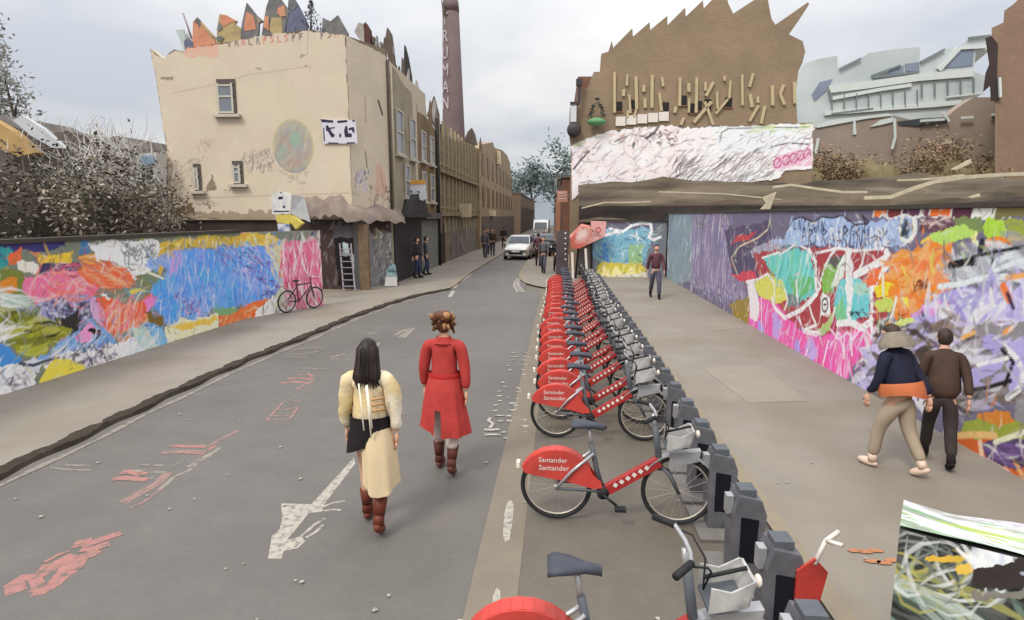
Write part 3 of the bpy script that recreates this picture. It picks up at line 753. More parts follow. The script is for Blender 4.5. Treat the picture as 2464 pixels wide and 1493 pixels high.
# ================================================================== RIGHT GRAFFITI WALL
RA, RB = (4.88, 27.4), (4.88, 2.2)
def paint_right(cv):
    K = lambda l: cv.pts(cK, l); J = lambda l: cv.pts(cJ, l); LL = lambda l: cv.pts(cL, l)
    cv.fill(P(112, 106, 128))
    allp = [(0, 0), (25, 0), (25, 2.9), (0, 2.9)]
    # near end, out of sight from the road's middle: same colours carried on
    q = [(20.8, 0), (25.2, 0), (25.2, 2.9), (20.8, 2.9)]
    cv.poly(q, P(140, 138, 142)); cv.blots(q, 26, [P(165, 160, 215), P(225, 130, 60), P(60, 55, 60), P(175, 205, 90), P(225, 225, 228)], (.15, .5)); cv.scatter(q, 50, [P(235, 235, 238), P(30, 30, 36), P(230, 120, 60)], (.4, 1.2), (.03, .08))
    # far grey-blue and purple lengths
    far = J([(1150, 180), (1560, 180), (1560, 900), (1150, 940)])
    cv.poly(far, P(134, 150, 162)); cv.scatter(J([(1150, 250), (1560, 220), (1560, 700), (1150, 700)]), 40, [P(200, 180, 120), P(190, 120, 130), P(120, 180, 180), P(230, 228, 235), P(90, 84, 110)], (.2, .6), (.04, .1), None, math.pi, .8); cv.scatter(far, 150, [P(165, 188, 198), P(120, 135, 150), P(180, 190, 205), P(95, 95, 115), P(135, 160, 175), P(215, 218, 228)], (.3, 1.0), (.04, .12), 1.2, .35, .2)
    mid = J([(1480, 190), (1900, 200), (2050, 1150), (1480, 960)])
    cv.poly(mid, P(132, 122, 152)); cv.scatter(mid, 320, [P(160, 148, 184), P(186, 176, 204), P(98, 88, 124), P(140, 130, 168), P(214, 210, 226), P(112, 98, 146), P(170, 160, 170)], (.35, 1.2), (.03, .09), 1.5, .22, .15)
    cv.scatter(J([(1480, 190), (1900, 190), (1900, 360), (1480, 340)]), 60, [P(170, 150, 90), P(80, 76, 70), P(140, 165, 165), P(60, 60, 66), P(200, 190, 150)], (.15, .4), (.03, .08))
    cv.scatter(J([(1500, 880), (2050, 950), (2000, 1180), (1600, 1050)]), 150, [P(66, 58, 96), P(90, 78, 128), P(190, 185, 205), P(50, 46, 70), P(120, 105, 150), P(220, 220, 225)], (.12, .5), (.02, .05), None, math.pi, .9)
    cv.scatter(J([(1150, 880), (1560, 860), (1500, 1040), (1180, 1050)]), 50, [P(225, 224, 228), P(190, 190, 200), P(90, 88, 100)], (.2, .6), (.03, .08), None, math.pi, .9)
    for l in ([(1230, 480), (1225, 600), (1240, 760)], [(1180, 620), (1160, 700), (1080, 770)]): cv.stroke(J(l), .13, P(222, 220, 230))
    # plum corner with pale outline and red rays
    cv.poly(K([(100, 240), (420, 180), (470, 520), (300, 600), (150, 560)]), P(86, 78, 104))
    cv.poly(K([(150, 340), (180, 290), (330, 250), (260, 320)]), P(190, 70, 78))
    cv.poly(K([(130, 560), (310, 530), (330, 600), (260, 610)]), P(200, 72, 88))
    cv.stroke(K([(190, 560), (145, 440), (200, 360), (330, 300), (400, 240), (415, 175)]), .05, P(205, 190, 160))
    cv.poly(K([(270, 400), (330, 350), (480, 300), (500, 380), (380, 430), (300, 440)]), P(160, 160, 178))
    cv.scatter(K([(340, 320), (480, 300), (440, 420), (350, 440)]), 26, [P(70, 50, 60), P(220, 215, 220), P(190, 90, 110)], (.1, .4), (.02, .05))
    cv.stroke(K([(350, 445), (440, 430), (520, 385)]), .07, P(236, 226, 226))
    cv.poly(K([(130, 760), (320, 690), (300, 960), (190, 900)]), P(150, 128, 60)); cv.scatter(K([(140, 780), (310, 740), (300, 940), (180, 880)]), 30, [P(190, 160, 70), P(120, 110, 60), P(205, 195, 170)], (.1, .4), (.03, .07))
    # ground colours of the big piece
    big = K([(300, 400), (760, 360), (1240, 370), (1240, 960), (760, 980), (400, 860)])
    cv.poly(big, P(164, 66, 72)); cv.scatter(big, 90, [P(200, 90, 100), P(236, 226, 222), P(150, 50, 60), P(226, 150, 150), P(240, 236, 232)], (.15, .5), (.03, .07), None, math.pi, .6)
    pink = K([(270, 760), (420, 700), (520, 830), (640, 960), (760, 985), (900, 960), (1140, 930), (1150, 1030), (1000, 1180), (930, 1330), (700, 1200), (400, 1040), (270, 940)])
    cv.poly(pink, P(224, 92, 164)); cv.scatter(pink, 120, [P(236, 130, 190), P(240, 170, 210), P(200, 70, 140), P(215, 120, 200), P(245, 200, 225)], (.2, .8), (.03, .09), 1.4, .35)
    for c, r in (((350, 960), .22), ((460, 920), .25), ((600, 1080), .2), ((700, 1100), .25)):
        u, v = cv.at(*cK(*c)); cv.blots([(u - .1, v - .15), (u + .1, v + .15)], 6, [P(165, 150, 220), P(150, 160, 225), P(190, 160, 220)], (r * .5, r), .7)
    cv.poly(K([(255, 610), (310, 600), (340, 760), (330, 900), (280, 860)]), P(238, 218, 222))
    for l in ([(355, 700), (358, 960)], [(640, 1180), (680, 1080)], [(780, 1215), (815, 1060), (825, 1020)], [(935, 1140), (935, 1060)], [(990, 1120), (980, 980)], [(650, 960), (620, 850)]): cv.stroke(K(l), .045, P(242, 222, 228))
    for l in ([(650, 960), (740, 985), (830, 930), (900, 1010), (960, 960), (1000, 1010), (1060, 920), (1130, 1000)], [(840, 1050), (900, 960), (930, 1100)], [(600, 840), (660, 960)]): cv.stroke(K(l), .04, P(240, 205, 220))
    # turquoise letter
    cv.poly(K([(370, 450), (480, 400), (610, 365), (690, 395), (735, 560), (725, 690), (640, 745), (560, 750), (500, 640), (430, 540)]), P(106, 194, 190))
    cv.poly(K([(310, 610), (400, 560), (520, 610), (530, 740), (470, 760), (340, 715)]), P(206, 204, 98))
    cv.poly(K([(550, 580), (720, 560), (720, 640), (640, 720), (580, 700)]), P(104, 178, 112))
    cv.scatter(K([(400, 430), (700, 400), (720, 700), (560, 740)]), 50, [P(140, 215, 210), P(90, 175, 165), P(210, 235, 228), P(130, 200, 140)], (.3, .8), (.03, .1), 1.3, .35)
    cv.poly(K([(520, 700), (640, 700), (620, 770), (540, 770)]), P(110, 130, 130))
    for l, w in (([(690, 385), (735, 470), (735, 600), (745, 690), (640, 800), (520, 860), (450, 790), (430, 720)], .10), ([(250, 605), (330, 590), (400, 550), (445, 620), (450, 730)], .06), ([(520, 660), (540, 740), (520, 800)], .07), ([(600, 600), (610, 740)], .07), ([(480, 420), (600, 340), (690, 385)], .04), ([(360, 440), (480, 400)], .05), ([(740, 590), (770, 640), (700, 750)], .08)):
        cv.stroke(K(l), w, P(242, 240, 234))
    cv.scatter(K([(690, 390), (760, 400), (760, 640), (720, 620)]), 26, [P(30, 26, 30), P(240, 235, 235)], (.05, .2), (.02, .04))
    # green letter, white bars and second turquoise
    cv.poly(K([(775, 600), (800, 480), (860, 415), (910, 470), (900, 560), (860, 690), (785, 695)]), P(128, 180, 84))
    cv.poly(K([(830, 420), (920, 420), (915, 500), (870, 510), (825, 470)]), P(94, 92, 92))
    cv.poly(K([(890, 640), (960, 560), (1080, 600), (1120, 660), (1110, 850), (990, 900), (890, 910), (865, 790)]), P(112, 196, 202))
    cv.poly(K([(980, 640), (1080, 600), (1120, 690), (1040, 720)]), P(160, 205, 190))
    cv.poly(K([(860, 780), (930, 700), (960, 850), (900, 920)]), P(120, 192, 140))
    cv.poly(K([(940, 380), (990, 375), (1000, 640), (985, 900), (960, 820), (950, 560)]), P(240, 238, 230))
    cv.poly(K([(880, 480), (940, 400), (940, 560), (890, 640), (850, 660)]), P(214, 226, 214))
    for l, w in (([(870, 390), (840, 420), (800, 500), (770, 600)], .06), ([(1120, 640), (1130, 760), (1120, 880), (1140, 1000)], .09), ([(1010, 560), (1130, 500), (1230, 440)], .13), ([(1230, 400), (1260, 460), (1180, 560), (1130, 660)], .13), ([(890, 900), (980, 890), (1060, 930), (1130, 880)], .12), ([(740, 405), (900, 370), (1000, 390), (1210, 370)], .05), ([(1080, 400), (1060, 480), (1030, 540)], .05), ([(690, 770), (710, 840), (740, 910), (660, 940), (720, 960), (800, 960), (850, 880), (870, 790)], .06), ([(880, 560), (850, 640)], .06)):
        cv.stroke(K(l), w, P(242, 236, 230))
    u, v = cv.at(*cK(800, 770)); cv.poly([(u - .2, v - .2), (u + .22, v - .2), (u + .25, v + .15), (u - .15, v + .2)], P(240, 238, 236)); cv.ring((u, v), .12, .12, .04, P(60, 50, 50)); cv.stroke([(u - .04, v), (u + .05, v + .02)], .04, P(50, 40, 44))
    cv.poly(K([(750, 930), (820, 880), (860, 830), (830, 950), (770, 975)]), P(170, 190, 120))
    cv.scatter(K([(960, 800), (1100, 800), (1090, 850), (970, 840)]), 10, [P(30, 40, 44)], (.1, .3), (.02, .05), 0, .4)
    # pale blue signature strip with black letters
    sb = K([(420, 330), (520, 280), (560, 180), (640, 165), (720, 185), (780, 150), (860, 170), (920, 140), (1010, 205), (1100, 200), (1290, 165), (1430, 155), (1445, 260), (1330, 380), (1230, 350), (1080, 365), (920, 350), (800, 345), (700, 335), (560, 345)])
    cv.poly(sb, P(160, 180, 216)); cv.scatter(sb, 90, [P(185, 200, 228), P(140, 165, 205), P(205, 215, 235)], (.1, .4), (.03, .08))
    for l in ([(530, 250), (580, 170), (640, 150), (720, 190), (780, 150), (860, 160), (920, 140), (1010, 205), (1100, 200)], [(1090, 210), (1060, 140), (1110, 190)]): cv.stroke(K(l), .03, P(34, 34, 44))
    for k in range(7):
        u, v = cv.at(*cK(585 + k * 32, 215 + 2 * k)); cv.letters(u, v - .07, .2, 1, .03, P(36, 36, 48))
    for k in range(13):
        u, v = cv.at(*cK(640 + k * 48, 290 + (k % 3) * 12)); cv.letters(u, v - .13, .3, 1, .035, random.choice([P(40, 40, 60), P(60, 70, 110), P(235, 238, 245)]))
    cv.scatter(K([(620, 230), (1280, 220), (1280, 340), (640, 330)]), 70, [P(236, 240, 246), P(70, 76, 110), P(44, 44, 60)], (.08, .25), (.02, .045))
    u, v = cv.at(*cK(1375, 225)); cv.ring((u, v), .17, .2, .05, P(228, 228, 205)); cv.scatter([(u - .1, v - .15), (u + .12, v - .15), (u + .12, v + .1), (u - .1, v + .1)], 10, [P(30, 40, 50)], (.1, .25), (.05, .09))
    cv.stroke(K([(1330, 300), (1400, 330), (1440, 260), (1440, 180)]), .04, P(240, 238, 220))
    # scalloped band along the top
    cv.poly(K([(1140, 60), (2250, 40), (2250, 130), (1700, 165), (1420, 165), (1190, 160)]), P(232, 226, 224))
    for c, r, colr in ((1240, .42, P(228, 122, 60)), (1310, .3, P(120, 50, 50)), (1455, .42, P(96, 56, 84)), (1560, .3, P(120, 70, 90)), (1650, .36, P(232, 112, 52)), (1815, .36, P(92, 48, 70)), (1960, .3, P(225, 228, 220)), (2120, .3, P(120, 110, 70))):
        u, v = cv.at(*cK(c, 150)); cv.poly([(u + r * math.cos(t / 12 * math.pi), v + r * .95 * math.sin(t / 12 * math.pi)) for t in range(13)], colr); cv.ring((u, v), r, r * .95, .035, P(244, 226, 214), 0, math.pi)
    cv.poly(K([(1480, 165), (1700, 150), (1720, 260), (1560, 290), (1470, 260)]), P(96, 66, 82)); cv.scatter(K([(1480, 170), (1700, 160), (1690, 230), (1500, 220)]), 20, [P(225, 205, 195), P(90, 60, 80), P(160, 120, 110)], (.15, .4), (.03, .06), 0, .4)
    # orange swoop
    cv.poly(K([(1180, 590), (1250, 520), (1300, 430), (1500, 345), (1600, 300), (1720, 340), (1690, 600), (1540, 700), (1480, 790), (1400, 860), (1300, 860), (1230, 760)]), P(226, 134, 46))
    cv.poly(K([(1060, 590), (1130, 520), (1200, 500), (1180, 600), (1120, 640)]), P(226, 112, 66))
    cv.scatter(K([(1260, 480), (1680, 360), (1660, 620), (1400, 820)]), 60, [P(236, 150, 66), P(215, 120, 40), P(240, 170, 110), P(230, 120, 70)], (.3, 1.0), (.05, .16), .3, .6)
    cv.poly(K([(1560, 560), (1690, 480), (1700, 640), (1600, 690)]), P(228, 140, 90))
    for l in ([(1540, 430), (1545, 500), (1560, 540)], [(1340, 500), (1370, 560)], [(1480, 330), (1540, 290), (1600, 280)]): cv.stroke(K(l), .05, P(242, 190, 90))
    cv.scatter(K([(1430, 600), (1520, 600), (1510, 650), (1440, 650)]), 8, [P(90, 40, 30)], (.1, .3), (.03, .05))
    cv.poly(K([(1140, 640), (1200, 610), (1255, 630), (1250, 710), (1150, 730)]), P(238, 206, 50)); cv.poly(K([(1140, 750), (1270, 720), (1290, 800), (1180, 810)]), P(190, 205, 100)); cv.poly(K([(1330, 740), (1390, 730), (1390, 800), (1340, 780)]), P(240, 214, 84))
    for l in ([(1205, 500), (1210, 700)], [(1300, 720), (1260, 880)]): cv.stroke(K(l), .06, P(240, 235, 210))
    cv.poly(K([(1150, 880), (1260, 840), (1300, 880), (1270, 930), (1160, 1000)]), P(70, 80, 72)); cv.scatter(K([(1150, 870), (1290, 850), (1270, 980), (1160, 980)]), 24, [P(235, 238, 235), P(40, 44, 44), P(130, 150, 140)], (.1, .4), (.03, .06), 1.3, .4)
    cv.poly(K([(1270, 880), (1450, 860), (1480, 900), (1330, 930)]), P(200, 212, 130))
    # lime flare
    cv.poly(K([(1530, 310), (1640, 230), (1730, 200), (1860, 235), (1820, 320), (1680, 350), (1560, 345)]), P(176, 210, 104))
    cv.poly(K([(1700, 160), (1910, 120), (1930, 230), (1860, 250), (1720, 200)]), P(120, 138, 84))
    cv.poly(K([(1910, 190), (1980, 130), (2050, 165), (2075, 290), (1940, 310)]), P(168, 205, 70)); cv.poly(K([(2060, 170), (2200, 160), (2250, 300), (2080, 290)]), P(150, 160, 70))
    cv.poly(K([(1890, 310), (1990, 270), (2110, 310), (2200, 350), (1950, 370), (1870, 350)]), P(230, 130, 48)); cv.poly(K([(2080, 290), (2220, 280), (2230, 340), (2100, 340)]), P(225, 196, 70))
    for l in ([(1760, 340), (1800, 400)], [(1830, 300), (1900, 370)], [(1840, 320), (1860, 270)]): cv.stroke(K(l), .05, P(244, 220, 150))
    # silver letter
    cv.poly(K([(1680, 480), (1760, 420), (1900, 390), (2260, 340), (2260, 640), (2010, 660), (1850, 640), (1690, 610)]), P(132, 132, 140))
    cv.scatter(K([(1700, 450), (2240, 380), (2220, 620), (1760, 620)]), 80, [P(165, 168, 178), P(105, 104, 112), P(205, 212, 218), P(150, 150, 160)], (.3, .9), (.05, .14), -.3, .5)
    for l, w, c in (([(1680, 490), (1830, 460), (1830, 470)], .10, P(24, 22, 26)), ([(1980, 430), (1970, 520), (1975, 640)], .05, P(60, 60, 66)), ([(2100, 420), (2000, 460), (1960, 540), (2060, 500), (2240, 440)], .06, P(210, 216, 222)), ([(1600, 640), (1760, 620), (1900, 580), (2060, 570), (2240, 600)], .07, P(214, 222, 226)), ([(1840, 430), (2000, 395), (2260, 350)], .04, P(30, 28, 34)), ([(1900, 330), (1890, 380)], .1, P(40, 38, 60))): cv.stroke(K(l), w, c)
    # lilac field
    cv.poly(K([(1400, 830), (1560, 760), (1640, 680), (1760, 640), (2000, 690), (2260, 640), (2260, 900), (1960, 900), (1800, 930), (1650, 970), (1480, 920)]), P(172, 160, 216))
    cv.poly(K([(1400, 840), (1600, 740), (1680, 780), (1560, 860)]), P(212, 148, 206)); cv.poly(K([(1600, 800), (1680, 740), (1720, 730), (1650, 810)]), P(226, 106, 76))
    cv.poly(K([(1780, 700), (2000, 720), (1990, 860), (1800, 900)]), P(198, 204, 214))
    cv.scatter(K([(1500, 760), (2220, 680), (2200, 900), (1600, 920)]), 60, [P(190, 180, 226), P(205, 205, 225), P(150, 140, 200), P(225, 225, 235)], (.3, .9), (.05, .14))
    for l, w, c in (([(2050, 640), (2090, 730)], .1, P(232, 120, 66)), ([(2080, 690), (2120, 790)], .05, P(50, 46, 70)), ([(1960, 660), (1975, 780)], .05, P(225, 232, 236)), ([(2080, 580), (2200, 560)], .06, P(232, 160, 90))): cv.stroke(K(l), w, c)
    # greys, lilacs and browns down to the ground
    low = K([(1150, 980), (1480, 920), (1800, 900), (2260, 880), (2260, 1420), (1500, 1500), (1000, 1500)])
    cv.poly(low, P(136, 128, 128)); cv.scatter(low, 170, [P(166, 160, 168), P(112, 98, 90), P(178, 170, 216), P(220, 220, 228), P(190, 182, 220), P(60, 50, 46), P(140, 120, 100)], (.3, 1.0), (.05, .16), .2, .6)
    cv.poly(K([(1900, 900), (2260, 880), (2260, 1000), (2000, 1060), (1850, 980)]), P(140, 136, 140)); cv.poly(K([(1900, 1000), (2100, 960), (2090, 1080), (1930, 1090)]), P(168, 158, 214))
    cv.poly(K([(1700, 1290), (1850, 1180), (2050, 1150), (1990, 1260), (1800, 1330)]), P(172, 164, 216)); cv.poly(K([(2080, 1000), (2260, 980), (2260, 1330), (2100, 1400), (2060, 1200)]), P(176, 166, 218))
    for l, w, c in (([(2060, 1060), (2150, 1150), (2190, 1250), (2160, 1360), (2080, 1420)], .07, P(232, 234, 236)), ([(2040, 1080), (2120, 1170), (2060, 1330)], .05, P(24, 22, 28)), ([(1780, 1370), (1930, 1350), (2100, 1300)], .05, P(30, 26, 30)), ([(1870, 1190), (2080, 1140)], .05, P(225, 225, 230)), ([(1760, 1000), (1850, 960)], .05, P(225, 170, 90)), ([(2060, 960), (2110, 930)], .06, P(232, 150, 80)), ([(1600, 1010), (1660, 1100)], .05, P(210, 190, 190))): cv.stroke(K(l), w, c)
    # orange and green feet of the last letter
    cv.poly(LL([(740, 660), (860, 620), (1000, 630), (1200, 700), (1200, 900), (1010, 880), (900, 820), (880, 740), (780, 740)]), P(200, 96, 44))
    cv.poly(LL([(840, 610), (860, 560), (960, 530), (1200, 580), (1200, 680), (1000, 660)]), P(150, 160, 62)); cv.poly(LL([(920, 530), (1060, 510), (1090, 570), (1000, 600)]), P(206, 128, 50))
    cv.poly(LL([(945, 670), (1200, 640), (1200, 780), (1050, 790), (960, 730)]), P(84, 66, 104)); cv.stroke(LL([(930, 660), (940, 740), (1060, 800)]), .07, P(236, 190, 160)); cv.stroke(LL([(1080, 720), (1130, 820), (1180, 860)]), .06, P(236, 170, 110)); cv.stroke(LL([(1000, 660), (1080, 630), (1180, 600)]), .06, P(240, 235, 190)); cv.stroke(LL([(790, 630), (900, 622), (1000, 628)]), .08, P(222, 180, 120))
    cv.poly(LL([(920, 830), (1010, 845), (1200, 860), (1200, 910), (1000, 885)]), P(214, 170, 110)); cv.scatter(LL([(960, 700), (1180, 690), (1160, 780), (1000, 760)]), 20, [P(230, 226, 240), P(50, 36, 60), P(120, 90, 150)], (.15, .5), (.03, .06), 0, .5)
w_r = empty('graffiti_wall', (4.98, 15, 0), 'tall boundary wall sprayed with turquoise letters, pink base and orange swoop on the right pavement', 'wall')
cv = Canvas(RA, RB, .02, 2.84, .018)
paint_right(cv); cv.smear(2300, ln=(.08, .34), wd=(.012, .045), white=.10); cv.smear(110, ln=(.2, .6), wd=(.02, .05), u0=9, u1=22, white=1.0)
link('wall_panel', cv.mesh('wall_panel', cv.back(.22), [paint_mat(), M_conc]), w_r)
mb = MB(); mb.box((5.0, 14.8, 2.875), (.3, 25.3, .06)); mb.build('coping', mat('dark_coping', S(70, 64, 58), .9, .2, 4), w_r)

# hoarding across the side street, with the pale blue and green piece
def paint_front(cv):
    J = lambda l: cv.pts(cJ, l)
    cv.fill(P(112, 116, 124))
    cv.poly(J([(430, 280), (1100, 260), (1100, 560), (430, 560)]), P(104, 100, 118))
    b = J([(440, 480), (600, 360), (760, 380), (960, 330), (1060, 380), (1040, 560), (960, 740), (800, 720), (520, 720), (440, 640)])
    cv.poly(b, P(118, 166, 186)); cv.scatter(b, 70, [P(140, 185, 200), P(100, 150, 180), P(160, 190, 190), P(90, 120, 150)], (.2, .6), (.04, .12), None, math.pi, .6)
    cv.poly(J([(540, 500), (590, 500), (590, 620), (620, 690), (590, 720), (545, 640)]), P(70, 130, 190))
    cv.poly(J([(820, 520), (980, 510), (960, 720), (820, 720)]), P(140, 176, 130))
    cv.poly(J([(480, 740), (560, 700), (800, 720), (960, 700), (1000, 780), (980, 850), (500, 850)]), P(196, 180, 72)); cv.scatter(J([(490, 740), (980, 730), (960, 820), (500, 830)]), 40, [P(220, 205, 90), P(160, 160, 70), P(228, 222, 160), P(150, 140, 60)], (.15, .4), (.04, .08), 1.4, .4)
    for k in (560, 690, 830): cv.poly(J([(k - 60, 850), (k, 740), (k + 70, 850)]), P(226, 214, 150))
    cv.poly(J([(470, 850), (1010, 820), (1010, 890), (470, 900)]), P(206, 200, 180)); cv.scatter(J([(480, 850), (1000, 830), (1000, 880), (480, 880)]), 30, [P(70, 66, 60), P(230, 226, 210), P(120, 110, 80)], (.1, .3), (.03, .06))
    for l, w in (([(580, 420), (660, 390), (760, 380), (850, 320), (950, 290), (1050, 300)], .12), ([(620, 350), (760, 380)], .1), ([(1050, 300), (1060, 380), (1030, 440), (1080, 470), (1150, 440)], .12), ([(900, 380), (920, 490)], .06), ([(840, 420), (960, 460)], .05)): cv.stroke(J(l), w, P(228, 230, 240))
    cv.scatter(J([(620, 420), (980, 400), (960, 680), (640, 680)]), 26, [P(70, 110, 140), P(220, 228, 228), P(60, 90, 110)], (.08, .25), (.03, .06))
w_f = empty('graffiti_hoarding', (3.2, 27.55, 0), 'pale blue and green sprayed hoarding closing the corner behind the cycle stand', 'hoarding')
cv = Canvas((1.55, 27.5), (4.83, 27.5), .04, 2.5, .025); paint_front(cv); cv.smear(260)
mb = MB(); mb.box((3.2, 27.48, 2.55), (3.4, .1, .08)); mb.build('top_rail', mat('shed_dark', S(62, 55, 52), .9, .3, 1.0, .3), w_f)
link('hoarding_panel', cv.mesh('hoarding_panel', cv.back(.1), [paint_mat(), M_conc]), w_f)

# ================================================================== SHED ROOF BEHIND THE RIGHT WALL
M_sh = mat('shed_roofing', S(98, 88, 74), .9, .45, .9, .5, stain=S(66, 59, 52), stain_scale=.6, stretch=(.25, 1, 3))
M_shd = mat('shed_dark', S(62, 55, 52), .9, .3, 1.0, .3)
M_shp = mat('shed_trim', S(186, 176, 152), .85, .2, 2.0, .2)
sh = empty('lean_to_shed', (16, 31, 0), 'long low shed with weathered dark sheet roofing behind the right graffiti wall', 'shed')
mb = MB(); zs = []
xs = [1.0 + i * .5 for i in range(116)]
rows = [(28.2, 2.45), (28.5, 2.9), (28.7, 3.25), (29.0, 3.45), (29.3, 3.8), (29.7, 4.0), (30.0, 4.3)]
vs = []
for j, (y, z) in enumerate(rows):
    for x in xs:
        w = .16 * math.sin(x * .55 + j * 1.9) + .07 * math.sin(x * 1.7 + j * 3) + (.07 if int(x * 1.3 + j) % 3 == 0 else 0)
        vs.append((x, y - (.25 if x > 12 else 0) + .05 * math.sin(x * 2 + j), max(2.35, z + w * (.4 if j == 0 else 1) + .012 * (x - 5))))
nx = len(xs); mb.add(vs, [(j * nx + i, j * nx + i + 1, (j + 1) * nx + i + 1, (j + 1) * nx + i) for j in range(len(rows) - 1) for i in range(nx - 1)])
mb.build('roof', M_sh, sh)
mb = MB(); mb.box((30, 28.4, 1.6), (58, .2, 3.2)); mb.build('wall', M_shd, sh)
mb = MB(); mb.prism([(15.5, 27.8, 2.6), (47, 27.8, 2.6), (47, 27.8, 5.0), (24, 27.8, 4.25), (19, 27.8, 3.5), (15.5, 27.8, 3.05)], (0, .25, 0)); mb.build('fascia_board', mat('fascia_dark', S(82, 72, 68), .9, .25, 1.2), sh)
def wl(Y, cr, l): return [onY(*cr(*p), Y) for p in l]
for l, w in (([(-60, 1230), (60, 1215), (230, 1240), (400, 1262), (560, 1262)], .10), ([(540, 1300), (720, 1295), (860, 1240), (1000, 1195), (1200, 1165), (1400, 1150), (1640, 1140)], .15), ([(760, 1185), (900, 1180), (1040, 1170), (1200, 1150)], .08)):
    mb = MB(); pts = wl(27.65, cI, l)
    for a, b in zip(pts, pts[1:]): mb.bar(a, b, .06, w)
    mb.build('flashing', M_shp, sh)
for l, w in (([(160, 1085), (280, 1055), (400, 1055), (520, 1050)], .06), ([(560, 1000), (900, 1010), (1200, 1040)], .05)):
    mb = MB(); pts = wl(28.0, cC, l)
    for a, b in zip(pts, pts[1:]): mb.bar(a, b, .05, w)
    mb.build('flashing', M_shp, sh)
mb = MB(); pts = wl(27.6, cC, [(1100, 1030), (1175, 1000), (1160, 1040), (1140, 1100), (1090, 1095), (1120, 1060)])
mb.prism(pts, (0, .1, 0)); mb.build('torn_sheet', M_shp, sh)
for q in ([(1110, 1115), (1240, 1045), (1250, 1070), (1150, 1115)], [(1225, 1295), (1300, 1270), (1305, 1290), (1250, 1300)]):
    mb = MB(); mb.prism(wl(27.6, cI, q), (0, .05, 0)); mb.build('torn_sheet', M_shp, sh)

# ================================================================== BIG BRICK BUILDING
M_brick = brick_mat('brown_brick', S(146, 127, 106), S(138, 119, 98), S(141, 122, 101), 1.0, var=.14)
M_brickd = brick_mat('red_brick', S(128, 88, 70), S(112, 76, 62), S(128, 108, 92), 1, var=.2)
YB = 30.4
bb = empty('brick_building', (6.2, 36, 0), 'large brown brick building with a jagged saw-tooth parapet above a white graffiti band', 'building')
top = [(150, 1000), (105, 760), (95, 690), (100, 560), (135, 540), (135, 470), (190, 460), (205, 420), (225, 375), (258, 375), (265, 280), (300, 270), (318, 213), (325, 250), (425, 148), (428, 192), (515, 116), (518, 157), (607, 83), (608, 132), (700, 40), (703, 87), (792, 3), (797, 44), (860, -20), (915, -20), (925, 20), (950, 72), (1060, 0), (1130, -2), (1142, 60), (1150, 100), (1170, 130), (1340, 12), (1345, 25), (1290, 110), (1240, 180), (1312, 215), (1325, 270), (1310, 330), (1290, 370), (1275, 480), (1285, 640), (1362, 640), (1360, 900), (1200, 900), (1200, 1000)]
mb = MB(); pts = wl(YB, cC, top); pts[0].z = 0; pts[-1].z = 0; pts[0].x = pts[1].x; pts[-1].x = pts[-3].x; pts[-2] = pts[-3].copy(); pts[-2].z = 4
mb.prism(pts, (0, .5, 0)); mb.build('wall', M_brick, bb)
mb = MB(); x0, x1 = pts[1].x + .3, 10.6
mb.box(((x0 + x1) / 2, YB + 6.2, 4.7), (x1 - x0, 11.2, 9.4)); mb.build('rear_block', M_brickd, bb)
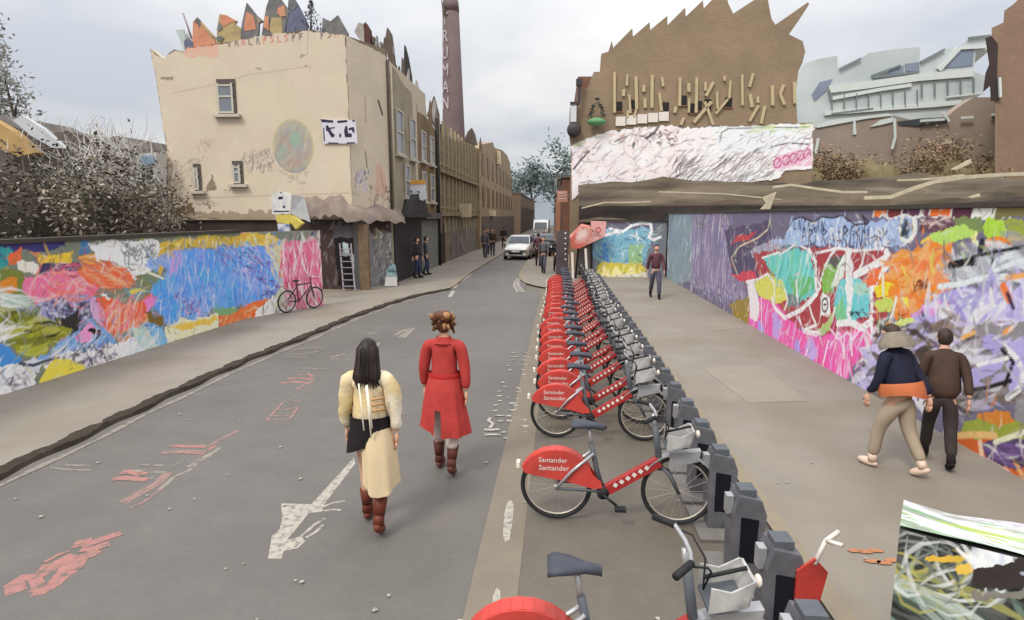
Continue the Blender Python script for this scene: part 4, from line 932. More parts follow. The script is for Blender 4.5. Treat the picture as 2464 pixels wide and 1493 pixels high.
# band with the white and pink spray work
bandq = wl(YB - .05, cC, [(105, 760), (130, 745), (230, 705), (330, 680), (480, 660), (620, 650), (700, 665), (860, 655), (1090, 655), (1365, 640), (1362, 880), (1215, 890), (1190, 930), (960, 960), (600, 1015), (520, 1010), (516, 945), (400, 955), (230, 975), (150, 1010), (110, 1045)])
xa, xb = min(p.x for p in bandq), max(p.x for p in bandq); za, zb = min(p.z for p in bandq), max(p.z for p in bandq)
cv = Canvas((xa, YB - .05), (xb, YB - .05), za, zb, .035)
def paint_band(cv):
    C = lambda l: cv.pts(cC, l); H = lambda l: cv.pts(cH, l)
    cv.fill(P(226, 220, 220))
    cv.poly(C([(80, 640), (700, 640), (640, 1050), (80, 1060)]), P(228, 214, 214)); cv.poly(C([(800, 640), (1370, 630), (1370, 800), (900, 800)]), P(216, 220, 226))
    cv.blots(C([(100, 650), (1360, 650), (1360, 1000), (100, 1000)]), 90, [P(234, 222, 222), P(226, 226, 228), P(214, 210, 216), P(232, 226, 224)], (.2, .6), .6)
    pal = [P(90, 84, 84), P(70, 66, 70), P(130, 118, 118), P(110, 104, 110)]
    cv.scatter(C([(110, 740), (1360, 650), (1360, 880), (900, 930), (120, 1020)]), 260, pal, (.12, .6), (.02, .06), .5, .7, .6)
    cv.scatter(C([(620, 830), (1100, 780), (1180, 930), (640, 1010)]), 160, pal + [P(150, 140, 140)], (.3, 1.1), (.03, .08), .75, .25)
    cv.scatter(C([(300, 660), (560, 650), (540, 720), (320, 740)]), 40, [P(150, 120, 110), P(120, 100, 96), P(200, 170, 160)], (.2, .6), (.03, .07), .8, .4)
    cv.scatter(C([(480, 690), (660, 680), (640, 760), (500, 760)]), 30, [P(130, 96, 92), P(110, 84, 84)], (.15, .4), (.05, .1))
    for l, w in (([(500, 720), (540, 690), (560, 660)], .12), ([(880, 740), (890, 690), (930, 670), (1160, 665), (1330, 665)], .05), ([(1150, 765), (1240, 745), (1340, 752)], .07), ([(120, 880), (160, 830), (200, 790)], .09), ([(330, 740), (420, 700), (480, 710), (520, 740)], .05)): cv.stroke(C(l), w, P(84, 80, 84))
    u, v = cv.at(*cC(430, 760)); cv.ring((u, v), .45, .55, .05, P(190, 180, 180)); cv.poly([(u - .04, v - .15), (u + .05, v - .15), (u + .06, v + .15), (u - .05, v + .12)], P(80, 90, 90))
    pk = C([(1150, 850), (1180, 810), (1350, 770), (1358, 860), (1160, 880)]); cv.poly(pk, P(216, 176, 196)); 
    for k, (x, y) in enumerate(((1180, 850), (1225, 835), (1265, 825), (1300, 810), (1335, 805))):
        u, v = cv.at(*cC(x, y)); cv.ring((u, v), .16, .22, .07, P(176, 84, 124)); cv.stroke([(u - .1, v - .2), (u + .12, v + .2)], .05, P(180, 96, 130))
    cv.scatter(C([(1000, 650), (1360, 640), (1360, 680), (1010, 690)]), 20, [P(170, 196, 150), P(196, 205, 140)], (.3, .8), (.05, .12), 0, .2)
    cv.scatter(C([(110, 720), (240, 690), (240, 720), (120, 760)]), 20, [P(150, 180, 150), P(215, 200, 150)], (.2, .5), (.04, .1))
paint_band(cv); cv.smear(420, ln=(.2, .9), wd=(.03, .09), ang=.5, dang=.6)
q2 = [((p.x - xa), p.z) for p in bandq]
i0, i1, j0, j1 = 0, cv.nu, 0, cv.nv
mask = cv.inside(q2, i0, i1, j0, j1, 1.2)
ex = MB(); ex.prism([p + Vector((0, .006, 0)) for p in bandq], (0, .04, 0))
link('painted_band', cv.mesh('painted_band', ex, [paint_mat(), mat('band_render', S(205, 196, 194), .9, .05, 3)], mask=mask), bb)
# raised pale letter strokes
M_cream = mat('pale_lettering', S(186, 170, 136), .7, .08, 5)
for a, b in (((665, 70), (665, 400)), ((770, 90), (765, 180)), ((740, 210), (738, 265)), ((785, 255), (795, 405)), ((840, 105), (845, 370)), ((843, 370), (825, 435)), ((905, 175), (903, 230)), ((912, 285), (915, 360)), ((972, 95), (970, 360)), ((1052, 110), (1062, 185)), ((1030, 240), (1048, 385)), ((1200, 115), (1195, 345)), ((1268, 160), (1272, 230)), ((1275, 285), (1270, 400)), ((1335, 115), (1330, 400)), ((1405, 150), (1408, 220)), ((1470, 150), (1410, 265)), ((1500, 230), (1505, 370)), ((1560, 100), (1562, 140)), ((1610, 140), (1600, 285)), ((1705, 90), (1708, 340)), ((1795, 80), (1765, 190)), ((1770, 250), (1785, 355)), ((1830, 270), (1835, 320)), ((1840, 340), (1765, 470)), ((1890, 345), (1860, 490)), ((1950, 180), (1955, 340)), ((2045, 170), (2015, 250)), ((2015, 250), (2050, 335)), ((2130, 150), (2135, 325)), ((1400, 310), (1470, 500)), ((1455, 310), (1310, 480)), ((1590, 290), (1490, 410)), ((1230, 440), (1205, 500)), ((775, 380), (770, 440)), ((1165, 350), (1155, 400))):
    pa, pb = onY(*cH(*a), YB - .06), onY(*cH(*b), YB - .06); mb = MB(); mb.bar(pa, pb, .1, random.uniform(.10, .15)); mb.build('letter_stroke', M_cream, bb)
for x, y in ((700, 350), (825, 335), (1080, 355), (1225, 300), (1305, 365), (1350, 345), (1425, 330), (1595, 315)):
    p = onY(*cH(x, y), YB - .004); mb = MB(); mb.box((p.x, p.y, p.z), (.32, .05, .45)); mb.box((p.x, p.y - .03, p.z - .25), (.4, .06, .05), 1); mb.build('window', [mat('window_dark', S(40, 36, 34), .3, .2, 2), M_brickd], bb)
mb = MB()
for k in range(5): 
    p = onY(*cH(715 + 88 * k, 470 - 10 * k), YB - .05); mb.box(p, (.46, .08, .42)); 
mb.build('white_plaque_row', mat('plaque_white', S(220, 212, 204), .7, .06, 4), bb)
# dark opening and cornice stripe
mb = MB(); mb.prism(wl(YB - .10, cH, [(540, 1005), (640, 985), (830, 965), (945, 965), (950, 1085), (520, 1085)]), (0, .04, 0)); mb.build('dark_panel', mat('dark_panel', S(86, 78, 70), .9, .2, 2), bb)
# green plant tub at the left end of the parapet band
pt = empty('window_planter', onY(*cH(520, 480), YB - .35), 'small green planter with a dark spiky shrub on the brick building corner', 'planter')
mb = MB(); c = onY(*cH(520, 470), YB - .35); mb.ball((c.x, c.y, c.z), (.45, .25, .22), fn=lambda p: 1 if p.z < .2 else .8); mb.build('tub', mat('planter_green', S(96, 150, 104), .6, .15, 4), pt)
mb = MB()
for _ in range(90):
    h = random.random(); a = random.random() * 6.28; r = (1 - h) * .36; p = Vector((c.x + r * math.cos(a), c.y + r * math.sin(a) * .5, c.z + .15 + h * .85)); d = Vector((math.cos(a) * .14, -.05, .05)); mb.add([p, p + d, p + Vector((0, 0, .09))], [(0, 1, 2)])
mb.build('shrub', mat('shrub_dark', S(60, 62, 60), .8, .3, 6), pt)
# lamp bracket on the corner
lb = empty('corner_lamp', onY(*cH(340, 470), YB - .3), 'dark wall lantern with pale panes on the left corner of the brick building', 'wall lamp')
mb = MB(); c = onY(*cH(335, 540), YB - .3); mb.ball(c, (.34, .25, .36)); mb.build('bracket', mat('lamp_iron', S(66, 60, 62), .6, .2, 5), lb)
mb = MB(); c = onY(*cH(330, 400), YB - .3); mb.box(c, (.28, .2, .85)); mb.build('pane', mat('lamp_pane', S(205, 208, 210), .3, .05, 4), lb)
mb = MB(); c = onY(*cH(340, 325), YB - .3); mb.box(c, (.42, .3, .12)); mb.box(c + Vector((.2, 0, .5)), (.12, .12, 1.0)); mb.box(c + Vector((.2, 0, .95)), (.3, .2, .3)); mb.build('cap', mat('lamp_iron', S(66, 60, 62), .6, .2, 5), lb)

# ================================================================== GLASS OFFICE, BROWN BLOCK, TOWER, HEDGE
M_gl = mat('office_glass', S(184, 194, 194), .25, .1, .35, spec=.5, stain=S(200, 208, 208), stain_scale=.25)
M_gl2 = mat('office_glass_blue', S(128, 140, 158), .2, .1, .5, spec=.5)
M_mul = mat('mullion', S(206, 214, 210), .5, .05, 3)
M_muld = mat('mullion_dark', S(120, 132, 132), .5, .05, 3)
YG = 48
go = empty('glass_office', (24, 50, 0), 'pale green glass office block with sloping roof lights beyond the hedge', 'office building')
mb = MB(); mb.prism(wl(YG, cI, [(60, 830), (80, 640), (100, 490), (150, 420), (250, 385), (365, 368), (372, 455), (440, 420), (520, 385), (570, 350), (740, 325), (912, 308), (905, 405), (1000, 355), (1070, 325), (1170, 305), (1230, 255), (1370, 235), (1370, 330), (1275, 330), (1262, 470), (1335, 500), (1325, 612), (1180, 640), (1180, 685), (1100, 760), (900, 800), (740, 760), (420, 800), (230, 830)]), (2.2, 6, 0)); mb.build('glass_front', M_gl, go)
mb = MB()
for l, w in (([(310, 590), (560, 560), (900, 510), (1260, 480)], .5), ([(320, 650), (640, 590), (850, 560)], .25), ([(280, 745), (700, 710), (1000, 690), (1180, 672)], .32), ([(1080, 640), (1325, 612)], .12), ([(1030, 460), (1160, 320)], .35), ([(1170, 318), (1340, 308)], .2)):
    pts = wl(YG - .12, cI, l)
    for a, b in zip(pts, pts[1:]): mb.bar(a, b, .12, w)
mb.build('sill_band', M_mul, go)
mb = MB()
for l in ([(380, 455), (520, 385)], [(910, 410), (1070, 325)], [(590, 500), (780, 430)], [(600, 510), (900, 475), (1040, 462), (1255, 435)], [(310, 590), (325, 660)], [(325, 750), (600, 715)], [(1225, 252), (1370, 235)]):
    pts = wl(YG - .14, cI, l); mb = MB(); mb.bar(pts[0], pts[1], .1, .14); mb.build('mullion', M_muld, go)
for x in range(330, 900, 80): mb = MB(); mb.bar(*wl(YG - .15, cI, [(x, 625 - (x - 330) * .06), (x, 730 - (x - 330) * .05)]), .08, .07); mb.build('mullion', M_muld, go)
for x in range(920, 1330, 85): mb = MB(); mb.bar(*wl(YG - .15, cI, [(x, 545 - (x - 920) * .09), (x, 640 - (x - 920) * .06)]), .08, .1); mb.build('mullion', M_muld, go)
for q in ([(200, 620), (250, 540), (335, 520), (290, 600), (215, 665)], [(720, 450), (800, 430), (800, 480), (690, 490)], [(810, 420), (900, 410), (905, 470), (815, 470)], [(1050, 450), (1165, 330), (1165, 440)], [(1165, 330), (1262, 322), (1255, 430), (1165, 442)]):
    mb = MB(); mb.prism(wl(YG - .06, cI, q), (0, .03, 0)); mb.build('pane', M_gl2, go)
YM = 45
bk = empty('brick_warehouse', (28, 46, 0), 'low brown brick warehouse under the glass office with pale roof edge', 'building')
mb = MB(); pts = wl(YM, cI, [(190, 1300), (205, 860), (240, 830), (460, 790), (700, 760), (740, 780), (900, 800), (1080, 770), (1180, 690), (1260, 640), (1400, 640), (1600, 660), (1700, 660), (1700, 1300)]); mb.prism(pts, (0, .9, 0)); mb.build('wall', mat('brown_render', S(152, 138, 126), .9, .12, .25, .2, stain=S(138, 128, 122), stain_scale=.15), bk)
mb = MB(); mb.prism(wl(YM - .1, cI, [(205, 830), (330, 790), (700, 745), (735, 760), (560, 780), (240, 840)]), (0, .08, 0)); mb.prism(wl(YM - .1, cI, [(585, 835), (650, 790), (730, 770), (740, 800), (660, 820)]), (0, .08, 0)); mb.prism(wl(YM - .1, cI, [(470, 795), (485, 795), (492, 885), (470, 885)]), (0, .08, 0)); mb.build('roof_edge', M_mul, bk)
mb = MB()
for q in ([(760, 800), (900, 780), (1090, 770), (1090, 800), (900, 830), (770, 820)], [(1380, 760), (1560, 745), (1560, 820), (1420, 830)]): mb = MB(); mb.prism(wl(YM - .08, cI, q), (0, .05, 0)); mb.build('strip_window', mat('window_grey', S(70, 76, 78), .4, .2, 1), bk)
mb = MB()
for a, b in (((740, 780), (745, 900)), ((745, 900), (725, 980)), ((1060, 740), (1100, 800)), ((240, 910), (222, 1010)), ((1180, 775), (1260, 770)), ((1380, 755), (1560, 745)), ((910, 795), (1070, 785)), ((1040, 940), (1140, 925)), ((1480, 985), (1545, 985))): mb = MB(); mb.bar(*wl(YM - .3, cI, [a, b]), .08, .16); mb.build('pipe_run', M_mul, bk)
tw = empty('brick_tower', (24, 36, 0), 'tall plain brown brick tower cut by the right edge beside the glass office', 'tower')
mb = MB(); mb.prism(wl(36, cI, [(1400, 1200), (1400, 690), (1385, 560), (1378, 380), (1378, 185), (1455, 150), (1462, 72), (1520, 30), (1560, -10), (1900, -60), (1900, 1200)]), (7, 9, 0)); mb.build('wall', brick_mat('tower_brick', S(144, 120, 100), S(136, 112, 94), S(140, 116, 98), 1.0, var=.12), tw)
mb = MB(); mb.prism(wl(35.9, cI, [(1345, 250), (1378, 235), (1420, 290), (1415, 480), (1430, 660), (1380, 665), (1375, 560), (1330, 600), (1345, 480), (1370, 420)]), (0, .09, 0)); mb.build('dark_recess', mat('recess_dark', S(66, 56, 54), .9, .15, 1), tw)
mb = MB(); mb.bar(*wl(35.8, cI, [(1430, 510), (1435, 640)]), .1, .12); mb.build('downpipe', M_mul, tw)
def PC(r, g, b): return S(r, g, b, .97)
# ================================================================== CREAM CORNER BUILDING
YC = 22.0
cb = empty('cream_building', (-10.8, 24, 0), 'three storey cream rendered corner building with a faded round mural and painted roof boards', 'building')
M_cr = mat('cream_render', S(190, 177, 156), .9, .05, .6, .15)
xl = onY(360, 130, YC).x; CX = -7.42; KXc, KYc = -6.52, 23.9
cv = Canvas((xl - .3, YC), (CX, YC), 2.6, 10.2, .03)
def stain_front(cv):
    A = lambda l: cv.pts(cA, l); Nn = lambda l: cv.pts(cN, l); O = lambda l: cv.pts(cO, l)
    cv.fill(PC(209, 195, 173))
    for q, c in ((A([(900, 250), (2100, 150), (2100, 420), (950, 560)]), PC(201, 187, 168)), (A([(1000, 900), (2140, 800), (2140, 1300), (1000, 1300)]), PC(217, 202, 179))): cv.poly(q, c, 3, .55)
    cv.blots(A([(940, 330), (2100, 250), (2100, 1250), (1000, 1250)]), 120, [PC(203, 188, 166), PC(215, 200, 178), PC(206, 190, 171), PC(212, 198, 173), PC(205, 186, 169)], (.3, 1.1), .28)
    cv.poly(A([(1090, 270), (1300, 250), (1310, 330), (1110, 340)]), PC(214, 160, 140), 2, .6); cv.scatter(A([(1100, 270), (1340, 240), (1340, 340), (1120, 340)]), 24, [PC(226, 150, 124), PC(214, 176, 160)], (.15, .5), (.05, .12), .2, .5, .3, .5)
    # lettering line under the roof boards
    for k in range(16):
        x = 640 + k * 80
        if 1480 < x < 1640: continue
        u, v = cv.at(*cN(x, 515 - (x - 640) * .085)); cv.letters(u, v - .02, .22, 1, .04, random.choice([PC(120, 96, 92), PC(196, 120, 110), PC(206, 140, 130), PC(110, 104, 110)]))
    # cables, patches
    for l, c in (([(1040, 560), (1240, 520), (1500, 450), (1850, 400)], PC(176, 160, 138)), ([(1100, 1195), (1500, 1180), (2140, 1160)], PC(170, 152, 126)), ([(1850, 170), (1845, 330)], PC(170, 152, 140))): cv.stroke(A(l), .025, c)
    cv.poly(A([(960, 470), (1040, 468), (1040, 488), (965, 486)]), PC(150, 136, 122))
    for x, y in ((1815, 335), (1552, 412), (1850, 395), (1370, 1150), (1240, 1225), (1120, 1195)): 
        u, v = cv.at(*cA(x, y)); cv.scatter([(u - .1, v - .06), (u + .1, v - .06), (u + .1, v + .06), (u - .1, v + .06)], 4, [PC(110, 98, 82)], (.08, .2), (.02, .05), .2, .6)
    cv.scatter(A([(1200, 1215), (1300, 1215), (1300, 1230), (1200, 1230)]), 6, [PC(120, 104, 84)], (.3, .6), (.02, .04), 0, .1)
    # round mural
    u, v = cv.at(*cA(1760, 880)); cv.poly([(u + .74 * math.cos(t * .2618), v + .93 * math.sin(t * .2618)) for t in range(24)], PC(172, 164, 150), 1, .9)
    e = [(u + .62 * math.cos(t * .5236), v + .8 * math.sin(t * .5236)) for t in range(12)]
    cv.scatter(e, 90, [PC(150, 170, 158), PC(178, 150, 140), PC(160, 160, 168), PC(190, 182, 160), PC(170, 140, 130), PC(150, 150, 140)], (.2, .7), (.06, .18), 1.1, .6, .3, .55)
    cv.poly([(u + .1 + .2 * math.cos(t), v + .25 + .32 * math.sin(t)) for t in (0, 1, 2, 3, 4, 5)], PC(140, 176, 158), 1, .7)
    cv.ring((u, v), .74, .93, .06, PC(190, 182, 140)); cv.ring((u, v), .72, .91, .05, PC(140, 146, 158), 3.4, 5.4)
    # scribbled tags
    cv.scatter(A([(1450, 920), (1640, 900), (1640, 1020), (1470, 1020)]), 80, [PC(130, 124, 128), PC(110, 104, 110), PC(160, 150, 150), PC(96, 90, 94)], (.1, .4), (.015, .04), 1.2, .7, .7)
    cv.scatter(A([(1170, 850), (1290, 830), (1290, 900), (1190, 900)]), 18, [PC(170, 154, 138), PC(158, 142, 128)], (.12, .35), (.02, .04), 1.9, .4)
    cv.scatter(A([(1000, 980), (1220, 950), (1210, 1130), (1010, 1150)]), 90, [PC(180, 166, 156), PC(168, 152, 140), PC(196, 184, 176), PC(150, 134, 120)], (.15, .5), (.03, .08), 1.0, .8, .5, .6)
    cv.scatter(A([(940, 900), (1010, 900), (1080, 1400), (880, 1400)]), 220, [PC(120, 96, 76), PC(150, 124, 100), PC(180, 140, 120), PC(206, 180, 160), PC(100, 84, 66)], (.06, .25), (.03, .07), None, math.pi, .8)
    cv.scatter(A([(1650, 1000), (1850, 1020), (1830, 1120), (1720, 1100)]), 36, [PC(150, 140, 120), PC(180, 166, 140)], (.1, .3), (.02, .05))
    cv.poly(A([(1230, 1150), (1270, 1050), (1310, 1145)]), PC(140, 126, 100)); cv.scatter(A([(1230, 1150), (1270, 1050), (1310, 1145)]), 16, [PC(90, 80, 66), PC(160, 146, 120)], (.1, .25), (.02, .04))
    cv.poly(A([(1040, 1250), (1150, 1225), (1180, 1290), (1060, 1310)]), PC(120, 98, 70), 2)
    # faded ledge over the shop
    cv.poly(A([(1040, 1300), (1200, 1280), (1650, 1265), (1650, 1345), (1200, 1350), (1060, 1400)]), PC(150, 128, 106), 2, .8)
    cv.poly(A([(900, 1340), (2200, 1330), (2200, 1600), (900, 1600)]), PC(70, 60, 54), 2)
    cv.scatter(A([(1000, 1330), (1650, 1340), (1650, 1400), (1000, 1420)]), 60, [PC(110, 96, 80), PC(60, 52, 48), PC(180, 168, 150), PC(140, 126, 110)], (.3, 1.2), (.03, .07), 0, .1)
    cv.poly(A([(1080, 1360), (1640, 1335), (1640, 1350), (1080, 1385)]), PC(214, 200, 178))
stain_front(cv)
sil = wl(YC, cA, [(910, 1800), (1010, 1200), (1000, 900), (955, 600), (935, 470), (900, 292), (985, 362), (1012, 322), (1045, 298), (1100, 312), (1120, 290), (1260, 270), (1530, 225), (1840, 178), (2090, 212)])
sil = [(p.x, p.z) for p in sil]; sil[-1] = (CX, sil[-1][1]); top_c = sil[-1][1]
mask = cv.inside([(x - cv.A.x, z) for x, z in sil] + [(cv.w, 2.6)], 0, cv.nu, 0, cv.nv, 1.0)
ex = MB(); ex.prism([(x, YC + .005, max(z, 2.6)) for x, z in sil] + [(CX, YC + .005, 2.6)], (0, .4, 0))
link('front_wall', cv.mesh('front_wall', ex, [paint_mat(), M_cr], mask=mask), cb)
mb = MB(); mb.prism([(xl + .6, YC + .41, 2.6), (CX - .01, YC + .41, 2.6), (KXc - .02, KYc, 2.6), (KXc - .02, 31, 2.6), (xl + .6, 31, 2.6)], (0, 0, top_c - 2.9)); mb.build('rear_block', M_cr, cb)
cv = Canvas((CX + .003, YC + .01), (KXc, KYc), 2.6, top_c + .2, .025)
A = lambda l: cv.pts(cA, l)
cv.fill(PC(209, 195, 173))
cv.blots([(0, 2.6), (2.1, 2.6), (2.1, 9), (0, 9)], 60, [PC(203, 188, 167), PC(214, 200, 177), PC(199, 186, 167)], (.3, .9), .35)
BB = lambda l: cv.pts(cB, l)
for l, w, c in (([(340, 720), (345, 920)], .05, PC(168, 150, 132)), ([(340, 1140), (350, 1200), (355, 1260)], .06, PC(130, 118, 96)), ([(440, 760), (470, 860)], .1, PC(90, 76, 66)), ([(455, 1300), (480, 1420)], .12, PC(110, 76, 66))): cv.stroke(BB(l), w, c)
cv.poly(BB([(410, 1230), (460, 1220), (520, 1500), (420, 1500)]), PC(210, 170, 150), 2, .8)
cv.scatter(BB([(270, 1280), (370, 1270), (360, 1420), (280, 1420)]), 40, [PC(170, 168, 190), PC(200, 196, 210), PC(130, 124, 150)], (.1, .4), (.05, .1), 1.2, .5)
cv.scatter(BB([(180, 1300), (300, 1320), (300, 1480), (200, 1480)]), 20, [PC(160, 148, 120), PC(130, 120, 100)], (.1, .3), (.02, .05))
cv.scatter(BB([(360, 1380), (520, 1400), (520, 1600), (380, 1560)]), 60, [PC(150, 140, 124), PC(196, 180, 160), PC(110, 100, 90)], (.1, .4), (.04, .1))
e = MB(); e.prism([(CX + .003, YC + .02, 2.6), (KXc - .004, KYc + .004, 2.6), (KXc - .004, KYc + .004, top_c), (CX + .003, YC + .02, top_c)], (-.3, .16, 0))
msk = cv.inside([(0, 2.6), (cv.w, 2.6), (cv.w, 8.75), (cv.w * .85, 8.8), (0, top_c)], 0, cv.nu, 0, cv.nv, .4)
link('corner_wall', cv.mesh('corner_wall', e, [paint_mat(), M_cr], mask=msk), cb)
mb = MB(); mb.tube([(KXc + .05, KYc, 2.6), (KXc + .05, KYc, 8.6)], .055); mb.build('downpipe', mat('pipe_dark', S(80, 72, 64), .7, .25, 4), cb)
mb = MB(); mb.tube([(KXc + .08, KYc + .3, 2.9), (KXc + .08, KYc + .3, 8.4)], .045); mb.build('downpipe', mat('pipe_pale', S(190, 178, 158), .7, .1, 4), cb)
M_frame = mat('window_frame', S(186, 180, 168), .6, .05, 4); M_pane = mat('window_pane', S(120, 126, 134), .2, .15, 1.5, spec=.5); M_reveal = mat('window_reveal', S(92, 84, 78), .9, .15, 4)
def sash(pts, parent, Y, pale=False):
    p = wl(Y, cA, pts); x0, x1 = p[0].x, p[1].x; z1, z0 = p[0].z, p[1].z
    mb = MB(); mb.box(((x0 + x1) / 2, Y - .015, (z0 + z1) / 2), (x1 - x0, .05, z1 - z0)); w = mb.build('window', M_reveal, parent)
    mb = MB(); mb.box(((x0 + x1) / 2 - .05, Y - .05, (z0 + z1) / 2 - .08), (x1 - x0 - .22, .03, z1 - z0 - .28)); mb.build('pane', M_pane, w)
    mb = MB(); m = (z0 + z1) / 2
    for xx in (x0 + .05, x1 - .12): mb.box((xx, Y - .06, m - .04), (.07, .06, z1 - z0 - .2))
    for zz in (z0 + .05, m, z1 - .22): mb.box(((x0 + x1) / 2 - .035, Y - .062, zz), (x1 - x0 - .1, .055, .06))
    mb.build('frame', M_frame, w)
    mb = MB(); mb.box(((x0 + x1) / 2, Y - .08, z0 - .07), (x1 - x0 + .3, .2, .1)); mb.build('sill', M_frame, w)
sash([(1300, 478), (1425, 685)], cb, YC); sash([(1395, 968), (1465, 1105)], cb, YC); sash([(1160, 985), (1215, 1145)], cb, YC)
# ground floor shop
M_shop = mat('shop_dark', S(62, 50, 46), .6, .3, 1.5); M_shopg = mat('shop_grey', S(112, 106, 112), .7, .2, 1.5)
mb = MB(); mb.prism([(xl + .6, YC + .1, 0), (CX - .2, YC + .1, 0), (KXc - .15, KYc, 0), (KXc - .15, 30.9, 0), (xl + .6, 30.9, 0)], (0, 0, 2.59)); mb.build('ground_floor', M_shop, cb)
gf = Canvas((-9.6, YC - .02), (CX, YC - .02), .06, 2.62, .03)
E_ = lambda l: gf.pts(cE, l)
gf.fill(PC(70, 56, 54)); gf.scatter(E_([(200, 350), (760, 330), (760, 900), (250, 900)]), 90, [PC(100, 90, 92), PC(50, 36, 36), PC(130, 120, 118), PC(84, 60, 58)], (.15, .6), (.04, .1), 1.5, .4)
gf.poly(E_([(380, 430), (570, 420), (570, 520), (390, 520)]), PC(92, 88, 94)); gf.poly(E_([(390, 520), (560, 520), (560, 890), (420, 890)]), PC(30, 26, 28)); gf.poly(E_([(440, 560), (500, 560), (500, 660), (450, 650)]), PC(190, 205, 208)); gf.poly(E_([(500, 640), (545, 650), (565, 760), (540, 760)]), PC(190, 198, 198))
link('shop_window', gf.mesh('shop_window', None, [paint_mat()]), cb)
gf = Canvas((CX, YC + .0), (KXc, KYc - .02), .06, 2.62, .03); E_ = lambda l: gf.pts(cE, l)
gf.fill(PC(128, 126, 126)); gf.scatter(E_([(640, 480), (860, 470), (860, 850), (660, 860)]), 160, [PC(165, 168, 168), PC(110, 106, 104), PC(190, 188, 184), PC(140, 140, 144), PC(84, 74, 70)], (.1, .5), (.03, .09), 1.3, .7)
gf.poly(E_([(640, 330), (880, 330), (880, 490), (640, 460)]), PC(70, 50, 50), 3); gf.scatter(E_([(680, 460), (780, 450), (770, 540), (690, 530)]), 20, [PC(150, 140, 90), PC(210, 205, 190), PC(90, 84, 60)], (.1, .4), (.05, .1)); gf.scatter(E_([(780, 380), (850, 380), (850, 840), (800, 840)]), 60, [PC(206, 196, 190), PC(110, 80, 76), PC(70, 54, 54)], (.08, .25), (.04, .08))
link('painted_shutter', gf.mesh('painted_shutter', None, [paint_mat()]), cb)
pl = onY(*cE(615, 650), YC - .15); mb = MB(); mb.box((pl.x, YC - .12, 1.25), (.36, .2, 2.4)); mb.build('pillar', mat('pillar_brown', S(112, 92, 74), .9, .3, 5, .3), cb)
# sagging awning
mb = MB(); nx = 40; vs = []
ax0, ax1 = -9.3, KXc + .25
for i in range(nx + 1):
    t = i / nx; x = ax0 + (ax1 - ax0) * t; y = YC if x < CX else YC + (KYc - YC) * (x - CX) / (KXc - CX)
    lift_ = .22 * math.sin(t * 5.2) + .10 * math.sin(t * 17) + .05 * math.sin(t * 41)
    vs += [(x, y - .02, 3.25 + lift_), (x + (.25 if x > CX else 0), y - .38, 3.0 + lift_), (x + (.32 if x > CX else 0), y - .5, 2.62 + lift_ * .6 + .05 * math.sin(t * 60))]
mb.add(vs, [(3 * i + j, 3 * i + 3 + j, 3 * i + 4 + j, 3 * i + 1 + j) for i in range(nx) for j in (0, 1)], 0, True)
mb.build('awning', mat('awning_mauve', S(134, 120, 108), .9, .25, 1.5, .3, stain=S(112, 96, 96)), cb)

# pointed painted boards standing along the parapet
M_bo = [mat('board_orange', S(196, 132, 106), .8, .2, 2.5, stain=S(180, 148, 118)), mat('board_ochre', S(172, 154, 112), .8, .2, 3, stain=S(140, 126, 100)), mat('board_grey', S(108, 108, 108), .8, .3, 2.5, stain=S(138, 128, 122)), mat('board_navy', S(98, 102, 124), .8, .2, 2.5, stain=S(116, 120, 138)), mat('board_pale', S(176, 186, 184), .7, .1, 3)]
def board(label, polys, dy=0):
    mb = MB()
    for k, (q, mi) in enumerate(polys):
        Y = YC + .22 + dy - .012 * k
        mb.prism(wl(Y, cN, q), (0, .10 if k == 0 else .008, 0), mi)
    o = mb.build('roof_board', M_bo, None, label, 'painted board', 'painted boards along the cream building roof')
    return o
board('pale blue leaf-shaped board at the left end of the cream roof', [([(60, 340), (140, 330), (180, 500), (150, 600), (110, 470)], 4), ([(150, 460), (200, 420), (250, 470), (250, 560), (160, 560)], 3)])
board('big orange pointed board with a dark tip, second on the cream roof', [([(240, 600), (250, 250), (295, 195), (480, 400), (520, 560)], 0), ([(262, 240), (300, 195), (345, 240), (320, 310), (290, 260)], 2), ([(330, 240), (480, 400), (470, 430), (340, 280)], 1)])
board('short orange board with a torn ochre foot on the cream roof', [([(510, 560), (520, 330), (545, 160), (620, 170), (740, 235), (720, 270), (790, 320), (780, 480)], 1), ([(560, 170), (630, 175), (735, 235), (660, 260), (590, 300), (560, 250)], 0), ([(515, 330), (545, 250), (585, 310), (540, 350)], 2), ([(480, 430), (560, 400), (600, 425), (560, 470)], 2)])
board('tall narrow pink and grey triangle in the middle of the cream roof', [([(770, 470), (800, 250), (850, 30), (960, 170), (1040, 240), (990, 260), (980, 450)], 2), ([(820, 300), (850, 130), (930, 180), (955, 330), (830, 350)], 0), ([(960, 190), (1010, 240), (985, 260)], 1)], .02)
board('dark green topped rounded board with a yellow panel on the cream roof', [([(1010, 440), (1040, 250), (1070, 80), (1110, -30), (1210, -40), (1290, 70), (1330, 130), (1290, 260), (1270, 420)], 2), ([(1130, 200), (1240, 195), (1250, 370), (1150, 400), (1100, 330)], 1), ([(1200, 90), (1270, 60), (1290, 180), (1230, 190), (1190, 150)], 0), ([(1050, 180), (1100, 190), (1095, 350), (1040, 300)], 0)], .04)
board('plain navy pointed board next to the last dark one on the cream roof', [([(1290, 420), (1300, 250), (1320, -20), (1380, -20), (1430, 60), (1500, 200), (1540, 290), (1500, 400)], 3), ([(1320, 0), (1375, -10), (1420, 60), (1370, 120), (1315, 90)], 2)], .06)
board('dark grey slanted board at the right end of the cream roof', [([(1690, 420), (1700, 200), (1790, 240), (1870, 170), (1990, 380), (1960, 420)], 2)], .08)
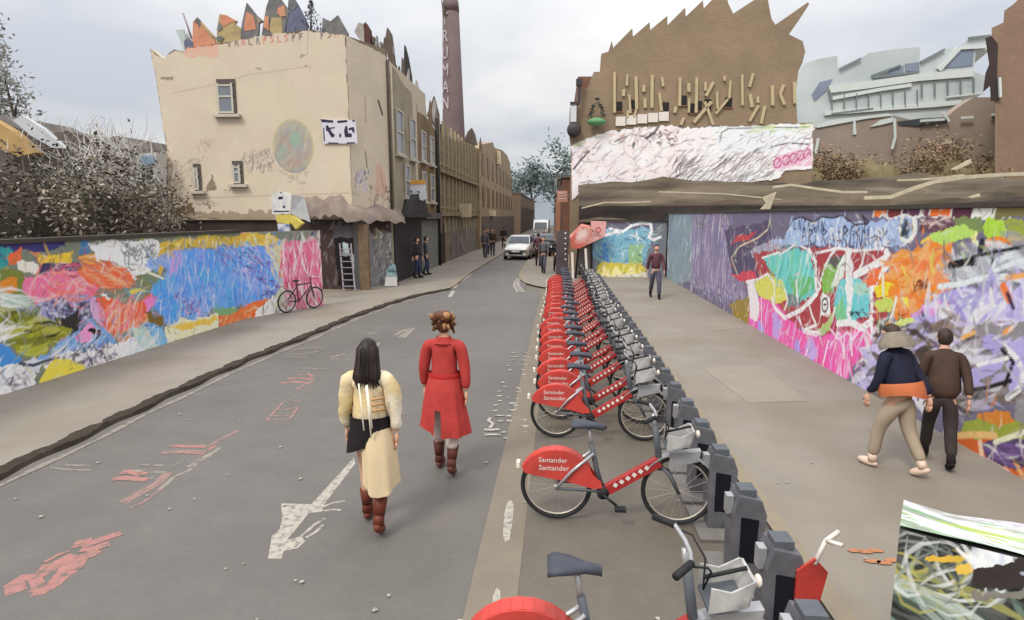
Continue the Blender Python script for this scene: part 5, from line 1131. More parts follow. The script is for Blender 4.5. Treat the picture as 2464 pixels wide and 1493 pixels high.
# bare shrub and aerial mast on the roof
M_tw = mat('twig_dark', S(84, 86, 92), .9, .2, 6)
rs = empty('roof_shrub', onY(*cN(1580, 340), YC + .3), 'dark spiky conifer-like shrub between the painted boards on the cream roof', 'shrub')
mb = MB(); b = onY(*cN(1570, 350), YC + .3); t = onY(*cN(1575, 10), YC + .3); mb.tube([b, t], [.04, .01], 6); mb.build('trunk', M_tw, rs); mb = MB()
for _ in range(420):
    h = random.random() ** 1.2; r = (1 - h) * .62 * random.random() ** .5; a = random.random() * 6.283; p = b.lerp(t, h) + Vector((r * math.cos(a), r * math.sin(a) * .5, -.12 * r)); s = random.uniform(.03, .10)
    mb.add([p, p + Vector((random.uniform(-1, 1) * s, random.uniform(-1, 1) * s, s * .4)), p + Vector((random.uniform(-1, 1) * s, 0, -s * .6))], [(0, 1, 2)])
mb.build('foliage', M_tw, rs)
am = empty('roof_aerial', onY(*cN(230, 400), YC + .5), 'thin leaning white flag pole at the left end of the cream roof', 'pole')
mb = MB(); mb.tube([onY(*cN(240, 440), YC + .4), onY(*cN(140, 150), YC + .4)], .03, 6); mb.build('pole', mat('pole_pale', S(150, 130, 140), .6, .1, 5), am)
mb = MB(); mb.prism(wl(YC + .4, cN, [(140, 160), (200, 300), (240, 440), (170, 420), (150, 430), (200, 330)]), (0, .02, 0)); mb.build('pennant', mat('pennant', S(206, 206, 210), .8, .1, 4), am)
# blue lettered sign on the cream wall
ws = empty('wall_sign', onY(815, 317, YC - .03), 'white rectangular sign with dark blue lettering high on the cream wall', 'sign')
p = [onY(*cB(*q), YC - .06) for q in [(5, 895), (268, 905), (282, 1078), (30, 1080)]]
mb = MB(); mb.prism(p, (0, .05, 0)); mb.build('panel', mat('sign_white', S(206, 202, 212), .5, .05, 4), ws)
mb = MB(); M_ink = mat('sign_ink', S(46, 40, 66), .6, .15, 6)
for q in ([(5, 895), (100, 905), (100, 922), (15, 918)], [(130, 908), (205, 902), (205, 918), (135, 925)], [(245, 900), (262, 902), (262, 915), (247, 915)], [(45, 945), (60, 940), (95, 1000), (112, 1012), (105, 1032), (85, 1030), (60, 985), (48, 985)], [(72, 960), (110, 955), (115, 962), (75, 970)], [(145, 1010), (155, 1000), (162, 1025), (148, 1034)], [(190, 950), (205, 945), (212, 1000), (240, 1005), (240, 1030), (190, 1032), (182, 985)], [(215, 962), (255, 955), (262, 990), (250, 1000), (240, 975), (218, 980)], [(60, 1070), (140, 1072), (140, 1078), (62, 1078)], [(200, 1070), (262, 1068), (262, 1078), (205, 1078)], [(25, 960), (32, 960), (38, 1060), (30, 1060)]): mb.prism([onY(*cB(*r_), YC - .066) for r_ in q], (0, .005, 0))
mb.build('lettering', M_ink, ws)

ORDN = ['first small one', 'second small one', 'third small one', 'fourth small one', 'fifth small one', 'sixth small one', 'seventh small one', 'eighth small one', 'ninth small one', 'tenth small one', 'eleventh small one', 'twelfth small one', 'thirteenth small one', 'fourteenth small one', 'last small one']
# ================================================================== STREET TERRACE ON THE LEFT
def pX(X, cr, l): return [onX(*cr(*p), X) for p in l]
def house(name, label, m, X, roof, y0, y1, cat='building', depth=6):
    h = empty(name, (X - 2, (y0 + y1) / 2, 0), label, cat)
    pts = [Vector((X, y0, .05))] + [Vector((X, min(max(p.y, y0), y1), p.z)) for p in pX(X, cB, roof)] + [Vector((X, y1, .05))]
    mb = MB(); mb.prism(pts, (-depth, 0, 0)); mb.build('wall', m, h)
    return h
def win(h, X, y0, y1, z0, z1, mp=None, mf=None, sill=True):
    mb = MB(); mb.box((X + .01, (y0 + y1) / 2, (z0 + z1) / 2), (.05, y1 - y0, z1 - z0)); w = mb.build('window', mp or M_pane, h)
    mb = MB(); ym, zm = (y0 + y1) / 2, (z0 + z1) / 2
    for yy in (y0, y1): mb.box((X + .05, yy, zm), (.06, .08, z1 - z0 + .1))
    for zz in (z0, zm, z1): mb.box((X + .052, ym, zz), (.055, y1 - y0 - .08, .07))
    mb.build('frame', mf or M_frame, w)
    if sill:
        mb = MB(); mb.box((X + .08, ym, z0 - .1), (.18, y1 - y0 + .3, .1)); mb.build('sill', mf or M_frame, w)
X1 = KXc
M_g = mat('house_grey', S(150, 141, 122), .9, .1, .7, .2, stain=S(134, 124, 104))
h1 = house('grey_house', 'narrow grey rendered terrace house beside the cream corner building', M_g, X1, [(470, 540), (500, 560), (545, 500), (580, 545), (605, 600), (640, 650), (690, 700)], KYc + .02, 29.0)
for y in (25.0, 27.3): win(h1, X1, y, y + 1.0, 5.3, 7.0)
win(h1, X1, 26.2, 27.0, 3.6, 4.9)
mb = MB(); mb.prism([(X1 + .01, KYc + .3, .06), (X1 + .01, 29, .06), (X1 + .01, 29, 2.7), (X1 + .01, KYc + .3, 2.7)], (.05, 0, 0)); mb.build('shopfront', mat('shopfront_black', S(48, 44, 50), .5, .3, 2), h1)
mb = MB(); mb.box((X1 + .35, 26.6, 2.75), (.6, 4.2, .12)); mb.prism([(X1 + .1, 25.4, 2.8), (X1 + .1, 29, 2.8), (X1 + .1, 28.2, 3.55), (X1 + .1, 27, 3.7), (X1 + .1, 26, 3.4)], (.35, 0, 0)); mb.build('canopy', mat('canopy_black', S(56, 52, 54), .8, .2, 2), h1)
M_b = mat('house_brown', S(128, 108, 80), .9, .15, .8, .2, stain=S(110, 92, 66))
h2 = house('brown_house', 'brown terrace house between the grey house and the olive warehouse', M_b, X1, [(690, 750), (700, 830), (740, 840), (800, 880), (850, 950), (875, 985)], 29.02, 33.3)
for y in (29.6, 31.6):
    for z in (3.5, 5.4): win(h2, X1, y, y + .9, z, z + 1.35)
mb = MB(); mb.prism([(X1 + .01, 29.1, .06), (X1 + .01, 33.1, .06), (X1 + .01, 33.1, 2.55), (X1 + .01, 29.1, 2.55)], (.06, 0, 0)); mb.build('roller_shutter', mat('shutter_grey', S(118, 120, 112), .6, .1, 3, .1, stretch=(1, 1, 8)), h2)
mb = MB(); mb.box((X1 + .15, 31.1, 2.75), (.35, 4.1, .3)); mb.build('shop_fascia', mat('fascia_grey', S(92, 86, 84), .7, .15, 2), h2)
mb = MB(); mb.tube([(X1 + .08, 33.3, .06), (X1 + .08, 33.3, 7.9)], .12); mb.build('downpipe', mat('pipe_black', S(44, 40, 36), .7, .2, 3), h2)
M_ol = mat('warehouse_olive', S(136, 122, 96), .9, .15, .7, .2, stain=S(112, 100, 78))
h3 = house('olive_warehouse', 'long ochre brick warehouse with tall pale pilasters along the left side of the street', M_ol, X1, [(880, 1000), (900, 1000), (920, 1010), (1060, 1050), (1150, 1075), (1200, 1110)], 33.45, 49.5)
M_pil = mat('pilaster', S(160, 147, 118), .9, .1, 1.0)
for k in range(12):
    y = 33.8 + k * 1.38
    mb = MB(); mb.box((X1 + .06, y, 4.9), (.12, .24, 6.2)); mb.build('pilaster', M_pil, h3)
for k in range(11):
    y = 34.5 + k * 1.38
    for z in (3.2, 5.6):
        mb = MB(); mb.box((X1 + .012, y, z + .8), (.05, .72, 1.6)); w = mb.build('window', mat('window_dim', S(74, 68, 58), .3, .25, 1.5), h3)
        mb = MB(); mb.box((X1 + .045, y, z + .8), (.02, .72, .07)); mb.box((X1 + .045, y, z + .02), (.1, .8, .08)); mb.box((X1 + .047, y, z + .8), (.02, .05, 1.5)); mb.build('frame', M_pil, w)
mb = MB(); mb.box((X1 + .13, 41.5, 5.2), (.2, 16, .18)); mb.box((X1 + .13, 41.5, 2.85), (.22, 16, .22)); mb.build('string_course', M_ol, h3)
mb = MB(); mb.box((X1 + .02, 43.3, 1.35), (.04, 12, 2.5)); mb.build('shopfronts', mat('shopfronts_painted', S(124, 116, 106), .8, .35, .8, stain=S(96, 84, 92)), h3)
mb = MB(); c = [(X1 + .03, 34.4 + .9 * math.cos(t / 8 * math.pi), 1.7 + .7 * math.sin(t / 8 * math.pi)) for t in range(9)]; mb.prism([(X1 + .03, 35.3, .06)] + c + [(X1 + .03, 33.5, .06)], (.04, 0, 0)); mb.build('arched_door', mat('door_dark', S(56, 44, 34), .7, .2, 3), h3)
mb = MB(); mb.box((X1 + .4, 41, 3.1), (.7, 1.2, .9)); mb.build('hanging_sign', mat('sign_buff', S(196, 178, 148), .7, .1, 3), h3)
M_tan = mat('warehouse_tan', S(152, 133, 106), .9, .14, .5, .2, stain=S(130, 112, 90))
h4 = house('tan_warehouse', 'tan brick warehouse with a stepped curved end far down the left side of the street', M_tan, X1 + .3, [(1190, 1110), (1215, 1085), (1300, 1070), (1310, 1110), (1370, 1130), (1405, 1165), (1425, 1215), (1435, 1300)], 49.6, 90)
for k in range(9):
    y = 52 + k * 4
    for z in (3.6, 6.2):
        mb = MB(); mb.box((X1 + .32, y, z + .8), (.06, 1.6, 1.7)); mb.build('window', mat('window_tan', S(112, 88, 60), .5, .2, 1.0), h4)
mb = MB(); mb.box((X1 + .34, 70, 1.4), (.06, 38, 2.6)); mb.build('shopfronts', mat('shopfronts_far', S(98, 84, 76), .8, .3, .5), h4)
mb = MB(); mb.box((X1 + .5, 64, 8.6), (.3, 1.5, 1.3)); mb.build('sign_panel', mat('sign_pale', S(216, 200, 160), .6, .05, 3), h4); mb = MB(); mb.box((X1 + .45, 58, 3.0), (.4, 2.2, .5)); mb.build('sign_panel', mat('sign_pale', S(216, 200, 160), .6, .05, 3), h4)
# chimneys and finials that spike the roofline
M_fin = mat('finial_dark', S(96, 86, 78), .9, .25, 3); M_finp = mat('finial_grey', S(156, 150, 146), .9, .15, 3)
_fin = []
lab = {0: 'stubby grey chimney stack with two pots on the grey house roof', 1: 'dark red chimney stack next to the pale one by the cream corner'}
for X, q, m, lb_ in ((X1 - .3, [(258, 240), (290, 170), (330, 180), (335, 320), (300, 300)], M_finp, 'broad pale grey chimney stack rising behind the cream corner'), (X1 - .3, [(325, 190), (340, 165), (370, 215), (385, 370), (350, 350)], mat('finial_red', S(88, 58, 56), .9, .2, 3), 'dark red chimney stack right behind the cream corner'),
                  (X1 - .2, [(392, 270), (410, 280), (425, 420), (400, 400)], M_fin, 'short dark roof finial nearest the cream corner'), (X1 - .2, [(440, 330), (455, 310), (470, 440), (445, 450)], M_finp, 'short pale roof finial beside the forked one'), (X1 - .2, [(488, 300), (505, 205), (530, 250), (560, 500), (520, 480)], M_fin, 'tall grey-brown roof finial over the grey house'),
                  (X1 - .2, [(608, 590), (614, 430), (625, 450), (632, 640)], M_fin, 'thin dark spike over the grey house gutter'), (X1 - .2, [(626, 640), (634, 335), (655, 420), (680, 560), (690, 680)], mat('finial_black', S(50, 48, 46), .9, .2, 3), 'black steeple-like finial, tallest of the terrace roof'), (X1 - .2, [(700, 800), (720, 600), (745, 700), (735, 830)], M_finp, 'pale pointed roof vent over the brown house'),
                  (X1 - .2, [(745, 830), (760, 690), (785, 790), (790, 870)], M_fin, 'dark pointed roof vent over the brown house'), (X1 - .2, [(800, 870), (855, 720), (890, 850), (900, 1000), (860, 960)], M_fin, 'wide dark gable point where the brown house meets the warehouse'), (X1 - .2, [(835, 860), (855, 740), (870, 800), (862, 930)], M_finp, 'pale slate gable point where the brown house meets the warehouse'),
                  (X1 - .2, [(1080, 1060), (1110, 990), (1140, 960), (1160, 1000), (1180, 1090)], M_fin, 'dark roof turret behind the olive warehouse')):
    mb = MB(); dx = -.5 if m is not M_finp or X != X1 - .2 else .12
    _fin.append(1)
    yb = max(p.y for p in pX(X, cB, q)); yb = min(max(yb, 24.6), 36)
    mb.prism(wl(yb, cB, q), (0, .35, 0)); mb.build('roof_finial', m, None, lb_, 'chimney', 'chimneys and finials along the terrace roofs')
for i, (x, y, h_) in enumerate(((405, 420, 90), (420, 440, 130), (470, 470, 70), (480, 480, 150), (545, 520, 130), (565, 560, 60), (590, 600, 80), (660, 660, 110), (676, 690, 90), (705, 800, 70), (770, 850, 60), (825, 900, 110), (905, 1010, 60), (960, 1030, 40), (1205, 1110, 60))):
    Yb = min(max(onX(*cB(x, y), X1 - .3).y, 24.6), 46); w2 = random.uniform(9, 15); h_ *= 1.35
    mb = MB(); mb.prism(wl(Yb, cB, [(x - w2, y + 25), (x - w2 * .7, y - h_ * .5), (x + random.uniform(-2, 3), y - h_), (x + w2 * .6, y - h_ * .45), (x + w2, y + 30)]), (0, .3, 0))
    mb.build('roof_finial', (M_fin, M_finp, mat('finial_brown', S(112, 92, 78), .9, .2, 3))[i % 3], None, ('brown', 'slim pale', 'dull brown')[0 if i % 3 == 0 else 1 if i % 3 == 1 else 2] + f' roof spike on the terrace, {ORDN[i]} from the cream corner', 'chimney', 'chimneys and finials along the terrace roofs')
# fascia board with orange top
fs = empty('shop_sign', (X1 + .2, 28.3, 3.3), 'white shop sign with an orange top strip above the black canopy', 'sign')
mb = MB(); p = [onY(*cQ(*q), 27.0) for q in [(305, 470), (515, 470), (530, 640), (490, 660), (420, 620), (350, 660), (315, 690)]]; mb.prism(p, (0, .12, 0)); mb.build('board', mat('board_white', S(216, 216, 220), .6, .04, 3), fs)
mb = MB(); p = [onY(*cQ(*q), 26.97) for q in [(300, 460), (515, 448), (518, 492), (303, 500)]]; mb.prism(p, (0, .14, 0)); mb.build('top_strip', mat('strip_orange', S(214, 160, 76), .6, .08, 4), fs)
mb = MB(); 
for q in ([(365, 565), (390, 555), (390, 580)], [(440, 560), (470, 570), (460, 580)], [(380, 600), (440, 596), (440, 606)]): mb.prism([onY(*cQ(*r_), 26.96) for r_ in q], (0, .03, 0))
mb.build('lettering', M_ink, fs)
# chimney with the brewery name
ch = empty('brick_chimney', (-13.7, 80, 0), 'tall tapering dark brick factory chimney lettered down its left side', 'chimney')
mb = MB(); a = onY(1080, 8, 80); r0, r1 = 1.45, 1.02
mb.tube([(-13.55, 81.5, 0), (-13.55, 81.5, 12), (-13.72, 81.5, 28.3)], [1.75, 1.5, 1.06], 16); mb.tube([(-13.72, 81.5, 28.3), (-13.72, 81.5, 29.6)], [1.1, 1.0], 16); mb.build('stack', brick_mat('chimney_brick', S(112, 96, 96), S(102, 87, 88), S(106, 92, 92), .8, var=.12), ch)
mb = MB(); mb.prism([onY(*cB(*q), 80.2) for q in [(910, -10), (932, 50), (945, 80), (925, 120)]], (0, .3, 0)); mb.build('lightning_rod', M_fin, ch)
M_lw = mat('chimney_letter', S(178, 170, 172), .8, .1, 3)
for k, c in enumerate('TRUMAN'):
    z = 27.2 - k * 2.05; me = text_mesh(c, 2.1, .04); me.materials.append(M_lw)
    rr = 1.06 + (28.3 - z) / 16.3 * .44
    xc = -13.72 + (28.3 - z) / 16.3 * .17
    an = R(-32)
    me.transform(Matrix.Translation((xc + (rr + .04) * math.sin(an) , 81.5 - (rr + .04) * math.cos(an), z - .7)) @ Matrix.Rotation(an, 4, 'Z') @ Matrix.Rotation(R(90), 4, 'X') @ Matrix.Scale(.72, 4, (1, 0, 0)))
    link('letter', me, ch)

# ================================================================== FAR END OF THE STREET
def fbox(name, label, m, x0, x1, y0, y1, h, wins=True, cat='building'):
    e = empty(name, ((x0 + x1) / 2, (y0 + y1) / 2, 0), label, cat)
    mb = MB(); mb.box(((x0 + x1) / 2, (y0 + y1) / 2, h / 2), (x1 - x0, y1 - y0, h)); mb.build('wall', m, e)
    mb = MB(); mb.box(((x0 + x1) / 2, (y0 + y1) / 2, h + .1), (x1 - x0 + .2, y1 - y0 + .2, .2)); mb.build('roof', mat('roof_far', S(110, 104, 102), .9, .15, .5), e)
    if wins:
        X = x0 if x0 > -2 else x1; sg = -1 if x0 > -2 else 1; y = y0 + 1.2
        while y < y1 - 1.5:
            for z in (3.4, 6.2):
                if z + 1.4 < h: mb = MB(); mb.box((X + sg * .02, y, z), (.05, 1.0, 1.4)); mb.build('window', M_reveal, e)
            y += 2.6
        mb = MB(); mb.box((X + sg * .03, (y0 + y1) / 2, 1.4), (.05, y1 - y0 - .6, 2.5)); mb.build('shopfronts', mat('shopfronts_far', S(98, 84, 76), .8, .3, .5), e)
    return e
fbox('red_house', 'red brick house on the right pavement past the brick building', M_brickd, .35, 8, 44, 56, 5.4)
fbox('salmon_shop', 'low salmon pink shop at the far right side of the street', mat('salmon', S(176, 124, 100), .9, .1, 1), -.1, 3, 56.2, 66, 4.6)
fbox('dark_brick_house', 'dark brick house furthest along the right side of the street', brick_mat('dark_brick', S(96, 78, 72), S(84, 68, 64), S(96, 84, 78), 1), .1, 9, 66.3, 92, 6.6)
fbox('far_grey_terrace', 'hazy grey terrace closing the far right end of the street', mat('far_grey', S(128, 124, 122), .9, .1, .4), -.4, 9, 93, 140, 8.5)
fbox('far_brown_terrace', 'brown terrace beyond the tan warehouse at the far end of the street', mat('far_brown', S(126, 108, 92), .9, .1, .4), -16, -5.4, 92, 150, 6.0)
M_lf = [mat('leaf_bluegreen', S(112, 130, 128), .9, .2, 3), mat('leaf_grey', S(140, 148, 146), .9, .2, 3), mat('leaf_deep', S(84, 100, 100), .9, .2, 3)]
M_bark = mat('bark', S(82, 72, 62), .95, .25, 5, .4)
def tree(name, label, loc, h, crown, n, mats, leaf, group, trunk_r=.12, cat='tree', flat=1.0, limbs=6):
    t = empty(name, loc, label, cat, group); o = Vector(loc)
    mb = MB(); mb.tube([o, o + Vector((.05 * h, 0, h * .4)), o + Vector((0, 0, h * .8))], [trunk_r, trunk_r * .7, trunk_r * .2], 7)
    for k in range(limbs):
        a = k * 2.4 + random.random(); z0 = h * random.uniform(.25, .6)
        p0 = o + Vector((0, 0, z0)); p1 = p0 + Vector((math.cos(a) * crown[0] * .7, math.sin(a) * crown[1] * .7, random.uniform(.1, .35) * h)); mb.tube([p0, p0.lerp(p1, .5) + Vector((0, 0, .04 * h)), p1], [trunk_r * .5, trunk_r * .3, .01], 5)
    mb.build('trunk', M_bark, t)
    mb = MB(); cl = []
    for _ in range(14):
        v = Vector((random.gauss(0, 1), random.gauss(0, 1), random.gauss(0, 1))).normalized() * random.random() ** .5
        cl.append((Vector((v.x * crown[0], v.y * crown[1], v.z * crown[2])), random.randrange(len(mats))))
    ctr = o + Vector((0, 0, h - crown[2]))
    for i in range(n):
        c, mi = random.choice(cl)
        p = ctr + c + Vector((random.gauss(0, .26) * crown[0], random.gauss(0, .26) * crown[1], random.gauss(0, .24) * crown[2] * flat))
        if p.z < .1: p.z = random.uniform(.1, .6)
        s = leaf * random.uniform(.5, 1.5); d1 = Vector((random.gauss(0, 1), random.gauss(0, 1), random.gauss(0, .7))).normalized() * s; d2 = d1.orthogonal().normalized() * s * random.uniform(.25, .6); d2.rotate(Matrix.Rotation(random.random() * 6, 3, d1))
        m = mi if random.random() < .7 else random.randrange(len(mats))
        mb.add([p, p + d1 * .5 + d2 * .5, p + d1, p + d1 * .5 - d2 * .5], [(0, 1, 2, 3)], m)
    kc = .74 if cat == 'bush' else .58
    if n >= 2500: mb.ball(ctr, (crown[0] * kc, crown[1] * kc, crown[2] * kc), 20, 14, 2 if cat == 'bush' else 1, lambda p: 1 + .12 * math.sin(p.x * 5 + p.z * 4) + .08 * math.sin(p.z * 11 + p.y * 7))
    mb.build('crown', mats, t)
    return t
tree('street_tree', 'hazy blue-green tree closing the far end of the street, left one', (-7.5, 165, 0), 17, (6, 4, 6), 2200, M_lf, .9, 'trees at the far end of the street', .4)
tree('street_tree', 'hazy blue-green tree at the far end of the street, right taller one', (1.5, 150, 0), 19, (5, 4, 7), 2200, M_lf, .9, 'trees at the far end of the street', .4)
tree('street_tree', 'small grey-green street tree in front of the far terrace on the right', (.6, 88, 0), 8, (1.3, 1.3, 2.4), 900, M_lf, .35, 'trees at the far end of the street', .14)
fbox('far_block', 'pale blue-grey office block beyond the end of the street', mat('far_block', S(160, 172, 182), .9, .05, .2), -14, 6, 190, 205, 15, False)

# ================================================================== PLANTING AND ROOFS BEHIND THE LEFT WALL
M_sh1 = [mat('foliage_brown', S(88, 76, 62), .9, .3, 4), mat('foliage_dark', S(60, 54, 46), .9, .3, 4), mat('foliage_grey', S(100, 92, 82), .9, .25, 4), mat('foliage_pale', S(150, 140, 126), .9, .2, 4), mat('foliage_green', S(84, 82, 66), .9, .25, 4)]
sp = [('shrub', 'brown tangled evergreen shrub at the left edge, over the purple band of the wall', (-12.6, 10.2, 0), 3.9, (1.9, 1.3, 1.7)), ('shrub', 'grey-brown shrub with pale flecks, second from the left behind the wall', (-11.9, 12.6, 0), 4.0, (1.7, 1.2, 1.7)),
      ('shrub', 'bulky dark shrub in the middle of the hedge behind the blue piece of the wall', (-12.6, 15.6, 0), 4.4, (2.0, 1.3, 2.0)), ('shrub', 'grey-green shrub against the left foot of the cream building', (-13.4, 18.6, 0), 4.0, (1.4, 1.1, 1.7)),
      ('shrub', 'low olive shrub nearest the yellow top of the left wall', (-12.2, 17.2, 0), 2.8, (1.2, .8, 1.0)), ('shrub', 'tall dark shrub behind the others, under the slate roof', (-15.5, 16.5, 0), 5.0, (2.3, 1.4, 2.2)), ('shrub', 'broad brown shrub behind the leftmost one', (-15.2, 12.6, 0), 4.7, (2.2, 1.4, 2.0))]
for nm, lb_, lo, h, cr_ in sp:
    tree(nm, lb_, lo, h, cr_, 9500, M_sh1, .115, 'shrubs behind the left graffiti wall', .08, 'shrub', 1.0)
M_bl = [mat('blossom_white', S(216, 212, 208), .9, .08, 4), mat('blossom_grey', S(178, 174, 170), .9, .15, 4)]
def twig_tree(label, loc, h, rad, n, lean):
    t = empty('bare_tree', loc, label, 'tree', 'pale bare trees behind the hedge'); o = Vector(loc)
    mb = MB(); mb.tube([o, o + Vector((0, 0, h * .5)), o + Vector((lean * .5, 0, h * .8))], [.12, .09, .04], 7)
    mb.build('trunk', M_bark, t); mb = MB()
    for i in range(n):
        a = random.gauss(0, .7); z = random.uniform(.35, .8) * h
        p0 = o + Vector((random.gauss(0, .35) * rad, random.gauss(0, .25) * rad, z)); L_ = random.uniform(.4, 1.5)
        d = Vector((math.sin(a) + lean * .4, random.gauss(0, .3), math.cos(a) * .9)).normalized() * L_
        q = p0 + d * .5 + Vector((random.gauss(0, .08), 0, random.gauss(0, .06))); w = random.uniform(.006, .018)
        mb.tube([p0, q, p0 + d], [w, w * .8, w * .3], 3, 0 if random.random() < .6 else 1, False)
    mb.build('crown', M_bl, t)
twig_tree('white twiggy bare tree rising against the left edge of the cream building', (-15.4, 20.6, 0), 6.4, 2.0, 700, -.3)
twig_tree('pale bare tree with upright twigs above the slate roof', (-18.6, 22.5, 0), 7.0, 2.4, 360, .1)
twig_tree('pale grey bare tree at the left edge leaning over the ochre gable', (-20.2, 18.0, 0), 6.6, 2.2, 300, .5)
tree('poplar', 'tall faint grey poplar standing far off at the left', (-46, 50, 0), 17.5, (1.5, 1.5, 5), 1500, [mat('poplar_grey', S(164, 164, 160), .9, .12, 2), mat('poplar_grey2', S(146, 146, 142), .9, .12, 2)], .4, None, .3)
sl = empty('slate_house', (-20, 25, 0), 'low house with a dark slate roof and ochre gable behind the shrubs', 'house')
YS = 21.4
mb = MB(); mb.prism(wl(YS, cP, [(-80, 420), (90, 520), (280, 690), (150, 720), (-80, 640)]), (0, .4, 0)); mb.build('gable_wall', mat('gable_ochre', S(168, 138, 92), .9, .15, .8), sl)
mb = MB(); mb.prism(wl(YS + .6, cP, [(-80, 380), (60, 470), (280, 560), (520, 520), (660, 560), (780, 590), (920, 560), (1010, 640), (1060, 700), (1060, 1500), (-80, 1500)]), (0, 4, 0)); mb.build('slate_roof', mat('slate', S(92, 84, 78), .85, .25, .8, .3, stain=S(118, 112, 108)), sl)
mb = MB(); mb.prism(wl(YS - .2, cP, [(100, 440), (170, 400), (330, 500), (510, 660), (400, 650), (240, 560)]), (0, .2, 0)); mb.build('roof_light', mat('roof_light', S(186, 190, 194), .4, .08, 1), sl)
oh = empty('outhouse', onY(350, 460, 21.2), 'narrow white outhouse with a blue top and dark window left of the cream building', 'outbuilding')
p = wl(21.3, cP, [(1055, 700), (1215, 690), (1215, 1500), (1075, 1500)]); mb = MB(); mb.prism(p, (0, .6, 0)); mb.build('wall', mat('outhouse_white', S(190, 188, 184), .9, .08, 1), oh)
mb = MB(); mb.prism(wl(21.25, cP, [(1085, 720), (1190, 712), (1195, 780), (1095, 790)]), (0, .04, 0)); mb.build('blue_panel', mat('outhouse_blue', S(130, 156, 184), .8, .1, 2), oh)
mb = MB(); mb.prism(wl(21.25, cP, [(1100, 812), (1180, 808), (1185, 920), (1110, 925)]), (0, .04, 0)); w = mb.build('window', mat('outhouse_frame', S(34, 36, 36), .5, .2, 2), oh)
mb = MB(); mb.prism(wl(21.23, cP, [(1118, 845), (1168, 842), (1170, 900), (1122, 902)]), (0, .01, 0)); mb.build('pane', mat('pane_green', S(92, 104, 84), .3, .2, 2), w)
# hedge on the bank behind the shed
M_hg = [mat('hedge_olive', S(138, 124, 90), .95, .15, 3), mat('hedge_brown', S(142, 122, 96), .95, .15, 3), mat('hedge_dark', S(122, 110, 82), .95, .2, 3), mat('hedge_russet', S(148, 124, 100), .95, .15, 3)]
for i, (lb_, x, h, r_) in enumerate((('rounded olive hedge bush beside the white graffiti band', 14.6, 6.3, 2.4), ('russet hedge bush, second from the brick building', 18.2, 6.5, 2.6), ('wide olive hedge bush in the middle of the bank', 22.0, 6.7, 2.7), ('brown hedge bush in front of the warehouse', 26.0, 6.9, 2.7), ('last dark hedge bush before the brick tower', 30.0, 6.9, 2.8))):
    tree('hedge_bush', lb_, (x, 37 + .5 * (i % 2), 0), h, (r_, 1.2, 2.4), 11000, M_hg, .2, 'hedge bushes on the bank behind the shed', .12, 'bush')
# ================================================================== HIRE BIKES AND DOCKING POSTS
M_red = mat('bike_red', S(192, 66, 58), .45, .1, 5, spec=.4, stain=S(160, 60, 54), stain_scale=4); M_dred = mat('bike_dark_red', S(158, 44, 44), .45, .15, 8, spec=.4)
M_sil = mat('bike_silver', S(176, 176, 178), .35, .1, 8, metal=.5); M_gry = mat('bike_grey', S(84, 88, 94), .5, .15, 8); M_blk = mat('rubber_black', S(38, 38, 40), .7, .2, 10)
M_wht = mat('bike_white', S(214, 206, 196), .6, .06, 8); M_bsk = mat('carrier_silver', S(190, 188, 184), .45, .22, 9, metal=.2, stain=S(116, 116, 120), stain_scale=5); M_rim = mat('rim_pale', S(184, 176, 162), .4, .1, 8, metal=.4); M_sad = mat('saddle_dark', S(66, 68, 78), .55, .15, 8)
txt_me = text_mesh('Santander', .075, .001); txt_me.materials.append(M_wht)
def wheel(root, x, name='wheel'):
    mb = MB(); mb.torus((x, 0, .33), .305, .020, 32, 6); w = mb.build(name, M_blk, root)
    mb = MB(); mb.torus((x, 0, .33), .278, .009, 32, 5)
    for k in range(9):
        a = k * math.pi / 9; mb.tube([(x + .275 * math.cos(a), .012, .33 + .275 * math.sin(a)), (x, -.02, .33), (x - .275 * math.cos(a), .012, .33 - .275 * math.sin(a))], .0022, 3, 0, False)
    mb.tube([(x, -.05, .33), (x, .05, .33)], .022, 8)
    mb.build('rim', M_rim, w)
    return w
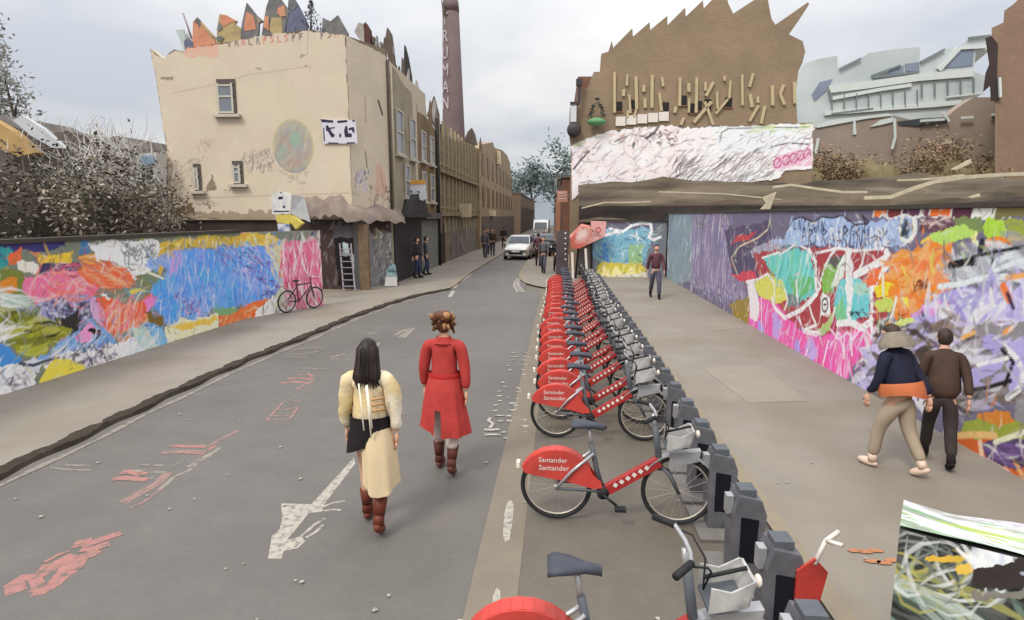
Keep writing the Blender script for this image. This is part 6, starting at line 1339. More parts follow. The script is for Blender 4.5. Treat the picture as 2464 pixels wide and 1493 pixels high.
def make_bike():
    b = empty('hire_bike', (0, 0, 0), 'x', 'bicycle', 'red hire bikes parked in the docking row')
    wheel(b, 0); wheel(b, 1.08)
    # rear guard: two red side shields joined by a strip over the tyre
    mb = MB()
    out = [(.355 * math.cos(R(a)), .33 + .355 * math.sin(R(a))) for a in (150, 138, 125, 110, 95, 80, 65, 50, 36, 22)] + [(.40, .40), (.415, .345), (.33, .335), (.20, .37), (.06, .40), (-.08, .42), (-.20, .44), (-.28, .46)]
    for y in (-.062, .050): mb.prism([(x, y, z) for x, z in out], (0, .012, 0))
    arc = [(.35 * math.cos(R(a)), .33 + .35 * math.sin(R(a))) for a in range(150, 20, -10)]
    for (xa_, za_), (xb_, zb_) in zip(arc, arc[1:]): mb.bar((xa_, 0, za_), (xb_, 0, zb_), .1, .012)
    g = mb.build('rear_mudguard', M_red, b)
    for i, (x, z, s) in enumerate(((-.03, .57, .85), (-.02, .495, .9))):
        me = txt_me if False else txt_me.copy(); me.transform(Matrix.Translation((x, -.0635, z)) @ Matrix.Rotation(R(90), 4, 'X') @ Matrix.Scale(s, 4)); link('lettering', me, g)
    mb = MB(); mb.box((-.345, 0, .52), (.03, .08, .05)); mb.build('rear_light', mat('light_clear', S(226, 214, 200), .3, .05, 5), b)
    # frame
    mb = MB()
    for y in (-.075, .075):
        mb.tube([(0, y, .33), (.22, y * 1.05, .33), (.42, y * .5, .30)], .013, 6); mb.tube([(0, y, .33), (.14, y * 1.05, .50), (.33, y * .6, .66)], .015, 6, 1)
    mb.tube([(.42, 0, .29), (.36, 0, .50), (.31, 0, .74)], .024, 8)
    mb.build('frame', [M_gry, M_sil], b); mb = MB(); mb.tube([(.92, 0, .52), (.86, 0, .92)], .028, 8)
    mb.tube([(.92, 0, .55), (.99, .05, .50), (1.08, .06, .33)], .016, 6); mb.tube([(.92, 0, .55), (.99, -.05, .50), (1.08, -.06, .33)], .016, 6)
    mb.build('fork', [M_gry, M_sil], b)
    mb = MB(); mb.bar((.46, 0, .31), (.91, 0, .60), .075, .085); dt = mb.build('down_tube', M_dred, b)
    mb = MB()
    for k in range(6):
        t = .18 + k * .12; p = Vector((.46, 0, .31)).lerp(Vector((.91, 0, .60)), t); mb.box((p.x - .012, -.0395, p.z + .008), (.035, .003, .035), M=Matrix.Rotation(R(33), 3, 'Y'))
    mb.build('lettering', M_wht, dt)
    mb = MB(); mb.tube([(.42, -.055, .29), (.42, .055, .29)], .055, 12); mb.tube([(.42, -.075, .29), (.54, -.085, .20)], .012, 6); mb.tube([(.42, .075, .29), (.30, .085, .38)], .012, 6); mb.box((.57, -.13, .19), (.10, .08, .025)); mb.box((.28, .13, .39), (.10, .08, .025)); mb.build('crank', M_blk, b)
    mb = MB(); mb.tube([(.31, 0, .72), (.285, 0, .88)], .016, 8); mb.build('seat_post', M_sil, b)
    mb = MB()
    vs = []; prof = [(-.14, .095, .0), (-.10, .11, .015), (-.02, .085, .01), (.06, .04, .0), (.13, .022, -.012), (.15, .008, -.02)]
    n = 10
    for x, w, z in prof:
        for k in range(n):
            a = 2 * math.pi * k / n; vs.append((.27 + x, w * math.cos(a), .905 + z + .032 * math.sin(a)))
    mb.add(vs, [(i * n + k, i * n + (k + 1) % n, (i + 1) * n + (k + 1) % n, (i + 1) * n + k) for i in range(len(prof) - 1) for k in range(n)] + [tuple(range(n)), tuple(range((len(prof) - 1) * n + n - 1, (len(prof) - 1) * n - 1, -1))], 0, True)
    mb.build('saddle', M_sad, b)
    mb = MB(); mb.tube([(.86, 0, .90), (.845, 0, 1.03)], .018, 8); mb.tube([(.74, -.29, 1.05), (.83, -.20, 1.06), (.86, -.06, 1.04), (.86, .06, 1.04), (.83, .20, 1.06), (.74, .29, 1.05)], .013, 8); h = mb.build('handlebar', M_sil, b)
    for s in (-1, 1):
        mb = MB(); mb.tube([(.835, s * .19, 1.06), (.735, s * .295, 1.05)], .02, 8); mb.build('grip', M_blk, h)
    # front carrier: a wedge tray with pale sides, dark floor and a strap
    mb = MB()
    for y in (-.12, .11): mb.prism([(.95, y, .74), (1.14, y, .78), (1.17, y, .92), (1.06, y, .86), (.96, y, .88)], (0, .012, 0))
    mb.prism([(1.14, -.11, .78), (1.17, -.11, .92), (1.185, -.11, .92), (1.155, -.11, .78)], (0, .22, 0)); c = mb.build('basket', M_bsk, b)
    mb = MB(); mb.prism([(.95, -.107, .74), (1.14, -.107, .78), (1.14, -.107, .795), (.95, -.107, .755)], (0, .216, 0)); mb.build('tray', M_gry, c)
    mb = MB(); mb.tube([(.95, 0, .87), (1.06, 0, .90), (1.17, 0, .93)], .012, 5); mb.build('strap', M_blk, c)
    mb = MB()
    for sy in (-1, 1): mb.tube([(.80, sy * .2, 1.05), (.92, sy * .16, 1.02), (.97, sy * .06, .94), (.95, 0, .80)], .006, 5)
    mb.build('brake_cable', M_blk, h)
    mb = MB(); a2 = [(1.08 + .345 * math.cos(R(a)), .33 + .345 * math.sin(R(a))) for a in range(20, 150, 10)]
    for (xa_, za_), (xb_, zb_) in zip(a2, a2[1:]): mb.bar((xa_, 0, za_), (xb_, 0, zb_), .085, .012)
    mb.build('front_mudguard', M_sil, b)
    mb = MB(); mb.prism([(.98, -.04, .55), (1.24, -.04, .62), (1.26, -.04, .72), (1.0, -.04, .68)], (0, .08, 0)); mb.build('dock_wedge', M_sil, b)
    mb = MB(); mb.ball((1.23, 0, .86), (.02, .035, .035), 10, 6); mb.build('front_light', mat('light_clear', S(226, 214, 200), .3, .05, 5), b)
    return b
bike = make_bike()
ORD = ['first', 'second', 'third', 'fourth', 'fifth', 'sixth', 'seventh', 'eighth', 'ninth', 'tenth', 'eleventh', 'twelfth', 'thirteenth', 'fourteenth', 'fifteenth', 'sixteenth', 'seventeenth', 'eighteenth', 'nineteenth', 'twentieth', 'twenty-first']
ys_row = [7.33 + .71 * k for k in range(21)]
bike.location = (-.16, 3.0, .006); bike.rotation_euler = (0, 0, R(1)); bike['label'] = 'red hire bike cut by the bottom edge, its dark saddle standing alone over the bay'
copy_thing(bike, (.02, 5.25, .006), R(-2), 'red hire bike standing alone in the gap between the near one and the packed row')
for k, y in enumerate(ys_row):
    lab = f'red hire bike, {ORD[k]} from the near end of the packed row'
    if k == 20: lab = 'red hire bike at the far end of the packed row, by the pavement build-out'
    copy_thing(bike, (.03 + random.uniform(-.06, .06), y + random.uniform(-.03, .03), .006), R(random.uniform(-8, 8)), lab).rotation_euler.x = R(random.uniform(-4, 4))
def make_dock():
    d = empty('docking_post', (0, 0, 0), 'x', 'docking post', 'grey docking posts along the cycle stand')
    mb = MB(); mb.prism([(-.10, -.11, .02), (.11, -.11, .02), (.13, -.11, .56), (.09, -.11, .67), (-.07, -.11, .70), (-.11, -.11, .56)], (0, .22, 0)); mb.build('body', mat('dock_grey', S(98, 97, 102), .55, .25, 5, .2, stain=S(74, 73, 77), stain_scale=3), d)
    mb = MB(); mb.prism([(-.055, -.114, .18), (.065, -.114, .18), (.075, -.114, .52), (-.055, -.114, .54)], (0, .006, 0)); mb.build('panel', mat('dock_black', S(24, 24, 34), .35, .2, 5), d)
    mb = MB(); mb.box((-.118, 0, .60), (.05, .08, .14)); mb.build('lock', M_sil, d); mb = MB(); mb.box((.0, 0, .71), (.12, .14, .05)); mb.build('card_reader', M_gry, d)
    mb = MB(); mb.box((0, 0, .012), (.42, .62, .02)); mb.build('base_plate', mat('dock_plate', S(112, 108, 104), .7, .15, 4), d)
    return d
dock = make_dock(); dock.location = (1.34, 3.0, .006); dock['label'] = 'grey docking post holding the near bike at the bottom edge'
for y, lab in ((3.72, 'empty grey docking post with a red side plate next to the near bike'), (4.45, 'empty grey docking post between the near bike and the lone bike'), (5.25, 'grey docking post with a black panel holding the lone bike'), (5.95, 'empty grey docking post just past the lone bike'), (6.65, 'empty grey docking post just before the packed row')):
    copy_thing(dock, (1.44 if y < 5 else 1.46, y, .006), 0, lab)
    if y == 3.72:
        dk = [o for o in COL.objects if o.get('label') == lab][0]
        mb = MB(); mb.prism([(.06, -.135, .34), (.22, -.11, .36), (.26, -.10, .56), (.17, -.12, .66), (.06, -.135, .58)], (0, .02, 0)); pm = mb.mesh('side_plate', M_red); o = bpy.data.objects.new('side_plate', pm); COL.objects.link(o); o.parent = dk
        mb = MB(); mb.tube([(.17, -.11, .62), (.24, -.08, .76), (.34, -.02, .79)], .016, 6); mb.tube([(.24, -.08, .76), (.28, -.2, .80)], .014, 6); pm = mb.mesh('handle', M_wht); o = bpy.data.objects.new('handle', pm); COL.objects.link(o); o.parent = dk
for k, y in enumerate(ys_row):
    copy_thing(dock, (1.46, y, .006), 0, f'grey docking post holding the {ORD[k]} bike of the packed row')
# loose bike parts on the empty posts: pale covers and one red front
def loose(label, cat, name, loc, fn):
    mb = MB(); fn(mb); return mb
# red hire bikes' fronts left on two empty posts
# ================================================================== PEOPLE
def skin_part(chains, sub=1):
    """grow one smooth surface along chains of (x, y, z, rx, ry)"""
    bm = bmesh.new(); lay = bm.verts.layers.skin.verify(); vd = {}; first = None
    for ch_ in chains:
        prev = None
        for p in ch_:
            key = tuple(round(c, 4) for c in p[:3])
            if key not in vd:
                v = bm.verts.new(p[:3]); v[lay].radius = (p[3], p[4] if len(p) > 4 else p[3]); vd[key] = v
                if first is None: first = v; v[lay].use_root = True
            v = vd[key]
            if prev is not None and prev is not v and not bm.edges.get((prev, v)): bm.edges.new((prev, v))
            prev = v
    me = bpy.data.meshes.new('skin_tmp'); bm.to_mesh(me); bm.free()
    o = bpy.data.objects.new('skin_tmp', me); COL.objects.link(o)
    m1 = o.modifiers.new('skin', 'SKIN'); m1.use_smooth_shade = True; m1.branch_smoothing = .6
    if sub: m2 = o.modifiers.new('sub', 'SUBSURF'); m2.levels = sub; m2.render_levels = sub
    dg = bpy.context.evaluated_depsgraph_get(); dg.update()
    res = bpy.data.meshes.new_from_object(o.evaluated_get(dg))
    vs = [tuple(v.co) for v in res.vertices]; fs = [tuple(p.vertices) for p in res.polygons]
    bpy.data.objects.remove(o); bpy.data.meshes.remove(me); bpy.data.meshes.remove(res)
    return vs, fs
M_skin = mat('skin', S(206, 160, 134), .6, .08, 8); M_skin2 = mat('skin_deep', S(150, 104, 80), .6, .08, 8)
def person(loc, rz, label, h=1.7, top=None, legs=None, shoes=None, hair=None, style='short', stride=.22, arm=.15, girth=1.0, skin=None, boots=0.0, sub=1, detail=True, group=None, jacket_len=.0, puff=.018):
    k = h / 1.7; t = empty('person', (0, 0, 0), label, 'person', group)
    s = stride
    def sc(ch_): return [[(p[0] * k, p[1] * k, p[2] * k) + tuple(r_ * k for r_ in p[3:]) for p in c] for c in ch_]
    g = girth
    gb = min(g, 1.0); pel = (0, 0, .93, .10 * gb, .07 * gb); wai = (0, .0, 1.08, .09 * gb, .066 * gb); che = (0, .01, 1.27, .12 * gb, .08 * gb); ncb = (0, -.005, 1.42, .075, .065); nck = (0, .01, 1.50, .052, .052)
    arms = []
    for sx, a in ((-1, arm), (1, -arm)):
        arms.append([(sx * .10, 0, 1.385, .07, .06), (sx * .175, 0, 1.375, .062, .058), (sx * .225, a * .35, 1.12, .043, .042), (sx * .235, a + .03, .90, .032, .03)])
    legp = []
    for sx, f in ((-1, s), (1, -s)):
        legp.append([(sx * .085, 0, .87, .066 * g, .068 * g), (sx * .095, f * .55 + .05, .50, .056, .06), (sx * .095, f - (.05 if f < 0 else 0), .11 + (.05 if f < 0 else 0), .037, .042)])
    body = [[pel, wai, che, ncb, nck, (0, .02, 1.555, .055, .06)]] + [[che if False else ncb] + a for a in arms] + [[pel] + l for l in legp]
    vs, fs = skin_part(sc(body), sub)
    mb = MB(); mb.add(vs, fs, 0, True)
    def face(p):
        r_ = 1.0
        if p.y > .8 and abs(p.x) < .22 and -.35 < p.z < .1: r_ += .14 * (1 - abs(p.x) / .22)      # nose
        if p.y > .8 and abs(abs(p.x) - .32) < .14 and .0 < p.z < .2: r_ -= .06                        # eye sockets
        if p.y > .8 and abs(p.x) < .28 and -.5 < p.z < -.42: r_ -= .04                              # mouth
        if p.z < -.3: r_ -= .12 * (-.3 - p.z)
        return r_
    hc = (0, .025 * k, 1.60 * k); mb.ball(hc, (.073 * k, .092 * k, .112 * k), 18, 14, 0, face)
    for sx in (-1, 1): mb.ball((sx * .075 * k, .015 * k, 1.59 * k), (.012 * k, .024 * k, .032 * k), 8, 6)
    if detail:
        for sx, a in ((-1, arm), (1, -arm)):
            w = Vector((sx * .235, a + .03, .90)) * k; d = Vector((sx * .02, a * .25 + .02, -1)).normalized()
            mb.ball(w + d * .055 * k, (.018 * k, .038 * k, .052 * k), 10, 8)
            for q in range(4):
                o_ = w + d * .09 * k + Vector((0, (q - 1.5) * .019 * k, 0)); L_ = (.062, .074, .070, .055)[q] * k
                mb.tube([o_, o_ + d * L_ * .5 + Vector((-sx * .004, .002, 0)), o_ + d * L_ + Vector((-sx * .018 * k, .006, 0))], [.0095 * k, .009 * k, .007 * k], 6)
            o_ = w + d * .035 * k + Vector((0, .03 * k, 0)); mb.tube([o_, o_ + d * .03 * k + Vector((-sx * .012, .022 * k, 0)), o_ + d * .06 * k + Vector((-sx * .02, .026 * k, 0))], [.011 * k, .010 * k, .008 * k], 6)
    mb.build('body', skin or M_skin, t)
    # top with sleeves
    tp = [[(0, 0, .93 - jacket_len, .165 * g, .125 * g), (0, 0, 1.08, .148 * g, .115 * g), (0, .01, 1.27, .172 * g, .128 * g), (0, -.005, 1.42, .09, .08), (0, 0, 1.465, .062, .06)]]
    for a in arms: tp.append([(0, -.005, 1.42, .09, .08)] + [(p[0], p[1], p[2], p[3] + puff, p[4] + puff) for p in a[:3]] + [(a[3][0], a[3][1], a[3][2] + .02, a[3][3] + puff, a[3][4] + puff)])
    vs, fs = skin_part(sc(tp), sub); mb = MB(); mb.add(vs, fs, 0, True); mb.build('jacket', top, t)
    if legs:
        lg = [[(0, 0, .98, .155 * g, .118 * g), (0, 0, .90, .155 * g, .115 * g)]]
        for l in legp: lg.append([(0, 0, .90, .155 * g, .115 * g)] + [(l[0][0], l[0][1], l[0][2] - .03, l[0][3] + .034, l[0][4] + .036), (l[1][0], l[1][1], l[1][2], .072, .076), (l[2][0], l[2][1], max(l[2][2] + .02, boots), .062, .066)])
        vs, fs = skin_part(sc(lg), sub); mb = MB(); mb.add(vs, fs, 0, True); mb.build('trousers', legs, t)
    for l in legp:
        x, y, z = [c * k for c in l[2][:3]]; mb = MB(); lift_ = z - .11 * k
        tilt = -.5 if lift_ > .02 else 0
        M3 = Matrix.Rotation(tilt, 3, 'X')
        def P3(v): return M3 @ Vector(v) + Vector((x, y, z))
        mb.ball((0, 0, 0), (.001, .001, .001), 4, 2)
        mb.v.clear(); mb.f.clear(); mb.m.clear(); mb.sm.clear()
        tmp = MB(); tmp.ball((0, .06 * k, -.065 * k), (.046 * k, .13 * k, .05 * k), 12, 8, 0, lambda p: 1 if p.z > -.6 else .92); tmp.tube([(0, .0, -.04 * k), (0, 0, .05 * k)], [.05 * k, .046 * k], 10)
        if boots: tmp.tube([(0, 0, .04 * k), (0, -.005 * k, boots * k - .11 * k)], [.05 * k, .064 * k], 12)
        mb.add([P3(v) for v in tmp.v], tmp.f, 0, True)
        mb.build('boot' if boots else 'shoe', shoes, t)
    if hair:
        mb = MB()
        def cap(p):
            r_ = 1.0 + .03 * math.sin(p.x * 19 + p.z * 13)
            if p.y > .25 and p.z < .45: r_ = .80
            return r_
        mb.ball((0, .012 * k, 1.615 * k), (.085 * k, .102 * k, .118 * k), 18, 12, 0, cap)
        if style == 'long':
            n = 18; rows_ = [(1.70, .05, .05, .01), (1.64, .088, .09, -.005), (1.56, .094, .092, -.015), (1.50, .10, .088, -.03), (1.45, .108, .085, -.045), (1.40, .116, .075, -.06), (1.37, .098, .055, -.07)]
            vs = []
            for j, (z, rx_, ry_, cy) in enumerate(rows_):
                for i in range(n + 1):
                    a = R(165) + R(210) * i / n; w = 1 + .05 * math.sin(i * 2.3 + j)
                    vs.append((rx_ * math.cos(a) * w * k, (cy + ry_ * math.sin(a) * w) * k, (z + .012 * math.sin(i * 1.9) * (j > 4)) * k))
            mb.add(vs, [(j * (n + 1) + i, j * (n + 1) + i + 1, (j + 1) * (n + 1) + i + 1, (j + 1) * (n + 1) + i) for j in range(len(rows_) - 1) for i in range(n)], 0, True)
            for i in range(90):
                a = R(170) + R(200) * random.random(); w = random.uniform(1.0, 1.05)
                mb.tube([Vector((rx_ * math.cos(a) * w, cy + ry_ * math.sin(a) * w, z)) * k for z, rx_, ry_, cy in rows_] + [Vector((.11 * math.cos(a) + random.uniform(-.02, .02), -.07 + .06 * math.sin(a), 1.34 + random.uniform(-.03, .03))) * k], [.006 * k] * 6 + [.005 * k, .002 * k], 4, random.choice((0, 1)), False)
        if style == 'bun':
            for _ in range(46):
                a = random.uniform(0, 6.28); z = random.uniform(-.07, .08); r_ = .088 + .02 * random.random()
                p = Vector((r_ * math.cos(a), -.02 + r_ * .8 * math.sin(a), 1.62 + z)) * k
                if p.y > .05 * k: continue
                d = Vector((math.cos(a) * .022, math.sin(a) * .018, random.uniform(-.035, .03))) * k; q = Vector((random.uniform(-.025, .025), 0, random.uniform(-.04, .01))) * k
                mb.tube([p - d * .6, p + d * .5, p + d + q], [.02 * k, .018 * k, .008 * k], 6, random.choice((0, 0, 1)))
            mb.ball((.01 * k, -.06 * k, 1.69 * k), (.098 * k, .07 * k, .06 * k), 14, 9, 0, lambda p: 1 + .10 * math.sin(p.x * 9 + p.z * 6) + .06 * math.sin(p.z * 17)); mb.ball((.05 * k, -.09 * k, 1.70 * k), (.045 * k, .04 * k, .04 * k), 10, 7, 1)
        mb.build('hair', hair if isinstance(hair, list) else [hair, hair], t)
    return t, k
def bend(t, k, deg):
    """lean the figure forward from the hips"""
    z0 = .92 * k
    for o in t.children:
        if o.name.split('.')[0] in ('trousers', 'shoe', 'boot'): continue
        for v in o.data.vertices:
            f = min(1, max(0, (v.co.z - z0) / (.16 * k)))
            if f > 0 or o.name.startswith(('jacket', 'body')):
                a = -R(deg) * f; y, z = v.co.y, v.co.z - z0
                v.co.y = y * math.cos(a) - z * math.sin(a); v.co.z = z0 + y * math.sin(a) + z * math.cos(a)
        o.data.update()
def place(t, loc, rz): t.location = loc; t.rotation_euler = (0, 0, rz)
def drape(rows_, n, rip, cut=None, flare=None):
    """open cloth tube from rings (z, cx, cy, rx, ry); cut(i, z) leaves a slit"""
    mb = MB(); vs = []
    for j, (z, cx, cy, rx_, ry_) in enumerate(rows_):
        am = rip * j / (len(rows_) - 1)
        for i in range(n):
            a = 2 * math.pi * i / n; w = 1 + am * math.sin(a * 7 + 1.3) + am * .5 * math.sin(a * 13)
            vs.append((cx + rx_ * w * math.cos(a), cy + ry_ * w * math.sin(a), z + (flare(a) * j / (len(rows_) - 1) if flare else 0)))
    fs = []
    for j in range(len(rows_) - 1):
        for i in range(n):
            if cut and cut(2 * math.pi * (i + .5) / n, rows_[j + 1][0]): continue
            fs.append((j * n + i, j * n + (i + 1) % n, (j + 1) * n + (i + 1) % n, (j + 1) * n + i))
    mb.add(vs, fs, 0, True); return mb
M_coat = mat('coat_red', S(172, 62, 58), .8, .16, 5, .3, spec=.15); M_wtr = mat('trousers_white', S(206, 190, 184), .85, .08, 6); M_bt = mat('boot_brown', S(96, 52, 44), .5, .25, 8); M_hairb = [mat('hair_brown', S(96, 62, 42), .6, .3, 14), mat('hair_gold', S(164, 120, 78), .6, .2, 14)]
t, k = person(None, 0, 'woman in a long belted red coat with brown pinned-up hair walking away on the road', 1.73, M_coat, M_wtr, M_bt, M_hairb, 'bun', .10, .06, 1.02, boots=.30, sub=2)
t['label'] = 'person in a long belted red coat with brown pinned-up hair walking away'
mb = drape([(1.10, 0, 0, .160, .125), (1.02, 0, -.005, .178, .145), (.90, 0, -.015, .200, .170), (.75, 0, -.02, .222, .19), (.60, .01, -.03, .245, .205), (.48, .01, -.035, .262, .215)], 72, .06, cut=lambda a, z: abs(a - R(262)) < R(7) and z < .66, flare=lambda a: .10 * max(0, -math.cos(a)) - .02)
mb.build('coat_skirt', M_coat, t)
mb = drape([(1.115, 0, 0, .168, .133), (1.10, 0, 0, .172, .137), (1.065, 0, 0, .172, .138), (1.05, 0, 0, .168, .134)], 28, .0); mb.build('belt', mat('belt_red', S(176, 42, 42), .5, .1, 6), t)
mb = drape([(1.50, 0, -.01, .072, .068), (1.46, 0, -.01, .095, .088), (1.43, 0, -.01, .12, .10)], 20, .0); mb.build('collar', M_coat, t)
place(t, (-1.17, 6.22, .006), R(-3))
# the other walker, in a fluffy yellow and cream jacket
M_yel = mat('jacket_yellow', S(212, 190, 142), .95, .12, 5, .4, stain=S(226, 218, 204), stain_scale=2.4, spec=.1); M_cream2 = mat('skirt_cream', S(206, 186, 150), .9, .08, 3); M_black = mat('cloth_black', S(30, 24, 24), .9, .25, 6); M_bt2 = mat('boot_rust', S(104, 48, 34), .5, .3, 8); M_hbl = mat('hair_black', S(36, 28, 26), .5, .3, 20)
t, k = person(None, 0, 'person with long black hair in a fluffy yellow and cream jacket walking away', 1.68, M_yel, None, M_bt2, [M_hbl, mat('hair_black_sheen', S(58, 46, 42), .45, .3, 20)], 'long', .14, .05, 1.12, boots=.30, puff=.027, sub=2)
mb = drape([(1.04, 0, 0, .172, .135), (.95, 0, 0, .182, .145), (.86, -.02, -.01, .182, .16), (.79, -.035, -.01, .176, .16)], 28, .02, cut=lambda a, z: R(300) < a < R(360) and z < .84, flare=lambda a: -.08 * max(0, -math.cos(a))); mb.build('shorts', M_black, t)
mb = drape([(.94, .04, 0, .135, .135), (.86, .055, -.01, .145, .16), (.70, .07, -.02, .152, .19), (.54, .08, -.03, .158, .20), (.44, .085, -.04, .16, .21)], 36, .07, cut=lambda a, z: R(175) < a < R(215) and z < .7, flare=lambda a: .05 * math.cos(a * 2) - .05 * math.cos(a)); mb.build('skirt', M_cream2, t)
for o in t.children:
    if o.name.split('.')[0] == 'jacket':
        for v in o.data.vertices:
            n_ = v.co.normalized(); f = mnoise.noise(v.co * 9) * .022 + mnoise.noise(v.co * 26) * .012
            v.co += Vector((v.co.x, v.co.y, 0)).normalized() * f
        o.data.update()
mb = MB()
for x, z0, z1 in ((-.04, 1.36, .96), (.02, 1.34, .90), (.03, 1.35, .98)): mb.tube([(x, -.165, z0), (x + .02, -.178, (z0 + z1) / 2), (x + .035, -.185, z1)], .007, 5)
mb.build('cord', mat('cord_white', S(236, 228, 210), .8, .05, 8), t)
mb = MB()
for q in range(3):
    z = 1.12 + q * .05; mb.tube([(.06, -.165, z), (.12, -.15, z + .012), (.16, -.11, z)], .012, 5)
mb.build('stripe', mat('stripe_tan', S(186, 146, 104), .9, .1, 6), t)
place(t, (-1.60, 5.0, .006), R(2))
# passers-by on the right pavement
M_navy = mat('jacket_navy', S(30, 32, 52), .8, .25, 5); M_beige = mat('trousers_beige', S(166, 150, 130), .9, .08, 5); M_pinkw = mat('shoe_pale', S(214, 188, 170), .6, .08, 6); M_hgr = mat('hair_grey', S(128, 118, 104), .7, .2, 12); M_or = mat('hem_orange', S(196, 112, 72), .8, .1, 5)
t, k = person(None, 0, 'person in a navy jacket with an orange hem and beige trousers beside the pink wall', 1.58, M_navy, M_beige, M_pinkw, mat('hair_dark', S(60, 48, 40), .6, .3, 12), 'short', .2, .20, 1.42, jacket_len=.02)
mb = drape([(.99, 0, 0, .242, .19), (.93, 0, 0, .25, .198), (.86, .02, 0, .252, .2)], 28, .03, flare=lambda a: .03 * math.sin(a * 2)); mb.build('hem', M_or, t)
mb = drape([(1.52, 0, -.01, .085, .085), (1.47, 0, -.015, .13, .12), (1.41, 0, -.02, .19, .15), (1.36, 0, -.03, .20, .155)], 24, .05); mb.build('hood', M_hgr, t)
bend(t, k, 14); place(t, (3.64, 6.5, .035), R(28))
M_brc = mat('coat_brown', S(72, 54, 46), .85, .3, 4); M_dk = mat('trousers_dark', S(56, 50, 48), .85, .25, 5)
t, k = person(None, 0, 'person in a brown coat and black shoes walking beside the navy jacket', 1.5, M_brc, M_dk, M_black, mat('hair_dark', S(60, 48, 40), .6, .3, 12), 'short', .2, .15, 1.3, jacket_len=.12)
bend(t, k, 18); place(t, (4.22, 6.75, .035), R(-20))
M_plum = mat('jacket_plum', S(92, 58, 66), .85, .3, 6); M_sl = mat('trousers_slate', S(78, 76, 92), .85, .2, 5); M_jean = mat('jeans_blue', S(52, 58, 84), .85, .2, 6); M_gj = mat('jacket_grey', S(92, 90, 94), .85, .25, 5); M_bj = mat('jacket_black', S(46, 44, 48), .85, .3, 5)
for lo, rz, lb_, tp, lg, st_ in (((3.29, 20.5, .035), 180, 'person in a plum jacket and slate trousers walking by the purple wall', M_plum, M_sl, .24), ((-6.05, 26.2, .06), -90, 'person in blue jeans and a black jacket outside the black shopfront, nearer one', M_bj, M_jean, .06), ((-5.95, 27.6, .06), -60, 'person in blue jeans and a grey jacket outside the black shopfront, farther one', M_gj, M_jean, .10),
                                 ((-.62, 29.3, .035), 170, 'person in slate trousers on the corner of the pavement build-out', M_gj, M_sl, .2), ((.02, 30.3, .035), 190, 'person in dark clothes next to the stall on the right corner', M_bj, M_dk, .12), ((-1.0, 33.5, .035), 0, 'person in a plum top walking away past the right corner', M_plum, M_dk, .22), ((.25, 33.0, .035), 150, 'person in grey standing under the lamp of the brick building', M_gj, M_dk, .1),
                                 ((-4.62, 39.5, .06), 180, 'person in a grey jacket leading the group on the left pavement', M_gj, M_sl, .25), ((-4.4, 42.0, .06), 185, 'person in a brown coat in the middle of the left pavement group', M_brc, M_dk, .22), ((-4.9, 43.5, .06), 175, 'person in dark blue at the back of the left pavement group', M_navy, M_jean, .2), ((-4.5, 52, .06), 0, 'person in black far along the left pavement', M_bj, M_dk, .22), ((-1.0, 50, .035), 180, 'person in plum far along the right pavement', M_plum, M_sl, .2)):
    t, k = person(None, 0, lb_, random.uniform(1.64, 1.8), tp, lg, M_black, mat('hair_dark', S(60, 48, 40), .6, .3, 12), 'short', st_, random.uniform(.05, .2), random.uniform(1.0, 1.15), sub=1, group='passers-by along the street')
    place(t, lo, R(rz))

# ================================================================== STREET OBJECTS
# utility cabinet covered in spray paint, cut by the bottom corner
cbx = empty('utility_cabinet', (2.35, 3.2, .035), 'low dark street cabinet covered in green and white spray paint at the right corner', 'cabinet')
HB = 1.12
q = [gnd(*c_, HB) for c_ in ((2165, 1272), (2128, 1215), (2330, 1188), (2560, 1240), (2560, 1400))]
x0, y0 = q[0].x, q[0].y; CA = R(-31); cu, cv_ = Vector((math.cos(CA), math.sin(CA), 0)), Vector((-math.sin(CA), math.cos(CA), 0))
def cp(u, v, z): return Vector((x0, y0, z)) + cu * u + cv_ * v
M_cabp = paint_mat()
cv = Canvas(tuple(cp(0, -.004, 0))[:2], tuple(cp(1.25, -.004, 0))[:2],   .05, HB, .006)
L_ = lambda l: cv.pts(cL, l)
cv.fill(P(52, 54, 52)); al = [(0, 0), (1.25, 0), (1.25, HB), (0, HB)]
cv.scatter(al, 130, [P(34, 36, 36), P(74, 84, 78), P(120, 140, 124), P(28, 26, 30), P(90, 90, 86)], (.15, .6), (.02, .07), -.5, .7)
cv.scatter(L_([(560, 1340), (950, 1440), (1000, 1500), (600, 1500)]), 22, [P(120, 140, 126), P(166, 176, 168), P(64, 74, 66), P(150, 150, 90)], (.3, .7), (.03, .07), -.45, .2)
cv.scatter(L_([(580, 1200), (900, 1240), (880, 1340), (600, 1300)]), 50, [P(140, 146, 140), P(96, 102, 96), P(200, 204, 200), P(170, 164, 90)], (.12, .4), (.01, .025), None, math.pi, 1)
cv.poly(L_([(670, 1150), (880, 1160), (860, 1190), (770, 1200), (690, 1180)]), P(206, 168, 66)); cv.poly(L_([(850, 1220), (900, 1190), (935, 1190), (930, 1240), (880, 1260)]), P(212, 176, 74))
cv.scatter(L_([(880, 1160), (1136, 1190), (1136, 1230), (900, 1300)]), 36, [P(222, 226, 236), P(190, 196, 210), P(236, 238, 244)], (.1, .35), (.02, .04), -1.2, .5)
cv.poly(L_([(930, 1220), (1060, 1200), (1180, 1220), (1180, 1340), (930, 1330)]), P(52, 46, 44)); cv.poly(L_([(920, 1345), (1180, 1350), (1180, 1380), (930, 1375)]), P(120, 116, 108))
link('front_panel', cv.mesh('front_panel', None, [paint_mat()]), cbx)
cv = Canvas((0, 0), (1.25, 0), 0, .62, .01)   # lid, painted flat then laid down
cv.fill(P(128, 138, 124)); al = [(0, 0), (1.25, 0), (1.25, .62), (0, .62)]
